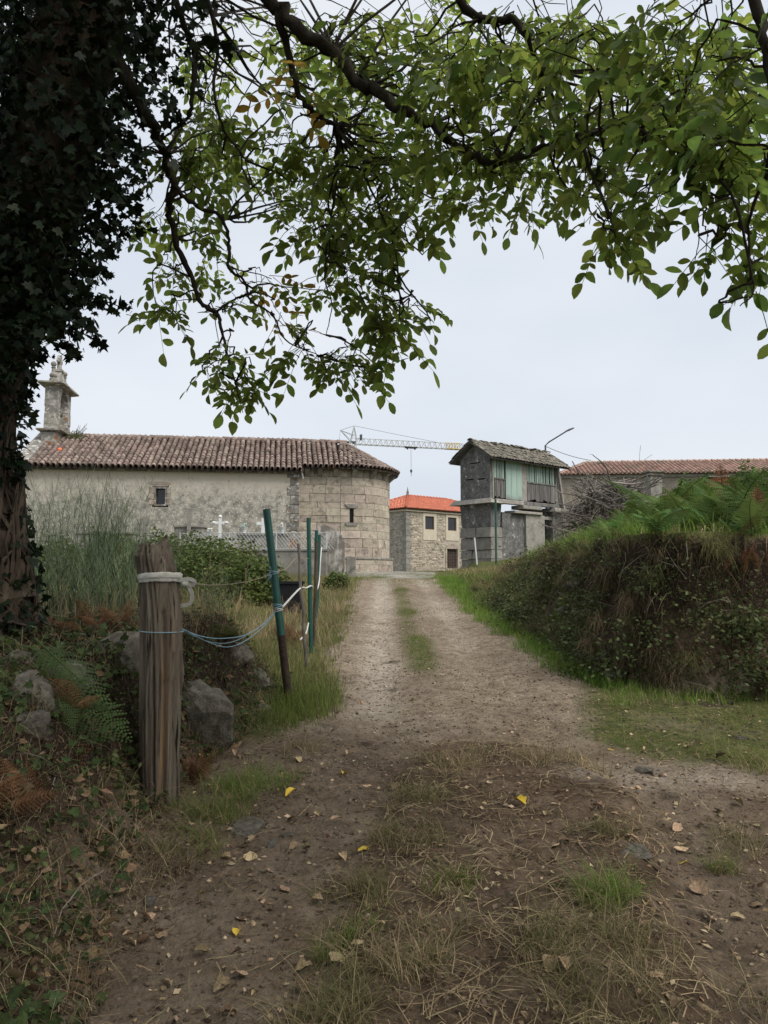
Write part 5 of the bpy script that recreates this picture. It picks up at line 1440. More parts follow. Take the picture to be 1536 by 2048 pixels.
    for (cx, cy, rx, ry, D, n) in E:
        if D < 4.2 and cy > 250: cy -= 30
        yellow_e = (cx, cy) in ((535, 560), (560, 632), (600, 140))
        nn = int(n * 2.7)
        cen = np.array(at(cx, cy, D))
        k0 = np.argmin(np.linalg.norm(allb[:, :3] - cen, axis=1)); anchor = allb[k0, :3]
        # a twig carries the clump
        hub = []
        nt = max(1, nn // 4)
        for t in range(nt):
            a = rng.uniform(0, 6.28); r = math.sqrt(rng.random()) * 0.75
            h = np.array(at(cx + rx * r * math.cos(a), cy + ry * r * math.sin(a), D + rng.normal(0, 0.28)))
            k1 = np.argmin(np.linalg.norm(allb[:, :3] - h, axis=1)); an = allb[k1, :3]
            L_ = np.linalg.norm(h - an)
            mid = (an + h) / 2 + rng.normal(0, 0.05 + .10 * L_, 3); mid[2] += 0.05
            S = spline(np.array([[*an, .0065 + .003 * min(L_, 1.5)], [*mid, .0052], [*h, .003]]), 4)
            S[1:-1, :3] += rng.normal(0, 0.012, (len(S) - 2, 3))
            twigs.tube([tuple(p[:3] - loc) for p in S], list(S[:, 3]), 4, False)
            hub.append((h, unit(h - mid)))
        for j in range(nn):
            h, d = hub[j % nt]
            a = rng.uniform(0, 6.28)
            dd = unit(0.5 * d + np.array([math.cos(a), math.sin(a) * 0.9, rng.uniform(-0.5, 0.35)]))
            st = h + rng.normal(0, 0.03, 3)
            size = rng.uniform(0.062, 0.105)
            tip = st + dd * size * 3.2
            px, py, _ = project(tip)
            # keep the outline of the clump: flip leaves that would leave it
            if ((px - cx) / (rx * 1.25)) ** 2 + ((py - cy) / (ry * 1.3)) ** 2 > 1.0:
                dd = unit(dd + 1.2 * unit(cen - st))
            compound(st, size, dd, yellow_e and rng.random() < (.3 if cy < 200 else .8))
    # unseen crown overhead and behind, added and thickened to shade the foreground
    nover = 0
    while nover < 2100:
        p = np.array([rng.uniform(-5.5, 5.5), rng.uniform(-5, 6.8), rng.uniform(3.6, 7.5)])
        px, py, dep = project(p)
        el = (p[2] - EYE) / max(0.01, math.hypot(p[0], p[1]))
        if p[1] > -1.0 and (py > -520 or np.linalg.norm(p - np.array([0, 0, EYE])) < 2.6) and dep > 0.05: continue
        if p[1] <= 0 and el < 0.55: continue
        if p[1] > 0 and el < 0.8: continue
        if np.hypot(p[0] - 0.5, p[1] - 1) > 6.6: continue
        compound(p, rng.uniform(0.13, 0.18), rand_dirs(1, rng, -0.4, 0.3)[0]); nover += 1
    # limbs that carry the overhead crown
    for (tx, ty, tz) in ((1.5, -3.5, 5.6), (-2.5, -3.5, 6.0), (4.5, 0.5, 5.8), (3.5, 4.5, 6.6)):
        W = np.array([[*at(235, -330, 4.65), .13], [tx * .4 - 0.6, ty * .4 + 2.2, 6.0, .09], [tx, ty, tz, .03]])
        limb(None, 'branch', MT['bark'], W, 8)
    Ms, Ps, yel = np.array(Ms), np.array(Ps), np.array(yel)
    twigs.build('twigs', MT['bark'], WALNUT, 'stuff')
    rach.build('leaf_stalks', MT['leaf'], WALNUT, 'stuff')
    px, py, dep = project(Ps)
    vis = inview(Ps) & ~yel
    sz = np.where(vis, np.linalg.norm(Ms[:, :, 1], axis=1) / dep, -1)
    order = np.argsort(-sz); big = order[:300]
    rest = np.setdiff1d(np.arange(len(Ps)), big)
    r1 = rest[~yel[rest]]
    kind = rng.integers(0, 4, len(r1))
    V, F = merge([stamp(curl(LEAF_T, f_, t_), LEAF_F, Ms[r1[kind == q]], Ps[r1[kind == q]]) for q, (f_, t_) in enumerate(((0, .05), (.35, .15), (.6, .3), (-.25, .25)))])
    cr = world_obj('crown', V, F, MT['leaf'], WALNUT, 'stuff')
    ry_ = rest[yel[rest]]
    if len(ry_):
        V, F = stamp(LEAF_T, LEAF_F, Ms[ry_], Ps[ry_])
        o = world_obj('yellow_leaves', V, F, MT['leaf_yellow'], WALNUT, 'stuff'); o['label'] = 'clump of leaves turning yellow'
    bpy.context.view_layer.update()
    for q, (f_, t_) in enumerate(((0, .05), (.35, .15), (.6, .3), (-.25, .25))):
        solo('leaf', curl(LEAF_T, f_, t_), LEAF_F, Ms[big[q::4]], Ps[big[q::4]], MT['leaf_obj'], WALNUT, 'walnut_leaflet')
    print('leaflets', len(Ps))
    return S0
TRUNK = build_tree()

def build_ivy():
    rng = np.random.default_rng(23)
    IV = thing('climbing_ivy', 'dark ivy smothering the walnut trunk in the upper left', 'ivy', TREE_AT)
    loc = np.array(TREE_AT)
    P = []
    # leaves close on the trunk
    k = rng.integers(0, len(TRUNK) - 1, 5200); f = rng.random(5200)[:, None]
    c = TRUNK[k] * (1 - f) + TRUNK[k + 1] * f
    a = rng.uniform(0, 6.28, 5200)
    zrel = (c[:, 2] - TRUNK[0, 2])
    dens = np.interp(zrel, [0, 0.35, 1.0, 1.9, 2.4, 9], [0.55, 0.45, 0.30, 0.5, 1, 1])
    sel = rng.random(5200) < dens
    r = c[:, 3] * 1.03 + np.abs(rng.normal(0, 0.04, 5200)) + np.where(zrel > 2.2, rng.random(5200) * 0.25, 0)
    Pt = c[:, :3] + np.stack([np.cos(a) * r, np.sin(a) * r, rng.normal(0, .02, 5200)], -1)
    P.append(Pt[sel])
    # the hanging mass: outline right edge by height in the view
    n = 11000
    py = rng.uniform(-60, 760, n)
    edge = np.interp(py, [-60, 0, 100, 200, 300, 400, 480, 520, 560, 600, 640, 680, 700, 740, 800], [470, 460, 440, 380, 325, 295, 265, 235, 195, 185, 185, 130, 50, 25, 10])
    edge = edge + 38 * np.sin(py / 23.0) * rng.random(n) + rng.normal(0, 14, n)
    px = -80 + (edge + 80) * rng.random(n) ** 1.15
    core = np.interp(px / np.maximum(edge, 1), [0, 0.35, 0.6, 0.8, 1.0], [1, 0.95, 0.6, 0.36, 0.16]) * (0.5 + 0.9 * vn(px, py, 1 / 38., 5))
    keep = rng.random(n) < core
    px, py = px[keep], py[keep]
    D = rng.uniform(4.3, 5.5, len(px))
    Pm = np.array([at(a_, b_, d_) for a_, b_, d_ in zip(px, py, D)])
    P.append(Pm)
    # sprays that stick out of the edge
    stems = MB()
    for (x0, y0, x1, y1) in ((190, 600, 258, 615), (170, 650, 200, 690), (110, 640, 150, 690), (120, 690, 150, 700), (20, 740, 95, 690), (10, 800, 62, 790), (230, 440, 285, 480), (180, 540, 225, 548), (40, 830, 60, 812), (215, 380, 290, 400), (330, 200, 372, 250), (420, 90, 480, 100), (20, 910, 45, 960), (30, 870, 40, 935)):
        d = rng.uniform(4.6, 5.0)
        A_, B_ = np.array(at(x0, y0, d)), np.array(at(x1, y1, d))
        pts = [A_ + (B_ - A_) * t + rng.normal(0, .008, 3) for t in np.linspace(0, 1, 6)]
        stems.tube([tuple(q - loc) for q in pts], [.006, .005, .004, .004, .003, .002], 4, False)
        m = 26
        t = rng.random(m)[:, None]
        P.append(A_ + (B_ - A_) * t + rng.normal(0, .03, (m, 3)))
    # woody ivy stems up the trunk
    for j in range(34):
        a0 = rng.uniform(0, 6.28); pts = []
        for q in TRUNK[:48:3]:
            a0 += rng.normal(0, 0.22)
            pts.append((q[0] + math.cos(a0) * q[3] * 1.04 - loc[0], q[1] + math.sin(a0) * q[3] * 1.04 - loc[1], q[2] - loc[2]))
        stems.tube(pts, rng.uniform(0.006, 0.018), 5, False)
    st = stems.build('ivy_stems', MT['trunk_bark'], IV, 'stuff')
    P = np.concatenate(P)
    n = len(P)
    size = 0.032 + 0.06 * rng.random(n)
    y = rand_dirs(n, rng, -0.7, 0.2); y[:, 2] -= 0.7 * rng.random(n)
    nh = rand_dirs(n, rng, -0.2, 1.0); nh[:, 1] -= 0.6
    M = axes(y, nh, size)
    px, py, dep = project(P)
    sc = np.where(inview(P), size / dep, -1)
    # prefer leaves at the outer edge, which can be told apart
    edge_b = np.interp(py, [-60, 0, 100, 200, 300, 400, 480, 560, 640, 680, 700, 740, 800, 2000], [430, 420, 400, 350, 305, 285, 262, 200, 190, 140, 60, 38, 20, 60])
    sc = sc * np.where(px > edge_b - 60, 2.0, 1.0)
    order = np.argsort(-sc); big, rest = order[:300], order[300:]
    V, F = stamp(IVY_T, IVY_F, M[rest], P[rest])
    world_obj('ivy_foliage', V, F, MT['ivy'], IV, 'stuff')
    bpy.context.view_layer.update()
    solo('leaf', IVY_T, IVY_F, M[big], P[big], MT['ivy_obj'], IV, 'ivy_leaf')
build_ivy()
# ------------------------------------------------------------------ grass and ground cover
def scatter(n, x0, x1, y0, y1, f, rng, far=False):
    """points on the ground, kept where f(x, y) beats a random number"""
    x = rng.uniform(x0, x1, n)
    y = y0 + (y1 - y0) * rng.random(n) ** (1.0 if not far else 1.7)
    k = rng.random(n) < f(x, y)
    x, y = x[k], y[k]
    return np.stack([x, y, ground_z(x, y) - 0.01], -1)
def rs_of(x, y): return rise(right_d(x, y) / right_run(y))
def st_of(x, y): return sstep((left_toe(y) - x) / left_run(y))
def grass_obj(name, label, parts, mt, cat='grass'):
    V, F = merge(parts)
    o = link(name, npmesh(name, V, F), MT[mt])
    return tag(o, label, cat, kind='stuff')
def build_grass():
    r = np.random.default_rng(31)
    U = r.uniform
    def tuft(P, h0, h1, w, lean=(0.1, 0.6), droop=(0.0, 0.5), seg=3):
        n = len(P)
        return blades(P, U(h0, h1, n), U(w * .6, w * 1.3, n), U(0, 6.28, n), U(*lean, n), U(*droop, n), seg, r)
    clump = lambda x, y, f, s: sstep((fbm(x, y, f, 3, s) - 0.35) / 0.3)
    # left verge: olive, with fresher green near the first green post
    verge = lambda x, y: sstep((left_toe(y) + 0.48 + 0.35 * (fbm(x, y, 1.3, 3, 20) - 0.5) - x) / 0.25) * sstep((y - 5.6) / 1.0) * (x > left_toe(y) - 2.2) * np.where(y < 7.4, st_of(x, y) < .12, True)
    P1 = scatter(50000, -3.4, 0.2, 5.2, 24, lambda x, y: verge(x, y) * (0.35 + 0.65 * clump(x, y, 3, 60)), r, True)
    grass_obj('verge_grass', 'olive grass on the left verge of the track', [tuft(P1, 0.05, 0.17, 0.007)], 'grass_olive')
    P = scatter(16000, -3.0, 0.2, 5.4, 22, lambda x, y: verge(x, y) * clump(x, y, 2, 69) * .8, r, True)
    grass_obj('verge_straw', 'dry yellow stalks among the left verge grass', [tuft(P, 0.08, 0.24, 0.004)], 'straw')
    P = scatter(26000, -1.3, -0.1, 5.3, 11, lambda x, y: verge(x, y) * np.exp(-((y - 6.4) / 1.3) ** 2), r)
    P2 = scatter(20000, -2.0, 0.1, 8, 24, lambda x, y: verge(x, y) * clump(x, y, 1.2, 61) * 0.6, r)
    grass_obj('fresh_verge_grass', 'fresh green grass beside the fence posts', [tuft(P, 0.06, 0.2, 0.006), tuft(P2, 0.04, 0.13, 0.008)], 'grass')
    # middle strip and right-hand verge
    P = scatter(26000, -0.3, 1.1, 7, 23, lambda x, y: np.clip(grassy(x, y) * 1.4 - 0.35, 0, 1) * (np.abs(x - 0.42) < 0.55) * (.25 + .75 * clump(x, y, 2.2, 57)), r)
    P2 = scatter(17000, 0.8, 4.2, 4.2, 7.8, lambda x, y: np.clip(grassy(x, y) * 1.3 - 0.3, 0, 1) * clump(x, y, 2.5, 62), r)
    P3 = scatter(9000, -1.2, 2.4, 20, 28, lambda x, y: clump(x, y, 0.9, 63) * 0.7 * (rs_of(x, y) < 0.1), r)
    grass_obj('track_grass', 'short grass growing along the middle of the track', [tuft(P, 0.02, 0.06, 0.006), tuft(P2, 0.02, 0.075, 0.005), tuft(P3, 0.02, 0.07, 0.012)], 'grass')
    P = scatter(60000, 1.2, 3.4, 6.6, 24, lambda x, y: sstep((x - np.interp(y, [7, 9, 13, 20, 27], [2.0, 1.65, 1.42, 1.38, 1.5]) + 0.5 * (fbm(x, y, 1.3, 4, 20) - 0.5)) / 0.3) * (rs_of(x, y) < np.interp(y, [8, 11], [.2, .5])) * sstep((y - 6.6) / 1.2), r, True)
    grass_obj('bank_foot_grass', 'bright green grass along the foot of the right bank', [tuft(P, 0.06, 0.2, 0.008)], 'grass_bright')
    # field behind the wall: tall dry and olive grass
    fld = lambda x, y: (st_of(x, y) > 0.85) * (0.25 + 0.75 * clump(x, y, 0.9, 64)) * sstep((y - 5.3) / 1.5)
    P = scatter(30000, -9, -0.6, 5, 24, fld, r, True)
    grass_obj('field_grass', 'tall olive field grass behind the fence', [tuft(P, 0.15, 0.50, 0.007, (0.1, 0.5), (0.1, 0.6))], 'grass_olive')
    P = scatter(34000, -6.5, -0.55, 5.4, 20, lambda x, y: fld(x, y) * (.15 + .85 * clump(x, y, 0.7, 65)) * np.interp(x, [-3.5, -2], [0.4, 1]), r, True)
    P2 = scatter(4500, -1.75, -0.7, 9, 22, lambda x, y: 0.7 * clump(x, y, 0.8, 66), r)
    grass_obj('dry_field_grass', 'dry straw-coloured stalks behind the fence posts', [tuft(P, 0.28, 0.75, 0.005, (0.1, 0.6), (0.1, 0.7)), tuft(P2, 0.2, 0.55, 0.006, (0.1, .6), (.1, .7))], 'straw')
    # top of the right bank
    top = lambda x, y: (rs_of(x, y) > 0.9)
    fe = lambda x, y: (rs_of(x, y) > 0.03) * (0.4 + 0.6 * clump(x, y, 1.0, 59))
    Pe = scatter(16000, 1.6, 6.5, 15.5, 33, fe, r)
    grass_obj('crest_grass', 'dry and olive grass where the right bank meets the crest', [tuft(Pe, 0.08, 0.32, 0.013, (0.2, 0.9), (0.2, 1.0))], 'straw')
    Pe = scatter(16000, 1.6, 6.5, 15.0, 33, fe, r)
    grass_obj('crest_grass', 'green grass where the right bank meets the crest', [tuft(Pe, 0.08, 0.28, 0.013, (0.2, 0.9), (0.2, 1.0))], 'grass')
    Pl = scatter(22000, 1.9, 5.5, 8.0, 19, lambda x, y: (rs_of(x, y) > 0.72) * sstep((1.9 - right_d(x, y)) / .8) * (.15 + .85 * clump(x, y, 1.5, 58)), r)
    grass_obj('lip_grass', 'long light green grass arching over the right bank lip', [tuft(Pl, 0.2, 0.5, 0.008, (0.3, 1.0), (0.2, 1.0))], 'grass_bright')
    P = scatter(32000, 1.9, 9, 6.2, 30, lambda x, y: top(x, y) * (0.35 + 0.65 * clump(x, y, 1.0, 67)), r, True)
    grass_obj('bank_top_grass', 'fresh light green grass on top of the right bank', [tuft(P, 0.10, 0.34, 0.008, (0.1, 0.8), (0.1, 0.8))], 'grass_bright')
    P = scatter(15000, 1.9, 8, 6.2, 26, lambda x, y: (rs_of(x, y) > 0.6) * clump(x, y, 1.4, 68), r, True)
    grass_obj('bank_top_straw', 'dry grass hanging over the lip of the right bank', [tuft(P, 0.12, 0.42, 0.006, (0.4, 1.0), (0.5, 1.5))], 'straw')
build_grass()

def build_bank_cover():
    """dead grass, roots, twigs and small leaves that hide the face of the right bank"""
    r = np.random.default_rng(37); U = r.uniform
    MT['bank_leaf'] = mat('dark_creeper_leaf', [(0.3, (0.036, 0.052, 0.018)), (0.7, (0.085, 0.10, 0.038))], 1.2, vary='island', vamt=0.5, hue=0.03, trans=0.15, rough=0.55)
    face = lambda x, y: ((rs_of(x, y) > 0.03) & (rs_of(x, y) < 0.985)).astype(float)
    def pts(n, y1=24, extra=None):
        a = scatter(n, 1.3, 3.4, 6.4, y1, face, r, True); b = scatter(n // 2, 2.3, 7.5, 5.4, 7.6, face, r)
        P = np.concatenate([a, b])
        if extra is not None: P = P[r.random(len(P)) < extra(P)]
        P[:, 2] += U(-0.02, 0.03, len(P))
        return P
    def outward(P):
        e = 0.05
        gx = right_d(P[:, 0] + e, P[:, 1]) - right_d(P[:, 0] - e, P[:, 1]); gy = right_d(P[:, 0], P[:, 1] + e) - right_d(P[:, 0], P[:, 1] - e)
        return np.arctan2(-gy, -gx)
    def hang(P, h0, h1, w, droop=(1.0, 2.2), lean=(0.3, 0.8), spread=0.8):
        n = len(P); return blades(P, U(h0, h1, n), U(w * .6, w * 1.4, n), outward(P) + r.normal(0, spread, n), U(*lean, n), U(*droop, n), 4, r)
    B = thing('right_bank_growth', 'dark tangle of dead grass and roots covering the right bank', 'undergrowth', (2.6, 8, 0.6))
    patch = lambda Q, s, lo=0.40: sstep((fbm(Q[:, 0] * 1.5 + Q[:, 2], Q[:, 1] + 1.3 * Q[:, 2], 1.5, 3, s) - lo) / 0.18)
    P = pts(30000, extra=lambda Q: 0.12 + 0.88 * patch(Q, 73))
    wild = lambda P, h0, h1, w: blades(P, U(h0, h1, len(P)), U(w * .6, w * 1.4, len(P)), outward(P) + r.normal(0, 1.1, len(P)), U(.3, 1.1, len(P)), U(-0.2, 1.9, len(P)), 4, r)
    V, F = merge([wild(P, 0.07, 0.30, 0.006)])
    world_obj('dead_grass', V, F, MT['straw_dark'], B, 'stuff')
    P = pts(9000, extra=lambda Q: 0.06 + 0.6 * patch(Q, 70, .5))
    V, F = merge([wild(P, 0.10, 0.42, 0.005)])
    world_obj('straw', V, F, MT['straw'], B, 'stuff')
    P = pts(26000, extra=lambda Q: patch(Q, 71, .40) * np.interp(Q[:, 1], [6, 9, 14], [0.5, 0.9, 1]))
    V, F = merge([blades(P, U(.06, .22, len(P)), U(.004, .010, len(P)), outward(P) + r.normal(0, 1, len(P)), U(.4, 1, len(P)), U(0.2, 1.2, len(P)), 3, r)])
    world_obj('green_grass', V, F, MT['grass_olive'], B, 'stuff')
    P = pts(70000, 18, extra=lambda Q: 0.10 + 0.90 * patch(Q, 72, .38))
    P += r.normal(0, 0.05, P.shape); P[:, 0] -= 0.03
    V, F = leaf_cloud(P, U(0.02, 0.06, len(P)), SMALL_T, SMALL_F, r)
    world_obj('small_leaves', V, F, MT['bank_leaf'], B, 'stuff')
    # tussocks hanging from the bank and leafy clumps standing proud of it
    for mt_, nm, cnt, h0, h1 in (('straw_dark', 'dead_tussocks', 95, .12, .36), ('straw', 'straw_tussocks', 12, .12, .30), ('grass_olive', 'green_tussocks', 80, .10, .30)):
        Q = pts(1200, 20); Q = Q[r.permutation(len(Q))[:cnt]]; bits = []
        for q in Q:
            n = int(U(110, 220)); P = q + r.normal(0, 1, (n, 3)) * np.array([.05, .06, .04])
            a = float(outward(q[None])[0]); P[:, 0] += math.cos(a) * .05; P[:, 1] += math.sin(a) * .05
            bits.append(blades(P, U(h0, h1, n), U(.003, .007, n), a + r.normal(0, .9, n), U(.3, .9, n), U(.5, 2.0, n), 4, r))
        V, F = merge(bits); world_obj(nm, V, F, MT[mt_], B, 'stuff')
    bits = []
    Q = pts(1800, 15); Q = Q[rs_of(Q[:, 0], Q[:, 1]) < .7]; Q = Q[r.permutation(len(Q))[:50]]
    for q in Q:
        n = int(U(150, 420)); s = U(.08, .2); a = float(outward(q[None])[0])
        P = q + r.normal(0, 1, (n, 3)) * np.array([s, s, s * .8]) + np.array([math.cos(a), math.sin(a), .2]) * s * .7
        bits.append(leaf_cloud(P, U(.02, .065, n), SMALL_T, SMALL_F, r))
    V, F = merge(bits); world_obj('leaf_clumps', V, F, MT['bank_leaf'], B, 'stuff')
    # roots and pale twigs straggling down
    m = MB()
    Q = pts(1500, 20)[:520]
    for p in Q:
        a = float(outward(p[None])[0]) + r.normal(0, 0.7); L = r.uniform(0.15, 0.6); v = np.array([math.cos(a) * .5, math.sin(a) * .5, r.uniform(-0.6, 0.7)])
        pp = [p.copy()]
        for k in range(5):
            v = v + r.normal(0, 0.25, 3); v[2] -= 0.22
            pp.append(pp[-1] + v / np.linalg.norm(v) * L / 5)
        m.tube([tuple(q - np.array(B.location)) for q in pp], list(np.linspace(r.uniform(.003, .006), 0.0015, 6)), 3, False)
    m.build('roots_and_twigs', MT['twig'], B, 'stuff')
    o = None
    # a few stones poking out of the bank
    for k, (px, py, s) in enumerate(((1152, 1165, 0.16), (1130, 1225, 0.10), (1228, 1352, 0.10), (1268, 1359, 0.06))):
        p = hit(px, py); o = link('embedded_stone', rock_mesh('embedded_stone', 60 + k), MT['rock'], B, tuple(np.array(p) - np.array(B.location)), (r.uniform(0, 3), 0, r.uniform(0, 3)), (s, s * .8, s * .7))
def rock_mesh(name, seed, planes=16, sub=3, rough=0.03):
    """faceted boulder: a ball cut by random planes"""
    import bmesh
    r = np.random.default_rng(seed)
    bm = bmesh.new(); bmesh.ops.create_icosphere(bm, subdivisions=sub, radius=1.0)
    N = unit(r.normal(0, 1, (planes, 3))); D = r.uniform(0.62, 1.0, planes)
    for v in bm.verts:
        p = np.array(v.co); p /= np.linalg.norm(p)
        dd = N @ p
        rad = min(1.05, float(np.min(np.where(dd > 0.05, D / np.maximum(dd, 0.05), 9))))
        rad *= 1 + rough * (math.sin(7 * p[0] + seed) * math.cos(9 * p[1]) + 0.6 * math.sin(17 * p[2] + 13 * p[0]))
        v.co = p * rad
    me = bpy.data.meshes.new(name); bm.to_mesh(me); bm.free()
    me.update()
    return me
build_bank_cover()

# ------------------------------------------------------------------ tumbledown stone wall under the fence, moss, ivy
def build_wall():
    r = np.random.default_rng(41)
    W = thing('field_wall', 'tumbledown mossy stone wall beside the wooden post', 'stone wall', (-1.5, 5.2, 0.4))
    loc = np.array(W.location)
    S = [(404, 1445, .27, .18, .33, 1.15), (62, 1398, .15, .13, .17, .9), (128, 1345, .17, .12, .11, .8), (30, 1335, .16, .12, .12, .8), (232, 1325, .26, .18, .20, .1), (535, 1412, .07, .06, .05, 1.0), (20, 1462, .14, .12, .12, .2), (500, 1350, .15, .12, .12, -.1), (452, 1300, .18, .14, .12, -.1), (250, 1430, .15, .12, .12, -.1), (505, 1430, .12, .10, .11, .1)]
    meshes = [rock_mesh('wall_stone', 80 + k, 10) for k in range(6)]
    for k, (px, py, a, b, c, proud) in enumerate(S):
        p = np.array(hit(px, py)); p[1] += 0.2 * (1.1 - proud); p[2] -= .03 * (1.1 - proud); p[2] -= 0.02
        o = link('stone', meshes[k % 6], MT['rock'], W, tuple(p - loc), (r.uniform(-.3, .3), r.uniform(-.3, .3), r.uniform(-0.6, 0.6)), (a, b, c))
    # moss cushions along the top
    for k, (px, py, a) in enumerate(((250, 1268, .20), (420, 1262, .22), (470, 1256, .2), (520, 1262, .18), (560, 1272, .14), (10, 1330, .16))):
        p = np.array(hit(px, py))
        me = rock_mesh('moss_cushion', 120 + k, 22, 3, 0.06)
        link('moss_cushion', me, MT['moss'], W, tuple(p - loc + np.array([0, 0.12, -0.02])), (0, 0, r.uniform(0, 3)), (a, a * .7, a * .35))
build_wall()

def build_ground_ivy():
    r = np.random.default_rng(43); U = r.uniform
    G = thing('ground_ivy', 'ivy and creepers trailing over the left bank under the post', 'ivy', (-1.5, 4, 0.4))
    bank = lambda x, y: (st_of(x, y) > 0.02) * (0.30 + 0.70 * sstep((fbm(x, y, 2.0, 3, 75) - 0.42) / 0.2))
    P = scatter(24000, -3.2, -0.6, 1.7, 7.2, lambda x, y: bank(x, y) * (.6 + .4 * sstep((fbm(x, y, 1.1, 2, 79) - .45) / .15)) * np.interp(y, [1.7, 4.5, 7.2], [0.9, 0.9, 0.35]), r, True)
    P[:, 2] += np.abs(r.normal(0, 0.05, len(P))); P[:, :2] += r.normal(0, 0.02, (len(P), 2))
    n = len(P); size = U(0.025, 0.062, n)
    y = rand_dirs(n, r, -0.6, 0.4); nh = rand_dirs(n, r, 0.3, 1.0); nh[:, 1] -= 0.5; nh[:, 0] += 0.3
    M = axes(y, nh, size)
    px, py, dep = project(P)
    sc = np.where(inview(P), size / dep, -1); order = np.argsort(-sc)
    V, F = stamp(IVY_T, IVY_F, M[order[300:]], P[order[300:]])
    world_obj('ivy_foliage', V, F, MT['ground_ivy'], G, 'stuff')
    bpy.context.view_layer.update()
    solo('leaf', IVY_T, IVY_F, M[order[:300]], P[order[:300]], MT['ground_ivy_obj'], G, 'ground_ivy_leaf')
    # small creeper leaves, dead grass and trailing stems on the wall face and the bank
    P = scatter(62000, -3.0, -0.62, 1.8, 7.6, lambda x, y: (st_of(x, y) > 0.03) * (0.25 + 0.75 * sstep((fbm(x, y, 2.3, 3, 77) - .4) / .2)), r)
    P += r.normal(0, 0.045, P.shape)
    V, F = leaf_cloud(P, U(0.014, 0.042, len(P)), SMALL_T, SMALL_F, r)
    o = link('creeper_leaves', npmesh('creeper_leaves', V, F), MT['bank_leaf']); tag(o, 'tiny creeper leaves clinging to the left wall', 'creeper', kind='stuff')
    P = scatter(44000, -3.0, -0.55, 1.6, 7.6, lambda x, y: (st_of(x, y) > 0.005) * (0.2 + 0.8 * sstep((fbm(x, y, 2.0, 3, 78) - .4) / .2)), r)
    n = len(P)
    a = blades(P, U(.06, .26, n), U(.002, .006, n), U(0, 6.28, n), U(.3, 1.1, n), U(.4, 1.7, n), 4, r)
    o = link('dead_bank_grass', npmesh('dead_bank_grass', *a), MT['straw_dark']); tag(o, 'dead brown grass matted over the left bank', 'grass', kind='stuff')
    P = scatter(13000, -3.0, -0.5, 1.6, 7.6, lambda x, y: (st_of(x, y) > 0.005) * 0.8, r)
    n = len(P)
    a = blades(P, U(.08, .32, n), U(.002, .004, n), U(0, 6.28, n), U(.3, 1.1, n), U(.3, 1.4, n), 4, r)
    o = link('bank_straw', npmesh('bank_straw', *a), MT['straw']); tag(o, 'pale straw stalks straggling over the left bank', 'straw', kind='stuff')
    P = scatter(26000, -3.0, -0.62, 1.6, 7.4, lambda x, y: (st_of(x, y) > 0.01) * 0.9, r, True)
    P[:, 2] += U(0.0, 0.04, len(P))
    V, F = leaf_cloud(P, U(0.03, 0.075, len(P)), SMALL_T, SMALL_F, r, 0.1, -0.3, 0.3)
    k = r.random(len(P)) < 0.24
    V = V.reshape(len(P), 5, 3)[k].reshape(-1, 3); F = [(np.arange(k.sum())[:, None, None] * 5 + SMALL_F[0][None]).reshape(-1, 3)]
    o = link('bank_leaf_litter', npmesh('bank_leaf_litter', V, F), MT['dry_leaf_s']); tag(o, 'brown dead leaves caught in the left bank', 'leaf litter', kind='stuff')
    # trailing stems
    m = MB()
    for k in range(120):
        x, y_ = r.uniform(-2.6, -0.75), r.uniform(1.9, 6.8)
        if st_of(np.array([x]), np.array([y_]))[0] < 0.05: continue
        p = np.array([x, y_, gz(x, y_) + 0.02]); v = unit(r.normal(0, 1, 3)); v[2] = abs(v[2]) * .6; pts = [p]; L = r.uniform(.15, .5)
        for j in range(6):
            v = unit(v + r.normal(0, .3, 3) + np.array([0.03, -0.05, -0.12])); pts.append(pts[-1] + v * L / 6)
        m.tube([tuple(q) for q in pts], list(np.linspace(.0035, .0015, 7)), 3, False)
    o = m.build('trailing_stems', MT['twig'], None, 'stuff'); tag(o, 'thin bare stems straggling over the left bank', 'stems')
build_ground_ivy()

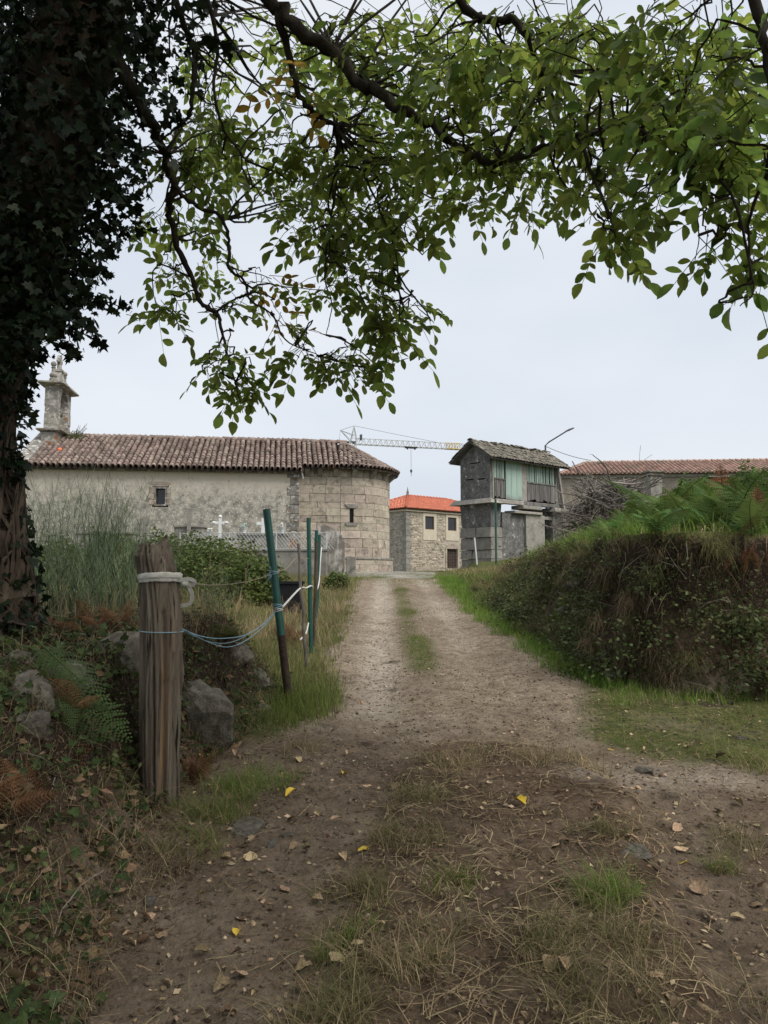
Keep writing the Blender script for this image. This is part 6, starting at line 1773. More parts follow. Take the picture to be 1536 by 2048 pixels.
# ------------------------------------------------------------------ ferns
def frond_mesh(name, npin=24, droop=0.35, width=0.30, hang=0.15, seed=0, npn=9, curl=0.0):
    """bracken-like frond of length 1 along +y; pinnae in pairs, each toothed with pinnules"""
    r = np.random.default_rng(seed)
    V, F3 = [], []
    def rp(t): return np.array([0.03 * math.sin(3 * t + seed), t * (1 - 0.10 * droop * t), 0.22 * math.sin(math.pi * t * .6) * droop - droop * t * t * 0.55])
    pts = [rp(t) for t in np.linspace(0, 1, 12)]
    mb = MB().tube([tuple(p) for p in pts], list(np.linspace(0.009, 0.002, 12)), 4, False)
    for i in range(npin):
        t = 0.16 + 0.82 * (i / (npin - 1)) ** 0.93
        L = width * min(1.0, 0.45 + 2.2 * (t - 0.14)) * min(1.0, (1.03 - t) * 1.5) * r.uniform(0.88, 1.08)
        L = max(L, 0.012); npn = max(2, int(L / 0.022)); sp = 0.82 / npin
        for s in (-1, 1):
            b = rp(t); dz = -hang + r.normal(0, .05)
            d = unit(np.array([s * 1.0, 0.38 + 0.25 * t + r.normal(0, .05), dz])); nn = unit(np.cross(d, [0, 1, 0]) * s); w = unit(np.cross(nn, d))
            for k in range(npn):
                f0 = k / npn; f1 = (k + 0.95) / npn
                pl = min(sp * 0.54, L * 0.3) * (1 - f0 * 0.6) + 0.003
                c0 = b + d * L * f0; c1 = b + d * L * f1
                c0[2] -= L * 0.35 * f0 * f0; c1[2] -= L * 0.35 * f1 * f1
                for q in (1, -1):
                    tip = (c0 + c1) / 2 + w * pl * q + d * L * 0.05 + nn * curl * pl
                    j = len(V); V += [c0, c1, tip]; F3.append((j, j + 1, j + 2))
    n0 = len(mb.V)
    me = bpy.data.meshes.new(name)
    me.from_pydata([tuple(v) for v in mb.V] + [tuple(v) for v in V], [], mb.F + [tuple(a + n0 for a in f) for f in F3]); me.update()
    return me
def put_frond(parent, me, a, b, nrm, name='frond', scale=None, wide=1.0):
    a, b = np.array(a, float), np.array(b, float)
    y = b - a; L = np.linalg.norm(y) if scale is None else scale; y = y / np.linalg.norm(y)
    x = np.cross(y, nrm); x /= np.linalg.norm(x); z = np.cross(x, y)
    o = bpy.data.objects.new(name, me); COL.objects.link(o); o.parent = parent
    p = a - np.array(parent.location)
    o.matrix_basis = frame(p, x * L * wide, y * L, z * L)
    return o
def build_ferns():
    r = np.random.default_rng(47)
    g = [frond_mesh('green_frond', 17, 0.35, 0.27, 0.25, k) for k in range(3)]
    for m in g: m.materials.append(MT['fern_deep'])
    br = [frond_mesh('withered_frond', 14, 0.45, 0.24, 0.5, 10 + k, 8, 0.8) for k in range(3)]
    for m in br: m.materials.append(MT['fern_brown'])
    D = 4.1
    A = lambda px, py, d=D: np.array(at(px, py, d))
    f = thing('green_fern', 'green fern fronds arching over the wall stones at the left', 'fern', at(80, 1330, 4.3))
    for (x0, y0, x1, y1, n, w, d0, d1) in ((70, 1278, 235, 1412, (0.25, -0.7, 0.6), .95, 4.2, 3.95), (135, 1395, 255, 1478, (0.2, -0.8, 0.55), 1.25, 4.1, 3.85), (118, 1372, 138, 1472, (-0.1, -0.95, 0.3), 1.25, 4.05, 3.85), (60, 1290, 160, 1390, (0.1, -0.7, 0.6), .8, 4.3, 4.15)):
        put_frond(f, g[int(r.integers(3))], A(x0, y0, d0), A(x1, y1, d1), np.array(n), wide=w)
    f = thing('withered_fern', 'rust-brown withered fern hanging below the green fern', 'fern', at(80, 1440, 4.1))
    for (x0, y0, x1, y1, w, d0, d1) in ((58, 1462, 96, 1556, 1.3, 4.0, 3.75), (110, 1468, 168, 1556, 1.2, 4.0, 3.75), (92, 1462, 120, 1540, 1.1, 3.95, 3.8), (95, 1358, 165, 1412, 1.3, 4.05, 3.92), (150, 1415, 200, 1392, 1.0, 3.95, 3.9), (40, 1470, 45, 1530, 1.0, 4.0, 3.85)):
        put_frond(f, br[int(r.integers(3))], A(x0, y0, d0), A(x1, y1, d1), np.array((0.1, -0.85, 0.35)), wide=w)
    f = thing('brown_fern', 'small crumpled brown fern at the foot of the wooden post', 'fern', hit(400, 1560))
    p0 = np.array(hit(395, 1565))
    for k in range(11):
        a = r.uniform(0, 6.28); L = r.uniform(.12, .26); t = p0 + np.array([math.cos(a) * .11, math.sin(a) * .05 - .03, L * r.uniform(.35, 1)])
        put_frond(f, br[k % 3], p0 + r.normal(0, .03, 3), t, np.array((math.sin(a), -0.8, 0.4)), scale=L, wide=1.2)
    for nm, px, py, lab, n in (('corner_fern', 15, 1640, 'brown fern tips at the lower left edge', 6), ('fence_fern', 585, 1290, 'curled brown fern behind the leaning green post', 9), ('wall_fern', 190, 1262, 'russet dead bracken on the wall top by the ivy trunk', 12)):
        p0 = np.array(hit(px, py)); f = thing(nm, lab, 'fern', p0)
        for k in range(n):
            a = r.uniform(0, 6.28); L = r.uniform(.18, .36); b0 = p0 + np.array([r.normal(0, .16 if n > 9 else .06), r.normal(0, .08), 0.02])
            t = b0 + np.array([math.cos(a) * .2, math.sin(a) * .1, L * r.uniform(.2, .9)])
            put_frond(f, br[k % 3], b0, t, np.array((math.sin(a) * .6, -0.8, 0.5)), scale=L, wide=1.1)
    # bracken on the right bank
    bk = [frond_mesh('bracken_frond', 18, 0.6, 0.34, 0.14, 30 + k, 7) for k in range(4)]
    for m in bk: m.materials.append(MT['fern'])
    spots = [(1240, 1050, 12.0, .75), (1270, 1060, 10.5, .7), (1300, 1040, 11.0, .9), (1330, 1060, 9.6, .75), (1350, 1030, 10.5, 1.0), (1385, 1055, 9.0, .85), (1400, 1030, 10.0, 1.05), (1425, 1060, 8.6, .8), (1440, 1020, 9.5, 1.05), (1470, 1050, 8.2, .9), (1490, 1010, 9.0, 1.1), (1520, 1040, 7.8, .9), (1530, 1000, 8.4, 1.2), (1545, 960, 8.6, 1.35), (1205, 1060, 13.5, .6), (1180, 1070, 14.5, .5), (1320, 1000, 13.0, 1.0), (1380, 1000, 12.5, 1.1), (1440, 990, 12.0, 1.1), (1270, 1010, 14.0, .9), (1345, 1075, 9.0, .5), (1290, 1080, 10.0, .45), (1420, 1085, 8.0, .5), (1500, 1085, 7.3, .5), (1235, 1080, 11.5, .45)]
    spots = [(px, py, Y, min(h, 1.0) * (1.25 if px > 1330 else .95)) for px, py, Y, h in spots] + [(r.uniform(1190, 1540), 0, r.uniform(7.4, 13.5), r.uniform(.35, .65)) for _ in range(44)]
    for k, (px, py, Y, h) in enumerate(spots):
        x = (px - 768) / FPX * Y
        if rs_of(np.array([x]), np.array([Y]))[0] < .9: continue
        b = np.array([x, Y, gz(x, Y) - 0.03])
        wh = 'at the right edge of the bank top' if px > 1450 else ('on the middle of the bank top' if px > 1320 else 'below the brushwood pile on the bank')
        f = thing('bracken', ('small' if h < .55 else 'tall') + ' green bracken ' + wh, 'fern', b, 0, ('small' if h < .55 else 'tall') + ' bracken ' + wh)
        for j in range(int(r.integers(8, 13))):
            a = r.uniform(0, 6.28); L = h * r.uniform(.5, 1.05)
            t = np.array([math.cos(a) * r.uniform(.35, .8), math.sin(a) * r.uniform(.3, .7), r.uniform(.55, 1.0)])
            nn = np.array([-math.cos(a) * .6, -math.sin(a) * .6, 0.8])
            o = put_frond(f, (br if r.random() < .06 else bk)[int(r.integers(3))], b + r.normal(0, .07, 3) * np.array([1, 1, 0]), b + t, nn, scale=L * (.8 if Y < 9.5 else .95), wide=r.uniform(.85, 1.2))
    p = np.array(hit(1490, 1100)); f = thing('dead_bracken', 'brown dead bracken hanging from the right bank lip', 'fern', p)
    for j in range(5):
        b = np.array(hit(r.uniform(1440, 1535), r.uniform(1080, 1130)))
        put_frond(f, br[j % 3], b, b + np.array([r.uniform(-.4, .1), -0.2, -0.35]), np.array((r.uniform(-.6, .6), -.6, .5)), scale=r.uniform(.2, .32), wide=.9)
build_ferns()

# ------------------------------------------------------------------ shrubs in the field
def build_shrubs():
    r = np.random.default_rng(53); U = r.uniform
    def broom(px, Y, top_py, spread, n, label, lean=0.0):
        x = (px - 768) / FPX * Y
        b = np.array([x, Y, gz(x, Y) - 0.05])
        h = at(px, top_py, Y).z - b[2]
        o_ = thing('broom_shrub', label, 'shrub', b, 0, 'wispy broom shrubs in the field')
        pr, tips = [], []
        az = U(0, 6.28, n); ln = U(.08, .75, n) * spread; hh = h * U(.55, 1.02, n)
        root = b + np.stack([r.normal(0, .10, n), r.normal(0, .10, n), np.zeros(n)], -1)
        pr.append(blades(root, hh, U(.007, .014, n), az, ln + lean, U(0, .12, n), 5, r))
        for k in range(n):                       # fine side shoots along each stem
            m = 15
            t = U(.25, .97, m); d = np.array([math.cos(az[k]), math.sin(az[k])])
            p = np.stack([root[k, 0] + d[0] * hh[k] * (ln[k] + lean) * t ** 1.6, root[k, 1] + d[1] * hh[k] * (ln[k] + lean) * t ** 1.6, root[k, 2] + hh[k] * (t - .06 * t * t)], -1)
            pr.append(blades(p, hh[k] * U(.10, .32, m), U(.003, .006, m), az[k] + r.normal(0, 1.5, m), U(.3, 1.0, m), U(-.1, .35, m), 2, r))
        V, F = merge(pr); world_obj('stems', V, F, MT['broom'], o_)
    L = 'wispy grey-green broom shrub before the church wall, '
    broom(75, 12.5, 940, .8, 34, L + 'next to the ivy trunk')
    broom(118, 13.0, 925, .7, 34, L + 'second from the trunk')
    broom(172, 13.2, 915, .9, 44, L + 'tallest of them')
    broom(222, 13.5, 930, .9, 40, L + 'in front of the tall white cross')
    broom(200, 12.0, 960, 1.0, 36, L + 'low and wide')
    broom(262, 13.0, 985, .8, 30, L + 'left of the nave window')
    broom(330, 12.0, 1050, .8, 26, 'low wispy broom behind the wooden post top')
    for k, (px, Y, ty, lab) in enumerate(((95, 8.5, 1085, 'dense green broom tuft right beside the ivy trunk'), (150, 9.0, 1070, 'dense green broom tuft behind the wall fern'), (205, 8.6, 1090, 'dense green broom tuft left of the wooden post'), (255, 9.4, 1085, 'dense green broom tuft just behind the wooden post'), (120, 7.0, 1150, 'low green broom tuft on the wall by the trunk'), (190, 7.2, 1160, 'low green broom tuft above the russet bracken'), (245, 7.4, 1165, 'low green broom tuft close to the wooden post'), (420, 9.5, 1140, 'low green broom tuft between post and brambles'))):
        broom(px, Y, ty, 1.0, 46, lab)
    def bramble(px, Y, py, rx, rz, n, label, mt='bramble'):
        x = (px - 768) / FPX * Y; zc = at(px, py, Y).z
        g = gz(x, Y)
        o_ = thing('bramble_bush', label, 'bush', (x, Y, g))
        d = rand_dirs(n, r, -0.2, 1.0) * (U(.55, 1.06, n) ** 0.6)[:, None]
        lump = 0.8 + 0.4 * vn(d[:, 0] * 2 + 5, d[:, 2] * 2 + d[:, 1] * 2, 1.6, 3)
        hz = max(zc - g, 0.2) + rz
        P = np.stack([x + d[:, 0] * rx * lump, Y + d[:, 1] * rx * .9 * lump, g + np.abs(d[:, 2]) * hz * lump], -1)
        V, F = leaf_cloud(P, U(.045, .095, n), SMALL_T, SMALL_F, r, .3)
        world_obj('foliage', V, F, MT[mt], o_, 'stuff')
        m = MB()
        for k in range(26):
            a = U(0, 6.28); L_ = U(.4, .85)
            pts = [(0.3 * math.cos(a) * rx * t + U(-.03, .03) + math.cos(a) * rx * .75 * t, math.sin(a) * rx * .9 * t, hz * 1.05 * math.sin(math.pi * min(1, t * .8 + .05)) * L_) for t in np.linspace(0, 1, 6)]
            m.tube(pts, .004, 3, False)
        m.build('canes', MT['straw_dark'], o_, 'stuff')
    bramble(425, 14.5, 1096, 1.15, .2, 9000, 'rounded dark green bramble bush before the cemetery wall')
    bramble(500, 13.5, 1128, 0.7, .15, 4500, 'smaller bramble bush left of the leaning green post')
    bramble(330, 16.0, 1085, 0.95, .2, 6500, 'bramble bush between the dark cross and the wooden post')
    bramble(225, 18.0, 1085, 1.1, .2, 5500, 'bramble bush below the tall white cross')
    bramble(120, 18.0, 1090, 0.9, .2, 4000, 'bramble bush behind the broom by the ivy trunk')
    bramble(1395, 11.0, 985, 0.55, .15, 3500, 'leafy green shrub in the middle of the bracken on the bank', 'shrub_leaf')
    bramble(1512, 9.5, 960, 0.5, .15, 3500, 'tall leafy green shrub at the right edge of the bank', 'shrub_leaf')
    bramble(1285, 12.5, 1015, 0.5, .12, 2800, 'leafy green shrub below the brushwood pile', 'shrub_leaf')
    bramble(672, 19.0, 1160, 0.32, .2, 1500, 'brown-green weeds below the whitewashed pillar')
    fl = lambda x, y: (st_of(x, y) > .9) * sstep((fbm(x, y, .8, 3, 99) - .35) / .2)
    P = scatter(20000, -8.5, -1.2, 7.5, 20, fl, r, True); P[:, 2] += U(0, 1, len(P)) ** 1.5 * (.25 + .5 * fbm(P[:, 0], P[:, 1], .9, 2, 98))
    V, F = leaf_cloud(P, U(.02, .06, len(P)), SMALL_T, SMALL_F, r)
    o = link('field_weeds', npmesh('field_weeds', V, F), MT['bramble']); tag(o, 'olive weeds and creepers filling the field before the cemetery', 'weeds', kind='stuff')
    # small plant rooted on the roof beside the bell gable
    q = churchpt(-8.75, 2.3, 5.15)
    o_ = thing('roof_plant', 'small leafy plant growing on the roof beside the bell gable', 'plant', q)
    n = 900
    d = rand_dirs(n, r, -.1, 1) * (r.random(n) ** .4)[:, None]
    P = np.array(q) + d * np.array([.45, .3, .48])
    V, F = leaf_cloud(P, U(.035, .07, n), SMALL_T, SMALL_F, r); world_obj('foliage', V, F, MT['bramble'], o_, 'stuff')
    m = MB()
    for k in range(16):
        a = U(0, 6.28); m.tube([(0, 0, 0), (.2 * math.cos(a), .15 * math.sin(a), .3), (.45 * math.cos(a), .3 * math.sin(a), U(.4, .75))], .008, 3, False)
    m.build('stems', MT['twig'], o_)
    # brushwood pile and dry thicket beyond the right bank
    shapes = []
    for k in range(7):
        pts = [np.zeros(3)]; v = np.array([1.0, 0, 0])
        for j in range(6):
            v = unit(v + r.normal(0, .22, 3)); pts.append(pts[-1] + v / 6)
        m = MB().tube([tuple(p) for p in pts], list(np.linspace(.026, .009, 7)), 5)
        for j in (2, 3, 4, 5):
            e = pts[j] + unit(v + r.normal(0, .8, 3)) * U(.15, .3); m.tube([tuple(pts[j]), tuple((pts[j] + e) / 2 + r.normal(0, .02, 3)), tuple(e)], [.008, .006, .003], 4)
        me = m.mesh('brush_branch'); me.materials.append(MT['twig_obj']); shapes.append(me)
    Y = 15.5; cx = (1245 - 768) / FPX * Y
    g = gz(cx, Y)
    B = thing('brushwood_pile', 'pile of bleached cut branches behind the bracken', 'branch pile', (cx, Y, g))
    zt = at(1245, 958, Y).z - g
    for k in range(240):
        f = r.random() ** .7
        x = U(-1, 1) * .75 * (1.15 - f * .6); z = f * zt * .95 * (1 - .35 * abs(x))
        s = U(.5, 1.0)
        link('branch', shapes[k % 7], None, B, (x - .3 * s, U(-.6, .5), z), (U(-.4, .4), U(-.6, .5), U(-.9, .9) + (math.pi if k % 2 else 0)), s)
    def thicket(px, Y, ty, rx, n, label, mt='twig'):
        x = (px - 768) / FPX * Y; g = gz(x, Y); h = at(px, ty, Y).z - g
        o_ = thing('dry_thicket', label, 'shrub', (x, Y, g))
        pr = []
        az = U(0, 6.28, n); ln = U(.1, .7, n) * rx / h; hh = h * U(.5, 1.0, n)
        root = np.array([x, Y, g]) + np.stack([r.normal(0, rx * .35, n), r.normal(0, .3, n), np.zeros(n)], -1)
        pr.append(blades(root, hh, U(.012, .022, n), az, ln, U(0, .3, n), 5, r))
        for k in range(n):
            m = 14; t = U(.2, .97, m)
            p = np.stack([root[k, 0] + math.cos(az[k]) * hh[k] * ln[k] * t ** 1.6, root[k, 1] + math.sin(az[k]) * hh[k] * ln[k] * t ** 1.6, root[k, 2] + hh[k] * (t - .15 * t * t)], -1)
            pr.append(blades(p, hh[k] * U(.12, .35, m), U(.005, .009, m), U(0, 6.28, m), U(.4, 1.3, m), U(-.2, .6, m), 2, r))
        V, F = merge(pr); world_obj('stems', V, F, MT[mt], o_)
    thicket(1175, 18.0, 975, .9, 90, 'brown leafless thicket between granary and brushwood pile')
    thicket(1140, 21.0, 985, .6, 50, 'low brown thicket at the right end of the granary')
    thicket(1215, 15.0, 985, .6, 50, 'tangle of bare twigs left of the brushwood pile')
    x = (1160 - 768) / FPX * 16.5
    p0 = np.array([(1128 - 768) / FPX * 17, 17, gz((1128 - 768) / FPX * 17, 17.0)])
    br = MB().tube([(0, 0, 0), (.25, 0, .6), (.65, 0, 1.05), (1.15, .1, 1.3)], [.035, .03, .022, .012], 6).build('bent_branch', MT['twig_obj'], None, loc=p0); tag(br, 'long bent bare branch arching beside the granary', 'branch')
build_shrubs()
# ------------------------------------------------------------------ fence posts, twine, tub
def wood_mat():
    return mat('weathered_post_wood', [(0.32, (0.050, 0.039, 0.029)), (0.45, (0.135, 0.108, 0.082)), (0.58, (0.215, 0.178, 0.138)), (0.75, (0.34, 0.29, 0.23))], 26, bump=2.0, bscale=34, stretch=(1, 1, 0.045), rough=0.92, nrough=0.75,
               layers=[((0.27, 0.155, 0.072), 7.0, 0.60, 0.66, 'noise'), ((0.030, 0.022, 0.016), 60.0, 0.58, 0.66, 'noise'), ((0.020, 0.015, 0.011), 14.0, 0.645, 0.665, 'noise')])
def build_post():
    r = np.random.default_rng(61)
    b = hit(322, 1604); Y = b.y + 0.02
    Pp = thing('wooden_post', 'thick weathered wooden fence post with slanting broken top', 'post', (b.x, b.y, b.z))
    rows = [(1640, 322, 68), (1600, 322, 70), (1540, 321, 74), (1480, 321, 76), (1420, 322, 78), (1360, 323, 79), (1300, 324, 80), (1240, 324, 79), (1200, 322, 77), (1160, 319, 75), (1130, 313, 73), (1108, 308, 70), (1090, 305, 60)]
    n = 96
    ph = r.uniform(0, 6.28, 8); V = []
    nsub = 7
    fine = []
    for i in range(len(rows) - 1):
        for k in range(nsub):
            t = k / nsub; fine.append(tuple(np.array(rows[i]) * (1 - t) + np.array(rows[i + 1]) * t))
    fine.append(rows[-1])
    for i, (py, px, w) in enumerate(fine):
        c = at(px, py, Y); rad = w / 2 / FPX * Y
        s = i / (len(fine) - 1)
        for k in range(n):
            a = 2 * math.pi * k / n
            q = 1 + .018 * math.sin(23 * a + ph[4] + 3 * math.sin(4 * s)) + .014 * math.sin(31 * a + ph[5] - 5 * s) + .035 * math.sin(3 * a + ph[0] + 2 * s) + .03 * math.sin(5 * a + ph[1] - 3 * s) + .02 * math.sin(11 * a + ph[2] + 2 * s) + .012 * math.sin(17 * a + ph[3])
            for (ac, dep, wd, s0, s1) in ((-1.75, .24, .05, .05, .97), (-1.15, .22, .08, .0, .62), (-0.75, .14, .05, .1, .5), (-2.4, .14, .05, .3, .9), (-2.05, .12, .035, .0, .7), (-1.45, .12, .035, .35, 1.0)):
                if s0 < s < s1:
                    q -= dep * math.exp(-((a - 2 * math.pi - ac - .12 * math.sin(6 * s)) / wd) ** 2) + dep * math.exp(-((a - ac - .12 * math.sin(6 * s)) / wd) ** 2) 
            if .10 < s < .42: q -= .07 * math.exp(-((a - 2 * math.pi + 1.0) / .35) ** 2)
            if s > .9: q *= 1 + r.normal(0, .02)
            z = c.z
            if i == len(fine) - 1: z += 0.012 * math.sin(a * 2) + r.normal(0, .010)
            if s > .88: z += (s - .88) / .12 * (0.022 * math.cos(a - .4) + 0.012 * math.sin(3 * a))
            if s > .9 and math.cos(a - 3.5) > .55: q *= 1 - .12 * (s - .9) / .1
            V.append((c.x + rad * q * math.cos(a) - b.x, c.y + rad * q * math.sin(a) - b.y, z - b.z))
    F = [(i * n + k, i * n + (k + 1) % n, (i + 1) * n + (k + 1) % n, (i + 1) * n + k) for i in range(len(fine) - 1) for k in range(n)]
    m0 = (len(fine) - 1) * n
    V.append((at(312, 1084, Y).x - b.x, Y - b.y, at(310, 1090, Y).z - b.z)); F += [(m0 + k, m0 + (k + 1) % n, len(V) - 1) for k in range(n)]
    me = bpy.data.meshes.new('post_shaft'); me.from_pydata(V, [], F); me.polygons.foreach_set('use_smooth', [True] * len(me.polygons)); me.update()
    w = wood_mat(); MT['post_wood'] = w
    link('shaft', me, w, Pp)
    # torn slivers of wood on the right and left edges
    for pts, rr in ((((361, 1300), (364, 1345), (362, 1390)), (.010, .012, .002)), (((283, 1175), (279, 1200), (276, 1218)), (.010, .008, .002)), (((279, 1108), (277, 1120), (283, 1135)), (.016, .02, .006))):
        MB().tube([tuple(at(x, y, Y - .03) - Vector(b)) for x, y in pts], list(rr), 5).build('splinter', w, Pp)
    # white strap wound round the post, knotted at its right
    white = mat('grubby_white_webbing', [(0.3, (0.40, 0.38, 0.33)), (0.7, (0.58, 0.56, 0.51))], 30, bump=0.4, rough=0.85)
    S = thing('white_strap', 'grubby white webbing strap knotted round the wooden post', 'strap', at(322, 1158, Y))
    sl = np.array(S.location)
    rad = 40 / FPX * Y
    def band(z0, z1, rr, tilt):
        V, F = [], []; k2 = 64
        for k in range(k2):
            a = 2 * math.pi * k / k2; dz = tilt * math.cos(a) - .010 * math.sin(a)
            cx = -0.004
            wob = .0012 * math.sin(7 * a) + .0008 * math.sin(17 * a + 1)
            for (rq, z) in ((rr, z0 + wob), (rr + .004 + wob, z0 + .004), (rr + .0015 - wob, (z0 + z1) / 2), (rr + .004 - wob, z1 - .004), (rr, z1 - wob)):
                V.append((cx + rq * math.cos(a), rq * math.sin(a), z + dz))
        for k in range(k2):
            for j in range(4): F.append((k * 5 + j, ((k + 1) % k2) * 5 + j, ((k + 1) % k2) * 5 + j + 1, k * 5 + j + 1))
        return V, F
    m = MB(); m.add(*band(-.024, .012, rad * 1.02, .004)); m.add(*band(-.006, .027, rad * 1.05, .006)); m.build('band', white, S, smooth=True)
    def ribbon(pts, w, wv=(0, -.3, 1)):
        P = spline(np.array(pts), 5); V, F = [], []
        for i, p in enumerate(P):
            t = unit(P[min(i + 1, len(P) - 1)] - P[max(i - 1, 0)]); s = unit(np.cross(t, [0, 1, 0.15]))
            V += [tuple(p - s * w / 2), tuple(p + s * w / 2), tuple(p + s * w / 2 + np.array([0, .004, 0])), tuple(p - s * w / 2 + np.array([0, .004, 0]))]
        for i in range(len(P) - 1):
            for j in range(4): F.append((i * 4 + j, i * 4 + (j + 1) % 4, i * 4 + 4 + (j + 1) % 4, i * 4 + 4 + j))
        F += [(3, 2, 1, 0), tuple(len(V) - 4 + j for j in range(4))]
        return V, F
    A = lambda px, py, dy=0.0: np.array(at(px, py, Y + dy)) - sl
    MB().lathe([(.004, -.022), (.018, -.016), (.022, 0), (.016, .015), (.004, .02)], tuple(A(370, 1166, -.03)), 9).build('knot', white, S, smooth=True)
    MB().add(*ribbon([A(360, 1160, -.05), A(378, 1158, -.05), A(389, 1163, -.05), A(384, 1170, -.04), A(370, 1167, -.04)], .022)).build('loop', white, S)
    MB().add(*ribbon([A(374, 1168, -.03), A(381, 1180, -.03), A(384, 1196, -.02), A(378, 1208, -.01), A(360, 1212, 0)], .022)).build('tail', white, S)
    blue = mat('pale_blue_twine', [(0.3, (0.16, 0.27, 0.32)), (0.7, (0.26, 0.38, 0.43))], 40, rough=0.8); tan_ = mat('tan_twine', [(0.3, (0.21, 0.17, 0.11)), (0.7, (0.32, 0.27, 0.19))], 40, rough=0.8)
    rope = mat('white_fence_rope', [(0.3, (0.46, 0.46, 0.43)), (0.7, (0.60, 0.60, 0.57))], 40, rough=0.8)
    def line(name, label, pts, rad_, mt, cat='twine'):
        P = spline(np.array([np.array(at(*p)) for p in pts]), 8)
        o = MB().tube([tuple(p - P[0]) for p in P], rad_, 5).build(name, mt, None, loc=tuple(P[0])); return tag(o, label, cat)
    Yg = hit(578, 1400).y
    T = thing('blue_twine', 'pale blue twine sagging from wooden post to leaning green post', 'twine', at(322, 1262, Y))
    tl = np.array(T.location)
    def tl_tube(pts, rad_, nm, mt=blue):
        P = spline(np.array([np.array(at(*p)) for p in pts]), 8) - tl
        MB().tube([tuple(p) for p in P], rad_, 5).build(nm, mt, T)
    ring = [(rad * 1.06 * math.cos(a) + .003, rad * 1.06 * math.sin(a), -.003 * math.cos(a)) for a in np.linspace(0, 2 * math.pi, 25)]
    MB().tube(ring, .0028, 4, False).build('loop_round_post', blue, T)
    tl_tube([(362, 1258, Y), (400, 1272, Y + .8), (440, 1277, Y + 1.4), (490, 1270, Y + 2.0), (530, 1245, Yg - .15), (556, 1215, Yg - .05)], .0042, 'strand')
    tl_tube([(362, 1260, Y), (395, 1275, Y + .8), (450, 1294, Y + 1.5), (490, 1282, Y + 2.0), (530, 1250, Yg - .15), (558, 1214, Yg - .05)], .0036, 'strand')
    tl_tube([(362, 1256, Y), (420, 1284, Y + 1.2), (470, 1282, Y + 1.8), (530, 1247, Yg - .1)], .003, 'strand')
    line('tan_twine', 'tan twine running from the white knot to the leaning green post', [(385, 1168, Y), (440, 1170, Y + 1), (500, 1162, Yg - .6), (545, 1148, Yg)], .0035, tan_)
    line('slack_twine', 'tan twine from the leaning green post to the second post', [(550, 1146, Yg), (575, 1135, Yg + .8), (592, 1116, 8.2), (606, 1118, 8.6), (617, 1117, 9.3)], .0035, tan_)
    line('white_rope', 'white rope strung between the fence posts beside the verge', [(565, 1214, Yg - .03), (600, 1177, 8.2), (612, 1176, 8.8), (624, 1172, 9.3), (631, 1184, 11.0), (638, 1165, 12.0), (641, 1120, 12.2), (643, 1095, 12.4)], .009, rope)
    line('white_rope', 'short end of white rope dangling by the second green post', [(617, 1246, 9.3), (612, 1266, 9.1), (600, 1280, 8.9)], .008, rope)
    for nm, label, top, bot, rad_, mt, knots in (
            ('green_post', 'leaning dark green metal post, nearest of the fence row', (533, 1020), (578, 1402), .034, 'green_paint', True),
            ('green_post', 'upright green metal post, second in the fence row', (617, 1037), (622, 1306), .026, 'green_paint', False),
            ('green_post', 'far green post, left of the farthest pair', (633, 1062), (631, 1240), .030, 'green_paint', False),
            ('green_post', 'farthest green post with the white rope end', (639, 1070), (634, 1225), .026, 'green_paint', False)):
        bb = hit(*bot) if nm == 'green_post' and bot[1] > 1250 else Vector(at(bot[0], bot[1], 12.4 if bot[0] == 631 else 13.0))
        Yb = bb.y
        t = at(top[0], top[1], Yb)
        if bot[1] <= 1250: bb.z = gz(bb.x, bb.y)
        G = thing(nm, label, 'post', bb, 0, 'green metal fence posts')
        rel = lambda v: tuple(Vector(v) - bb)
        u = (t - bb).normalized()
        mid = bb.lerp(t, .42)
        MB().tube([rel(bb - u * .25), rel(bb.lerp(t, .2)), rel(mid), rel(t)], rad_, 14).build('shaft', MT[mt], G, smooth=False)
        MB().tube([rel(t + u * .001), rel(t + u * .008)], rad_ * .96, 14).build('cap', MT['lamp_grey'], G)
        if knots:
            for py, wraps, mk in ((1150, 3, blue), (1216, 3, blue), (1224, 3, rope)):
                f = (1402 - py) / (1402 - 1020); c = bb.lerp(t, f); mb = MB()
                for q in range(wraps):
                    mb.tube([tuple(c - bb + Vector(((rad_ + .004) * math.cos(a), (rad_ + .004) * math.sin(a), .008 * q + .01 * math.cos(a + q)))) for a in np.linspace(0, 6.283, 13)], .004, 4, False)
                if py == 1150:
                    for q in range(7):
                        e = Vector((random.uniform(-.13, -.02), -.03, random.uniform(-.09, .07))); mb.tube([tuple(c - bb + Vector((-.03, -.03, 0))), tuple(c - bb + e * .6 + Vector((0, -.02, .01))), tuple(c - bb + e)], .0028, 4)
                mb.build('twine_knot', mk, G)
            dirt = mat('mud_crust', [(0.3, (0.03, 0.022, 0.018)), (0.7, (0.07, 0.05, 0.038))], 20, bump=1)
            MB().tube([rel(bb - u * .1), rel(bb.lerp(t, .1)), rel(bb.lerp(t, .22)), rel(bb.lerp(t, .34))], [rad_ * 1.03, rad_ * 1.05, rad_ * 1.04, rad_ * 1.01], 14, False).build('mud_crust', dirt, G)
    for label, top, bot, rad_ in (('thin mottled wooden stake between the first two green posts', (596, 1087), (614, 1342), .018), ('dark crooked stake behind the second green post', (634, 1082), (627, 1292), .022)):
        bb = hit(*bot); t = at(top[0], top[1], bb.y)
        K = thing('wooden_stake', label, 'stake', bb, 0, 'wooden stakes in the fence row')
        pts = [bb.lerp(t, f) + Vector((random.uniform(-.008, .008), 0, 0)) - bb for f in np.linspace(-.08, 1, 9)]
        MB().tube([tuple(p) for p in pts], [rad_ * random.uniform(.85, 1.12) for _ in pts], 8, True, .08).build('shaft', MT['trunk_bark'] if 'dark' in label else MT['twig_obj'], K)
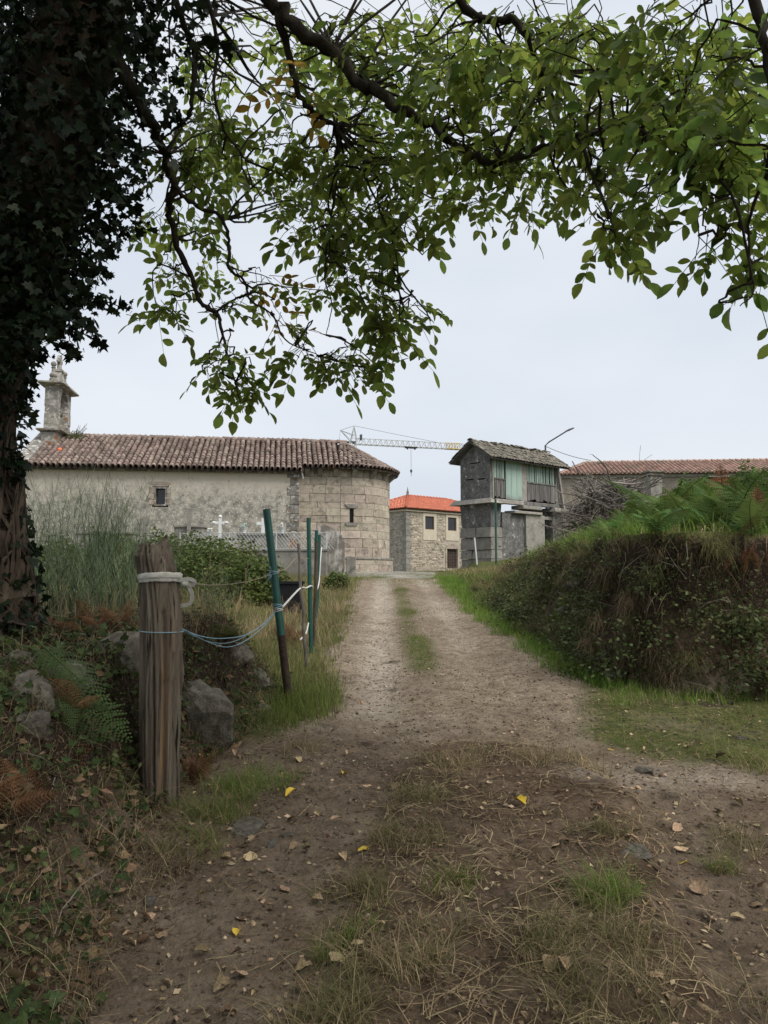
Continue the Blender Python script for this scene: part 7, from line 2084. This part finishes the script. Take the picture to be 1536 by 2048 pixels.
    # black tub in the grass
    q = at(578, 1196, 13.0); q.z = gz(q.x, q.y)
    B = thing('black_tub', 'black plastic tub lying in the grass behind the fence', 'tub', (q.x, q.y, q.z), .15)
    bp = mat('black_plastic', [(0.3, (0.012, 0.012, 0.014)), (0.7, (0.022, 0.022, 0.025))], 6, rough=.45)
    h = at(578, 1164, 13.0).z - q.z
    MB().hexa([(-.17, 0, 0), (.20, 0, 0), (.20, .3, 0), (-.17, .3, 0), (-.21, -.04, h), (.24, -.04, h), (.24, .34, h), (-.21, .34, h)]).build('body', bp, B)
    rm = MB()
    rm.box(-.23, .26, -.06, -.03, h - .03, h + .01); rm.box(-.23, .26, .33, .36, h - .03, h + .01); rm.box(-.23, -.2, -.03, .33, h - .03, h + .01); rm.box(.23, .26, -.03, .33, h - .03, h + .01)
    rm.build('rim', bp, B)
    q = at(992, 1095, 36.0); t = at(991, 1000, 36.0)
    q.z = gz(q.x, q.y)
    G = thing('green_post', 'thin green pole standing in front of the granary piers', 'post', q)
    MB().tube([(0, 0, -.2), tuple(t - q)], .05, 10).build('shaft', MT['green_paint'], G); MB().tube([tuple(t - q), tuple(t - q + Vector((0, 0, .03)))], .054, 10).build('cap', MT['lamp_grey'], G)
    q = at(952, 1105, 36.5); t = at(949, 1075, 36.5)
    G = thing('white_marker', 'short leaning white marker stick before the granary pier', 'stake', (q.x, q.y, gz(q.x, q.y)))
    MB().tube([(0.05, 0, -.1), tuple(t - Vector(G.location))], .035, 6).build('stick', MT['white_stone'], G)
build_post()

# ------------------------------------------------------------------ fallen leaves, straw, pebbles
def dead_leaf(name, seed, wide=.38, curl=.5):
    r = np.random.default_rng(seed); V, F = [], []
    nu, nv = 5, 7
    for j in range(nv):
        t = j / (nv - 1); w = wide * (math.sin(math.pi * min(.98, t * .92 + .05)) ** .7) * r.uniform(.62, 1.2)
        for i in range(nu):
            u = (i - 2) / 2
            V.append((u * w, t, curl * (abs(u) ** 1.6) * w * 1.5 + .14 * math.sin(3 * t + seed) + r.normal(0, .04) + curl * .3 * t * t))
    for j in range(nv - 1):
        for i in range(nu - 1): F.append((j * nu + i, j * nu + i + 1, (j + 1) * nu + i + 1, (j + 1) * nu + i))
    n = len(V); V += [(.012, -.35, .02), (-.012, -.35, .02)]; F.append((2, n, n + 1))
    me = bpy.data.meshes.new(name); me.from_pydata(V, [], F); me.polygons.foreach_set('use_smooth', [True] * len(me.polygons)); me.update()
    return me
def build_litter():
    r = np.random.default_rng(71); U = r.uniform
    kinds = [dead_leaf('fallen_leaf', k, U(.26, .46), U(.1, .9)) for k in range(8)]
    for k in kinds: k.materials.append(MT['dry_leaf'])
    yk = [k.copy() for k in kinds[:3]]
    for k in yk: k.materials.clear(); k.materials.append(MT['yellow_leaf'])
    def leaf(p, s, me, label, group=None, up=.35):
        o = link('fallen_leaf', me, None, None, (p[0], p[1], p[2] + .006), (U(-up, up), U(-up, up) + (math.pi if r.random() < .3 else 0), U(0, 6.28)), s)
        return tag(o, label, 'leaf', group)
    for px, py, s, lab in ((741, 1692, .068, 'bright yellow fallen leaf in the lower middle of the track'), (685, 1553, .06, 'small yellow leaf on the bare earth left of the grass patch'), (478, 1866, .06, 'yellow leaf lying on a brown leaf at the lower left'), (1032, 1608, .075, 'pale yellow-green leaf on the grass patch'), (572, 1596, .07, 'yellow leaf by the grass near the wooden post'), (1216, 1500, .05, 'pale yellow leaf on the right rut'), (1375, 1733, .06, 'pale yellow leaf among brown leaves at the right'), (402, 1792, .05, 'thin yellow-green leaf left of the bare earth'), (300, 1628, .08, 'curled yellowish leaf beside the post foot')):
        leaf(hit(px, py), s, yk[int(r.integers(3))], lab)
    for px, py, s, lab in ((1243, 1582, .085, 'large curled tan leaf at the edge of the grass patch'), (335, 1885, .07, 'rust-brown leaf upright in the earth at lower left'), (1138, 1687, .06, 'flat orange-brown leaf on the dark earth'), (690, 1925, .06, 'orange-brown leaf on the lower left of the grass patch'), (1322, 1815, .055, 'reddish brown leaf right of the green tuft'), (1390, 1560, .07, 'pinkish leaf on the right rut'), (615, 1965, .08, 'tan leaf standing on edge near the bottom'), (190, 1850, .075, 'broad orange-brown leaf on the left bank'), (1415, 1795, .10, 'big dark curled leaf at the right edge of the track'), (480, 1320, .08, 'orange leaf caught on the left wall face'), (455, 1262, .07, 'orange leaf lying on the mossy wall top'), (25, 1362, .075, 'pale yellow leaf stuck on the wall stones at far left')):
        leaf(hit(px, py), s, kinds[int(r.integers(8))], lab)
    # brown leaves nobody could tell apart, strewn over the track
    zones = [(360, 720, 1430, 1720, 60, 'below the wall and wooden post'), (300, 640, 1700, 2040, 34, 'on bare earth at the lower left'), (1150, 1536, 1480, 1760, 40, 'along the right rut'), (1250, 1536, 1740, 2040, 28, 'in the lower right corner'), (700, 1200, 1480, 1700, 20, 'on the upper grass patch'), (680, 1150, 1700, 2040, 15, 'on the lower grass patch'), (640, 760, 1400, 1470, 10, 'at the verge end by the leaning green post'), (0, 290, 1560, 1900, 40, 'caught in the ivy of the lower left bank'), (370, 570, 1280, 1540, 18, 'caught on the left wall face')]
    for x0, x1, y0, y1, n, where in zones:
        lab, grp = 'dry brown fallen leaf ' + where, 'brown fallen leaves ' + where
        for k in range(n):
            leaf(hit(U(x0, x1), U(y0, y1)), .024 + .05 * r.random() ** 1.6, kinds[int(r.integers(8))], lab, grp, .5)
    # leaf scraps and bits of bark
    dens = lambda x, y: 0.25 + 0.75 * sstep((fbm(x, y, 2.2, 3, 90) - .42) / .22)
    P = scatter(20000, -1.4, 3.4, 1.8, 15, lambda x, y: dens(x, y) * (rs_of(x, y) < .3), r, True); P[:, 2] += .012
    n = len(P)
    y_ = rand_dirs(n, r, -.25, .25); nh = rand_dirs(n, r, .6, 1.0)
    V, F = stamp(SMALL_T, SMALL_F, axes(y_, nh, U(.008, .03, n)), P)
    o = link('leaf_scraps', npmesh('leaf_scraps', V, F), MT['dry_leaf_s']); tag(o, 'scraps of dead leaf and bark littering the track', 'leaf litter', kind='stuff')
    P = scatter(4200, -1.2, 3.6, 2.0, 13, lambda x, y: (.15 + .85 * sstep((fbm(x, y, 1.7, 3, 89) - .45) / .2)) * (rs_of(x, y) < .2), r, True); P[:, 2] += .016
    n = len(P)
    V, F = stamp(SMALL_T, SMALL_F, axes(rand_dirs(n, r, -.35, .35), rand_dirs(n, r, .5, 1.0), U(.014, .042, n)), P)
    o = link('pale_leaf_scraps', npmesh('pale_leaf_scraps', V, F), MT['pale_scrap']); tag(o, 'pale torn leaf scraps scattered over the track', 'leaf litter', kind='stuff')
    # straw and dead grass lying flat
    def flat(P, l0, l1, w):
        n = len(P); a = U(0, 6.28, n); L = U(l0, l1, n)
        d = np.stack([np.cos(a), np.sin(a)], -1); q = []
        bend = r.normal(0, .25, n)
        c0 = P[:, :2] - d * (L / 2)[:, None]; s = np.stack([-d[:, 1], d[:, 0]], -1)
        for t in (0, .5, 1.0):
            xy = c0 + d * (L * t)[:, None] + s * (bend * L * (t - t * t) * 2)[:, None]
            z = ground_z(xy[:, 0], xy[:, 1]) + .008 + U(0, .02, n) * (1 if t else .3)
            ww = (w * (1 - .5 * t) * U(.7, 1.3, n) / 2)[:, None]
            q += [np.c_[xy - s * ww, z], np.c_[xy + s * ww, z + ww[:, 0] * .5]]
        V = np.stack(q, 1).reshape(-1, 3); b = np.arange(n)[:, None] * 6
        return V, [np.concatenate([b + np.array([0, 1, 3, 2]), b + np.array([2, 3, 5, 4])])]
    clumps = lambda x, y: sstep((fbm(x, y, 3.0, 3, 97) - .42) / .2)
    P = scatter(24000, -1.1, 3.6, 1.7, 8.5, lambda x, y: np.maximum(.08 + mound(x, y) * (.25 + .75 * clumps(x, y)), sstep((fbm(x, y, 1.4, 3, 92) - .58) / .12) * .5) * (rs_of(x, y) < .2), r, True)
    o = link('lying_straw', npmesh('lying_straw', *flat(P, .03, .19, .0034)), MT['straw']); tag(o, 'broken straw scattered over the earth', 'straw', kind='stuff')
    P = scatter(30000, -1.1, 3.6, 1.7, 20, lambda x, y: .8 * dens(x, y) * (rs_of(x, y) < .2), r, True)
    o = link('lying_twigs', npmesh('lying_twigs', *flat(P, .02, .10, .0035)), MT['straw_dark']); tag(o, 'dark twigs and dead stalks scattered over the track', 'twigs', kind='stuff')
    # gravel
    import bmesh
    bm = bmesh.new(); bmesh.ops.create_icosphere(bm, subdivisions=1, radius=1.0); bm.verts.ensure_lookup_table()
    T = np.array([v.co[:] for v in bm.verts]) * np.array([1, .8, .55]); T *= 1 + np.random.default_rng(1).normal(0, .12, (len(T), 1)); F = [np.array([[v.index for v in f.verts] for f in bm.faces])]; bm.free()
    P = scatter(17000, -1.2, 3.2, 1.7, 20, lambda x, y: (.25 + .75 * sstep((fbm(x, y, 1.8, 3, 94) - .45) / .2)) * (st_of(x, y) < .2) * (rs_of(x, y) < .1), r, True); P[:, 2] += .009
    n = len(P); V, FF = stamp(T, F, axes(rand_dirs(n, r, -.2, .2), rand_dirs(n, r, .7, 1), .0022 + .011 * r.random(n) ** 2.5), P)
    o = link('gravel', npmesh('gravel', V, FF), MT['pebble']); tag(o, 'fine gravel and crumbs of earth on the track', 'gravel', kind='stuff')
    P = scatter(13000, -1.2, 3.4, 1.7, 9, lambda x, y: (.2 + .8 * sstep((fbm(x, y, 2.6, 3, 96) - .42) / .2)) * (st_of(x, y) < .3) * (rs_of(x, y) < .2), r, True); P[:, 2] += .010
    n = len(P); V, FF = stamp(T, F, axes(rand_dirs(n, r, -.4, .4), rand_dirs(n, r, .6, 1), .003 + .014 * r.random(n) ** 3), P)
    o = link('earth_clods', npmesh('earth_clods', V, FF), MT['clod']); tag(o, 'crumbled clods of brown earth on the track', 'earth', kind='stuff')
    for k, (px, py, s, lab) in enumerate(((490, 1652, .13, 'half buried stone at the edge of the bare earth'), (577, 1672, .05, 'small pale stone beside the half buried stone'), (545, 1690, .05, 'flat grey stone below the half buried stone'), (1262, 1700, .10, 'grey stone half sunk near the right rut'), (1290, 1540, .07, 'stone at the grassy edge of the right rut'), (300, 1800, .05, 'small round stone on the left earth'), (1482, 1475, .06, 'stone in the grass at the right edge'))):
        p = hit(px, py)
        o = link('stone', rock_mesh('loose_stone', 200 + k), MT['rock'], None, (p.x, p.y, p.z - s * .1), (0, 0, U(0, 3)), (s, s * .8, s * .38)); tag(o, lab, 'stone')
    # tufts of grass in the foreground, each a plant of its own
    tufts = [(1235, 1790, .17, 900, 'bright green grass tuft right of the middle', 'grass_bright'), (1130, 1880, .20, 600, 'sparse olive grass tuft below the bright green one', 'grass_olive'), (1215, 1672, .13, 350, 'short olive grass tuft above the bright green one', 'grass_olive'), (915, 1780, .10, 300, 'small green grass tuft in the middle of the patch', 'grass'), (800, 1680, .16, 450, 'thin olive grass at the left rim of the patch', 'grass_olive'), (745, 1790, .15, 450, 'olive grass tuft on the left of the patch', 'grass_olive'), (705, 1870, .12, 400, 'low green grass tuft at lower left of the patch', 'grass'), (880, 1890, .12, 350, 'dry straw-coloured tuft in the lower middle', 'straw'), (780, 1930, .15, 450, 'matted dry and green tuft near the bottom', 'straw'), (1090, 1520, .22, 550, 'dry grass tuft on the upper right rim of the patch', 'straw'), (930, 1530, .24, 650, 'dry grass tuft on the upper rim of the patch', 'straw'), (840, 1590, .16, 450, 'greyish grass tuft at the upper left rim', 'grass_olive'), (700, 2030, .22, 700, 'green and straw tuft at the bottom edge', 'grass_olive'), (1290, 1920, .2, 450, 'flattened straw tuft at the lower right', 'straw'), (1440, 1745, .10, 250, 'small green weed at the right side', 'grass'), (500, 1580, .22, 1100, 'dense fresh green grass right of the wooden post', 'grass_bright'), (410, 1640, .2, 900, 'fresh green grass at the foot of the wooden post', 'grass'), (380, 1690, .14, 500, 'green grass trailing below the wooden post', 'grass'), (1490, 1535, .28, 900, 'fresh grass patch at the right edge of the track', 'grass'), (1280, 1400, .3, 900, 'mossy green grass under the right bank', 'grass_bright'), (1500, 1700, .15, 300, 'sparse grass at the far right of the track', 'grass_olive'), (1180, 2010, .2, 450, 'sparse olive grass at the bottom right', 'grass_olive'), (290, 1740, .2, 600, 'drooping dry grass on the lower left bank', 'straw_dark'), (610, 1500, .12, 300, 'thin dry grass at the foot of the left wall', 'straw')]
    for px, py, rad, n, lab, mt in tufts:
        c = hit(px, py)
        G = thing('grass_tuft', lab, 'grass', c)
        a = U(0, 6.28, n); q = np.sqrt(U(0, 1, n)) * rad
        sub = np.array([[r.normal(0, rad * .5), r.normal(0, rad * .5)] for _ in range(7)]); w = r.integers(0, 7, n)
        x = c.x + sub[w, 0] + np.cos(a) * q * .45; y = c.y + sub[w, 1] * .9 + np.sin(a) * q * .45
        P = np.stack([x, y, ground_z(x, y) - .008], -1)
        hh = .06 + .11 * min(1, rad / .2)
        k = r.random(n) < .68
        for sel, mm, nm in ((k, mt, 'blades'), (~k, 'straw' if mt != 'straw' else 'grass_olive', 'mixed_blades')):
            Q = P[sel]; q = len(Q)
            V, F = blades(Q, U(hh * .3, hh * 1.3, q), U(.0015, .0040, q), U(0, 6.28, q), U(.3, 1.4, q), U(.1, .9, q), 4, r)
            world_obj(nm, V, F, MT[mm], G)
build_litter()
bpy.context.view_layer.update()
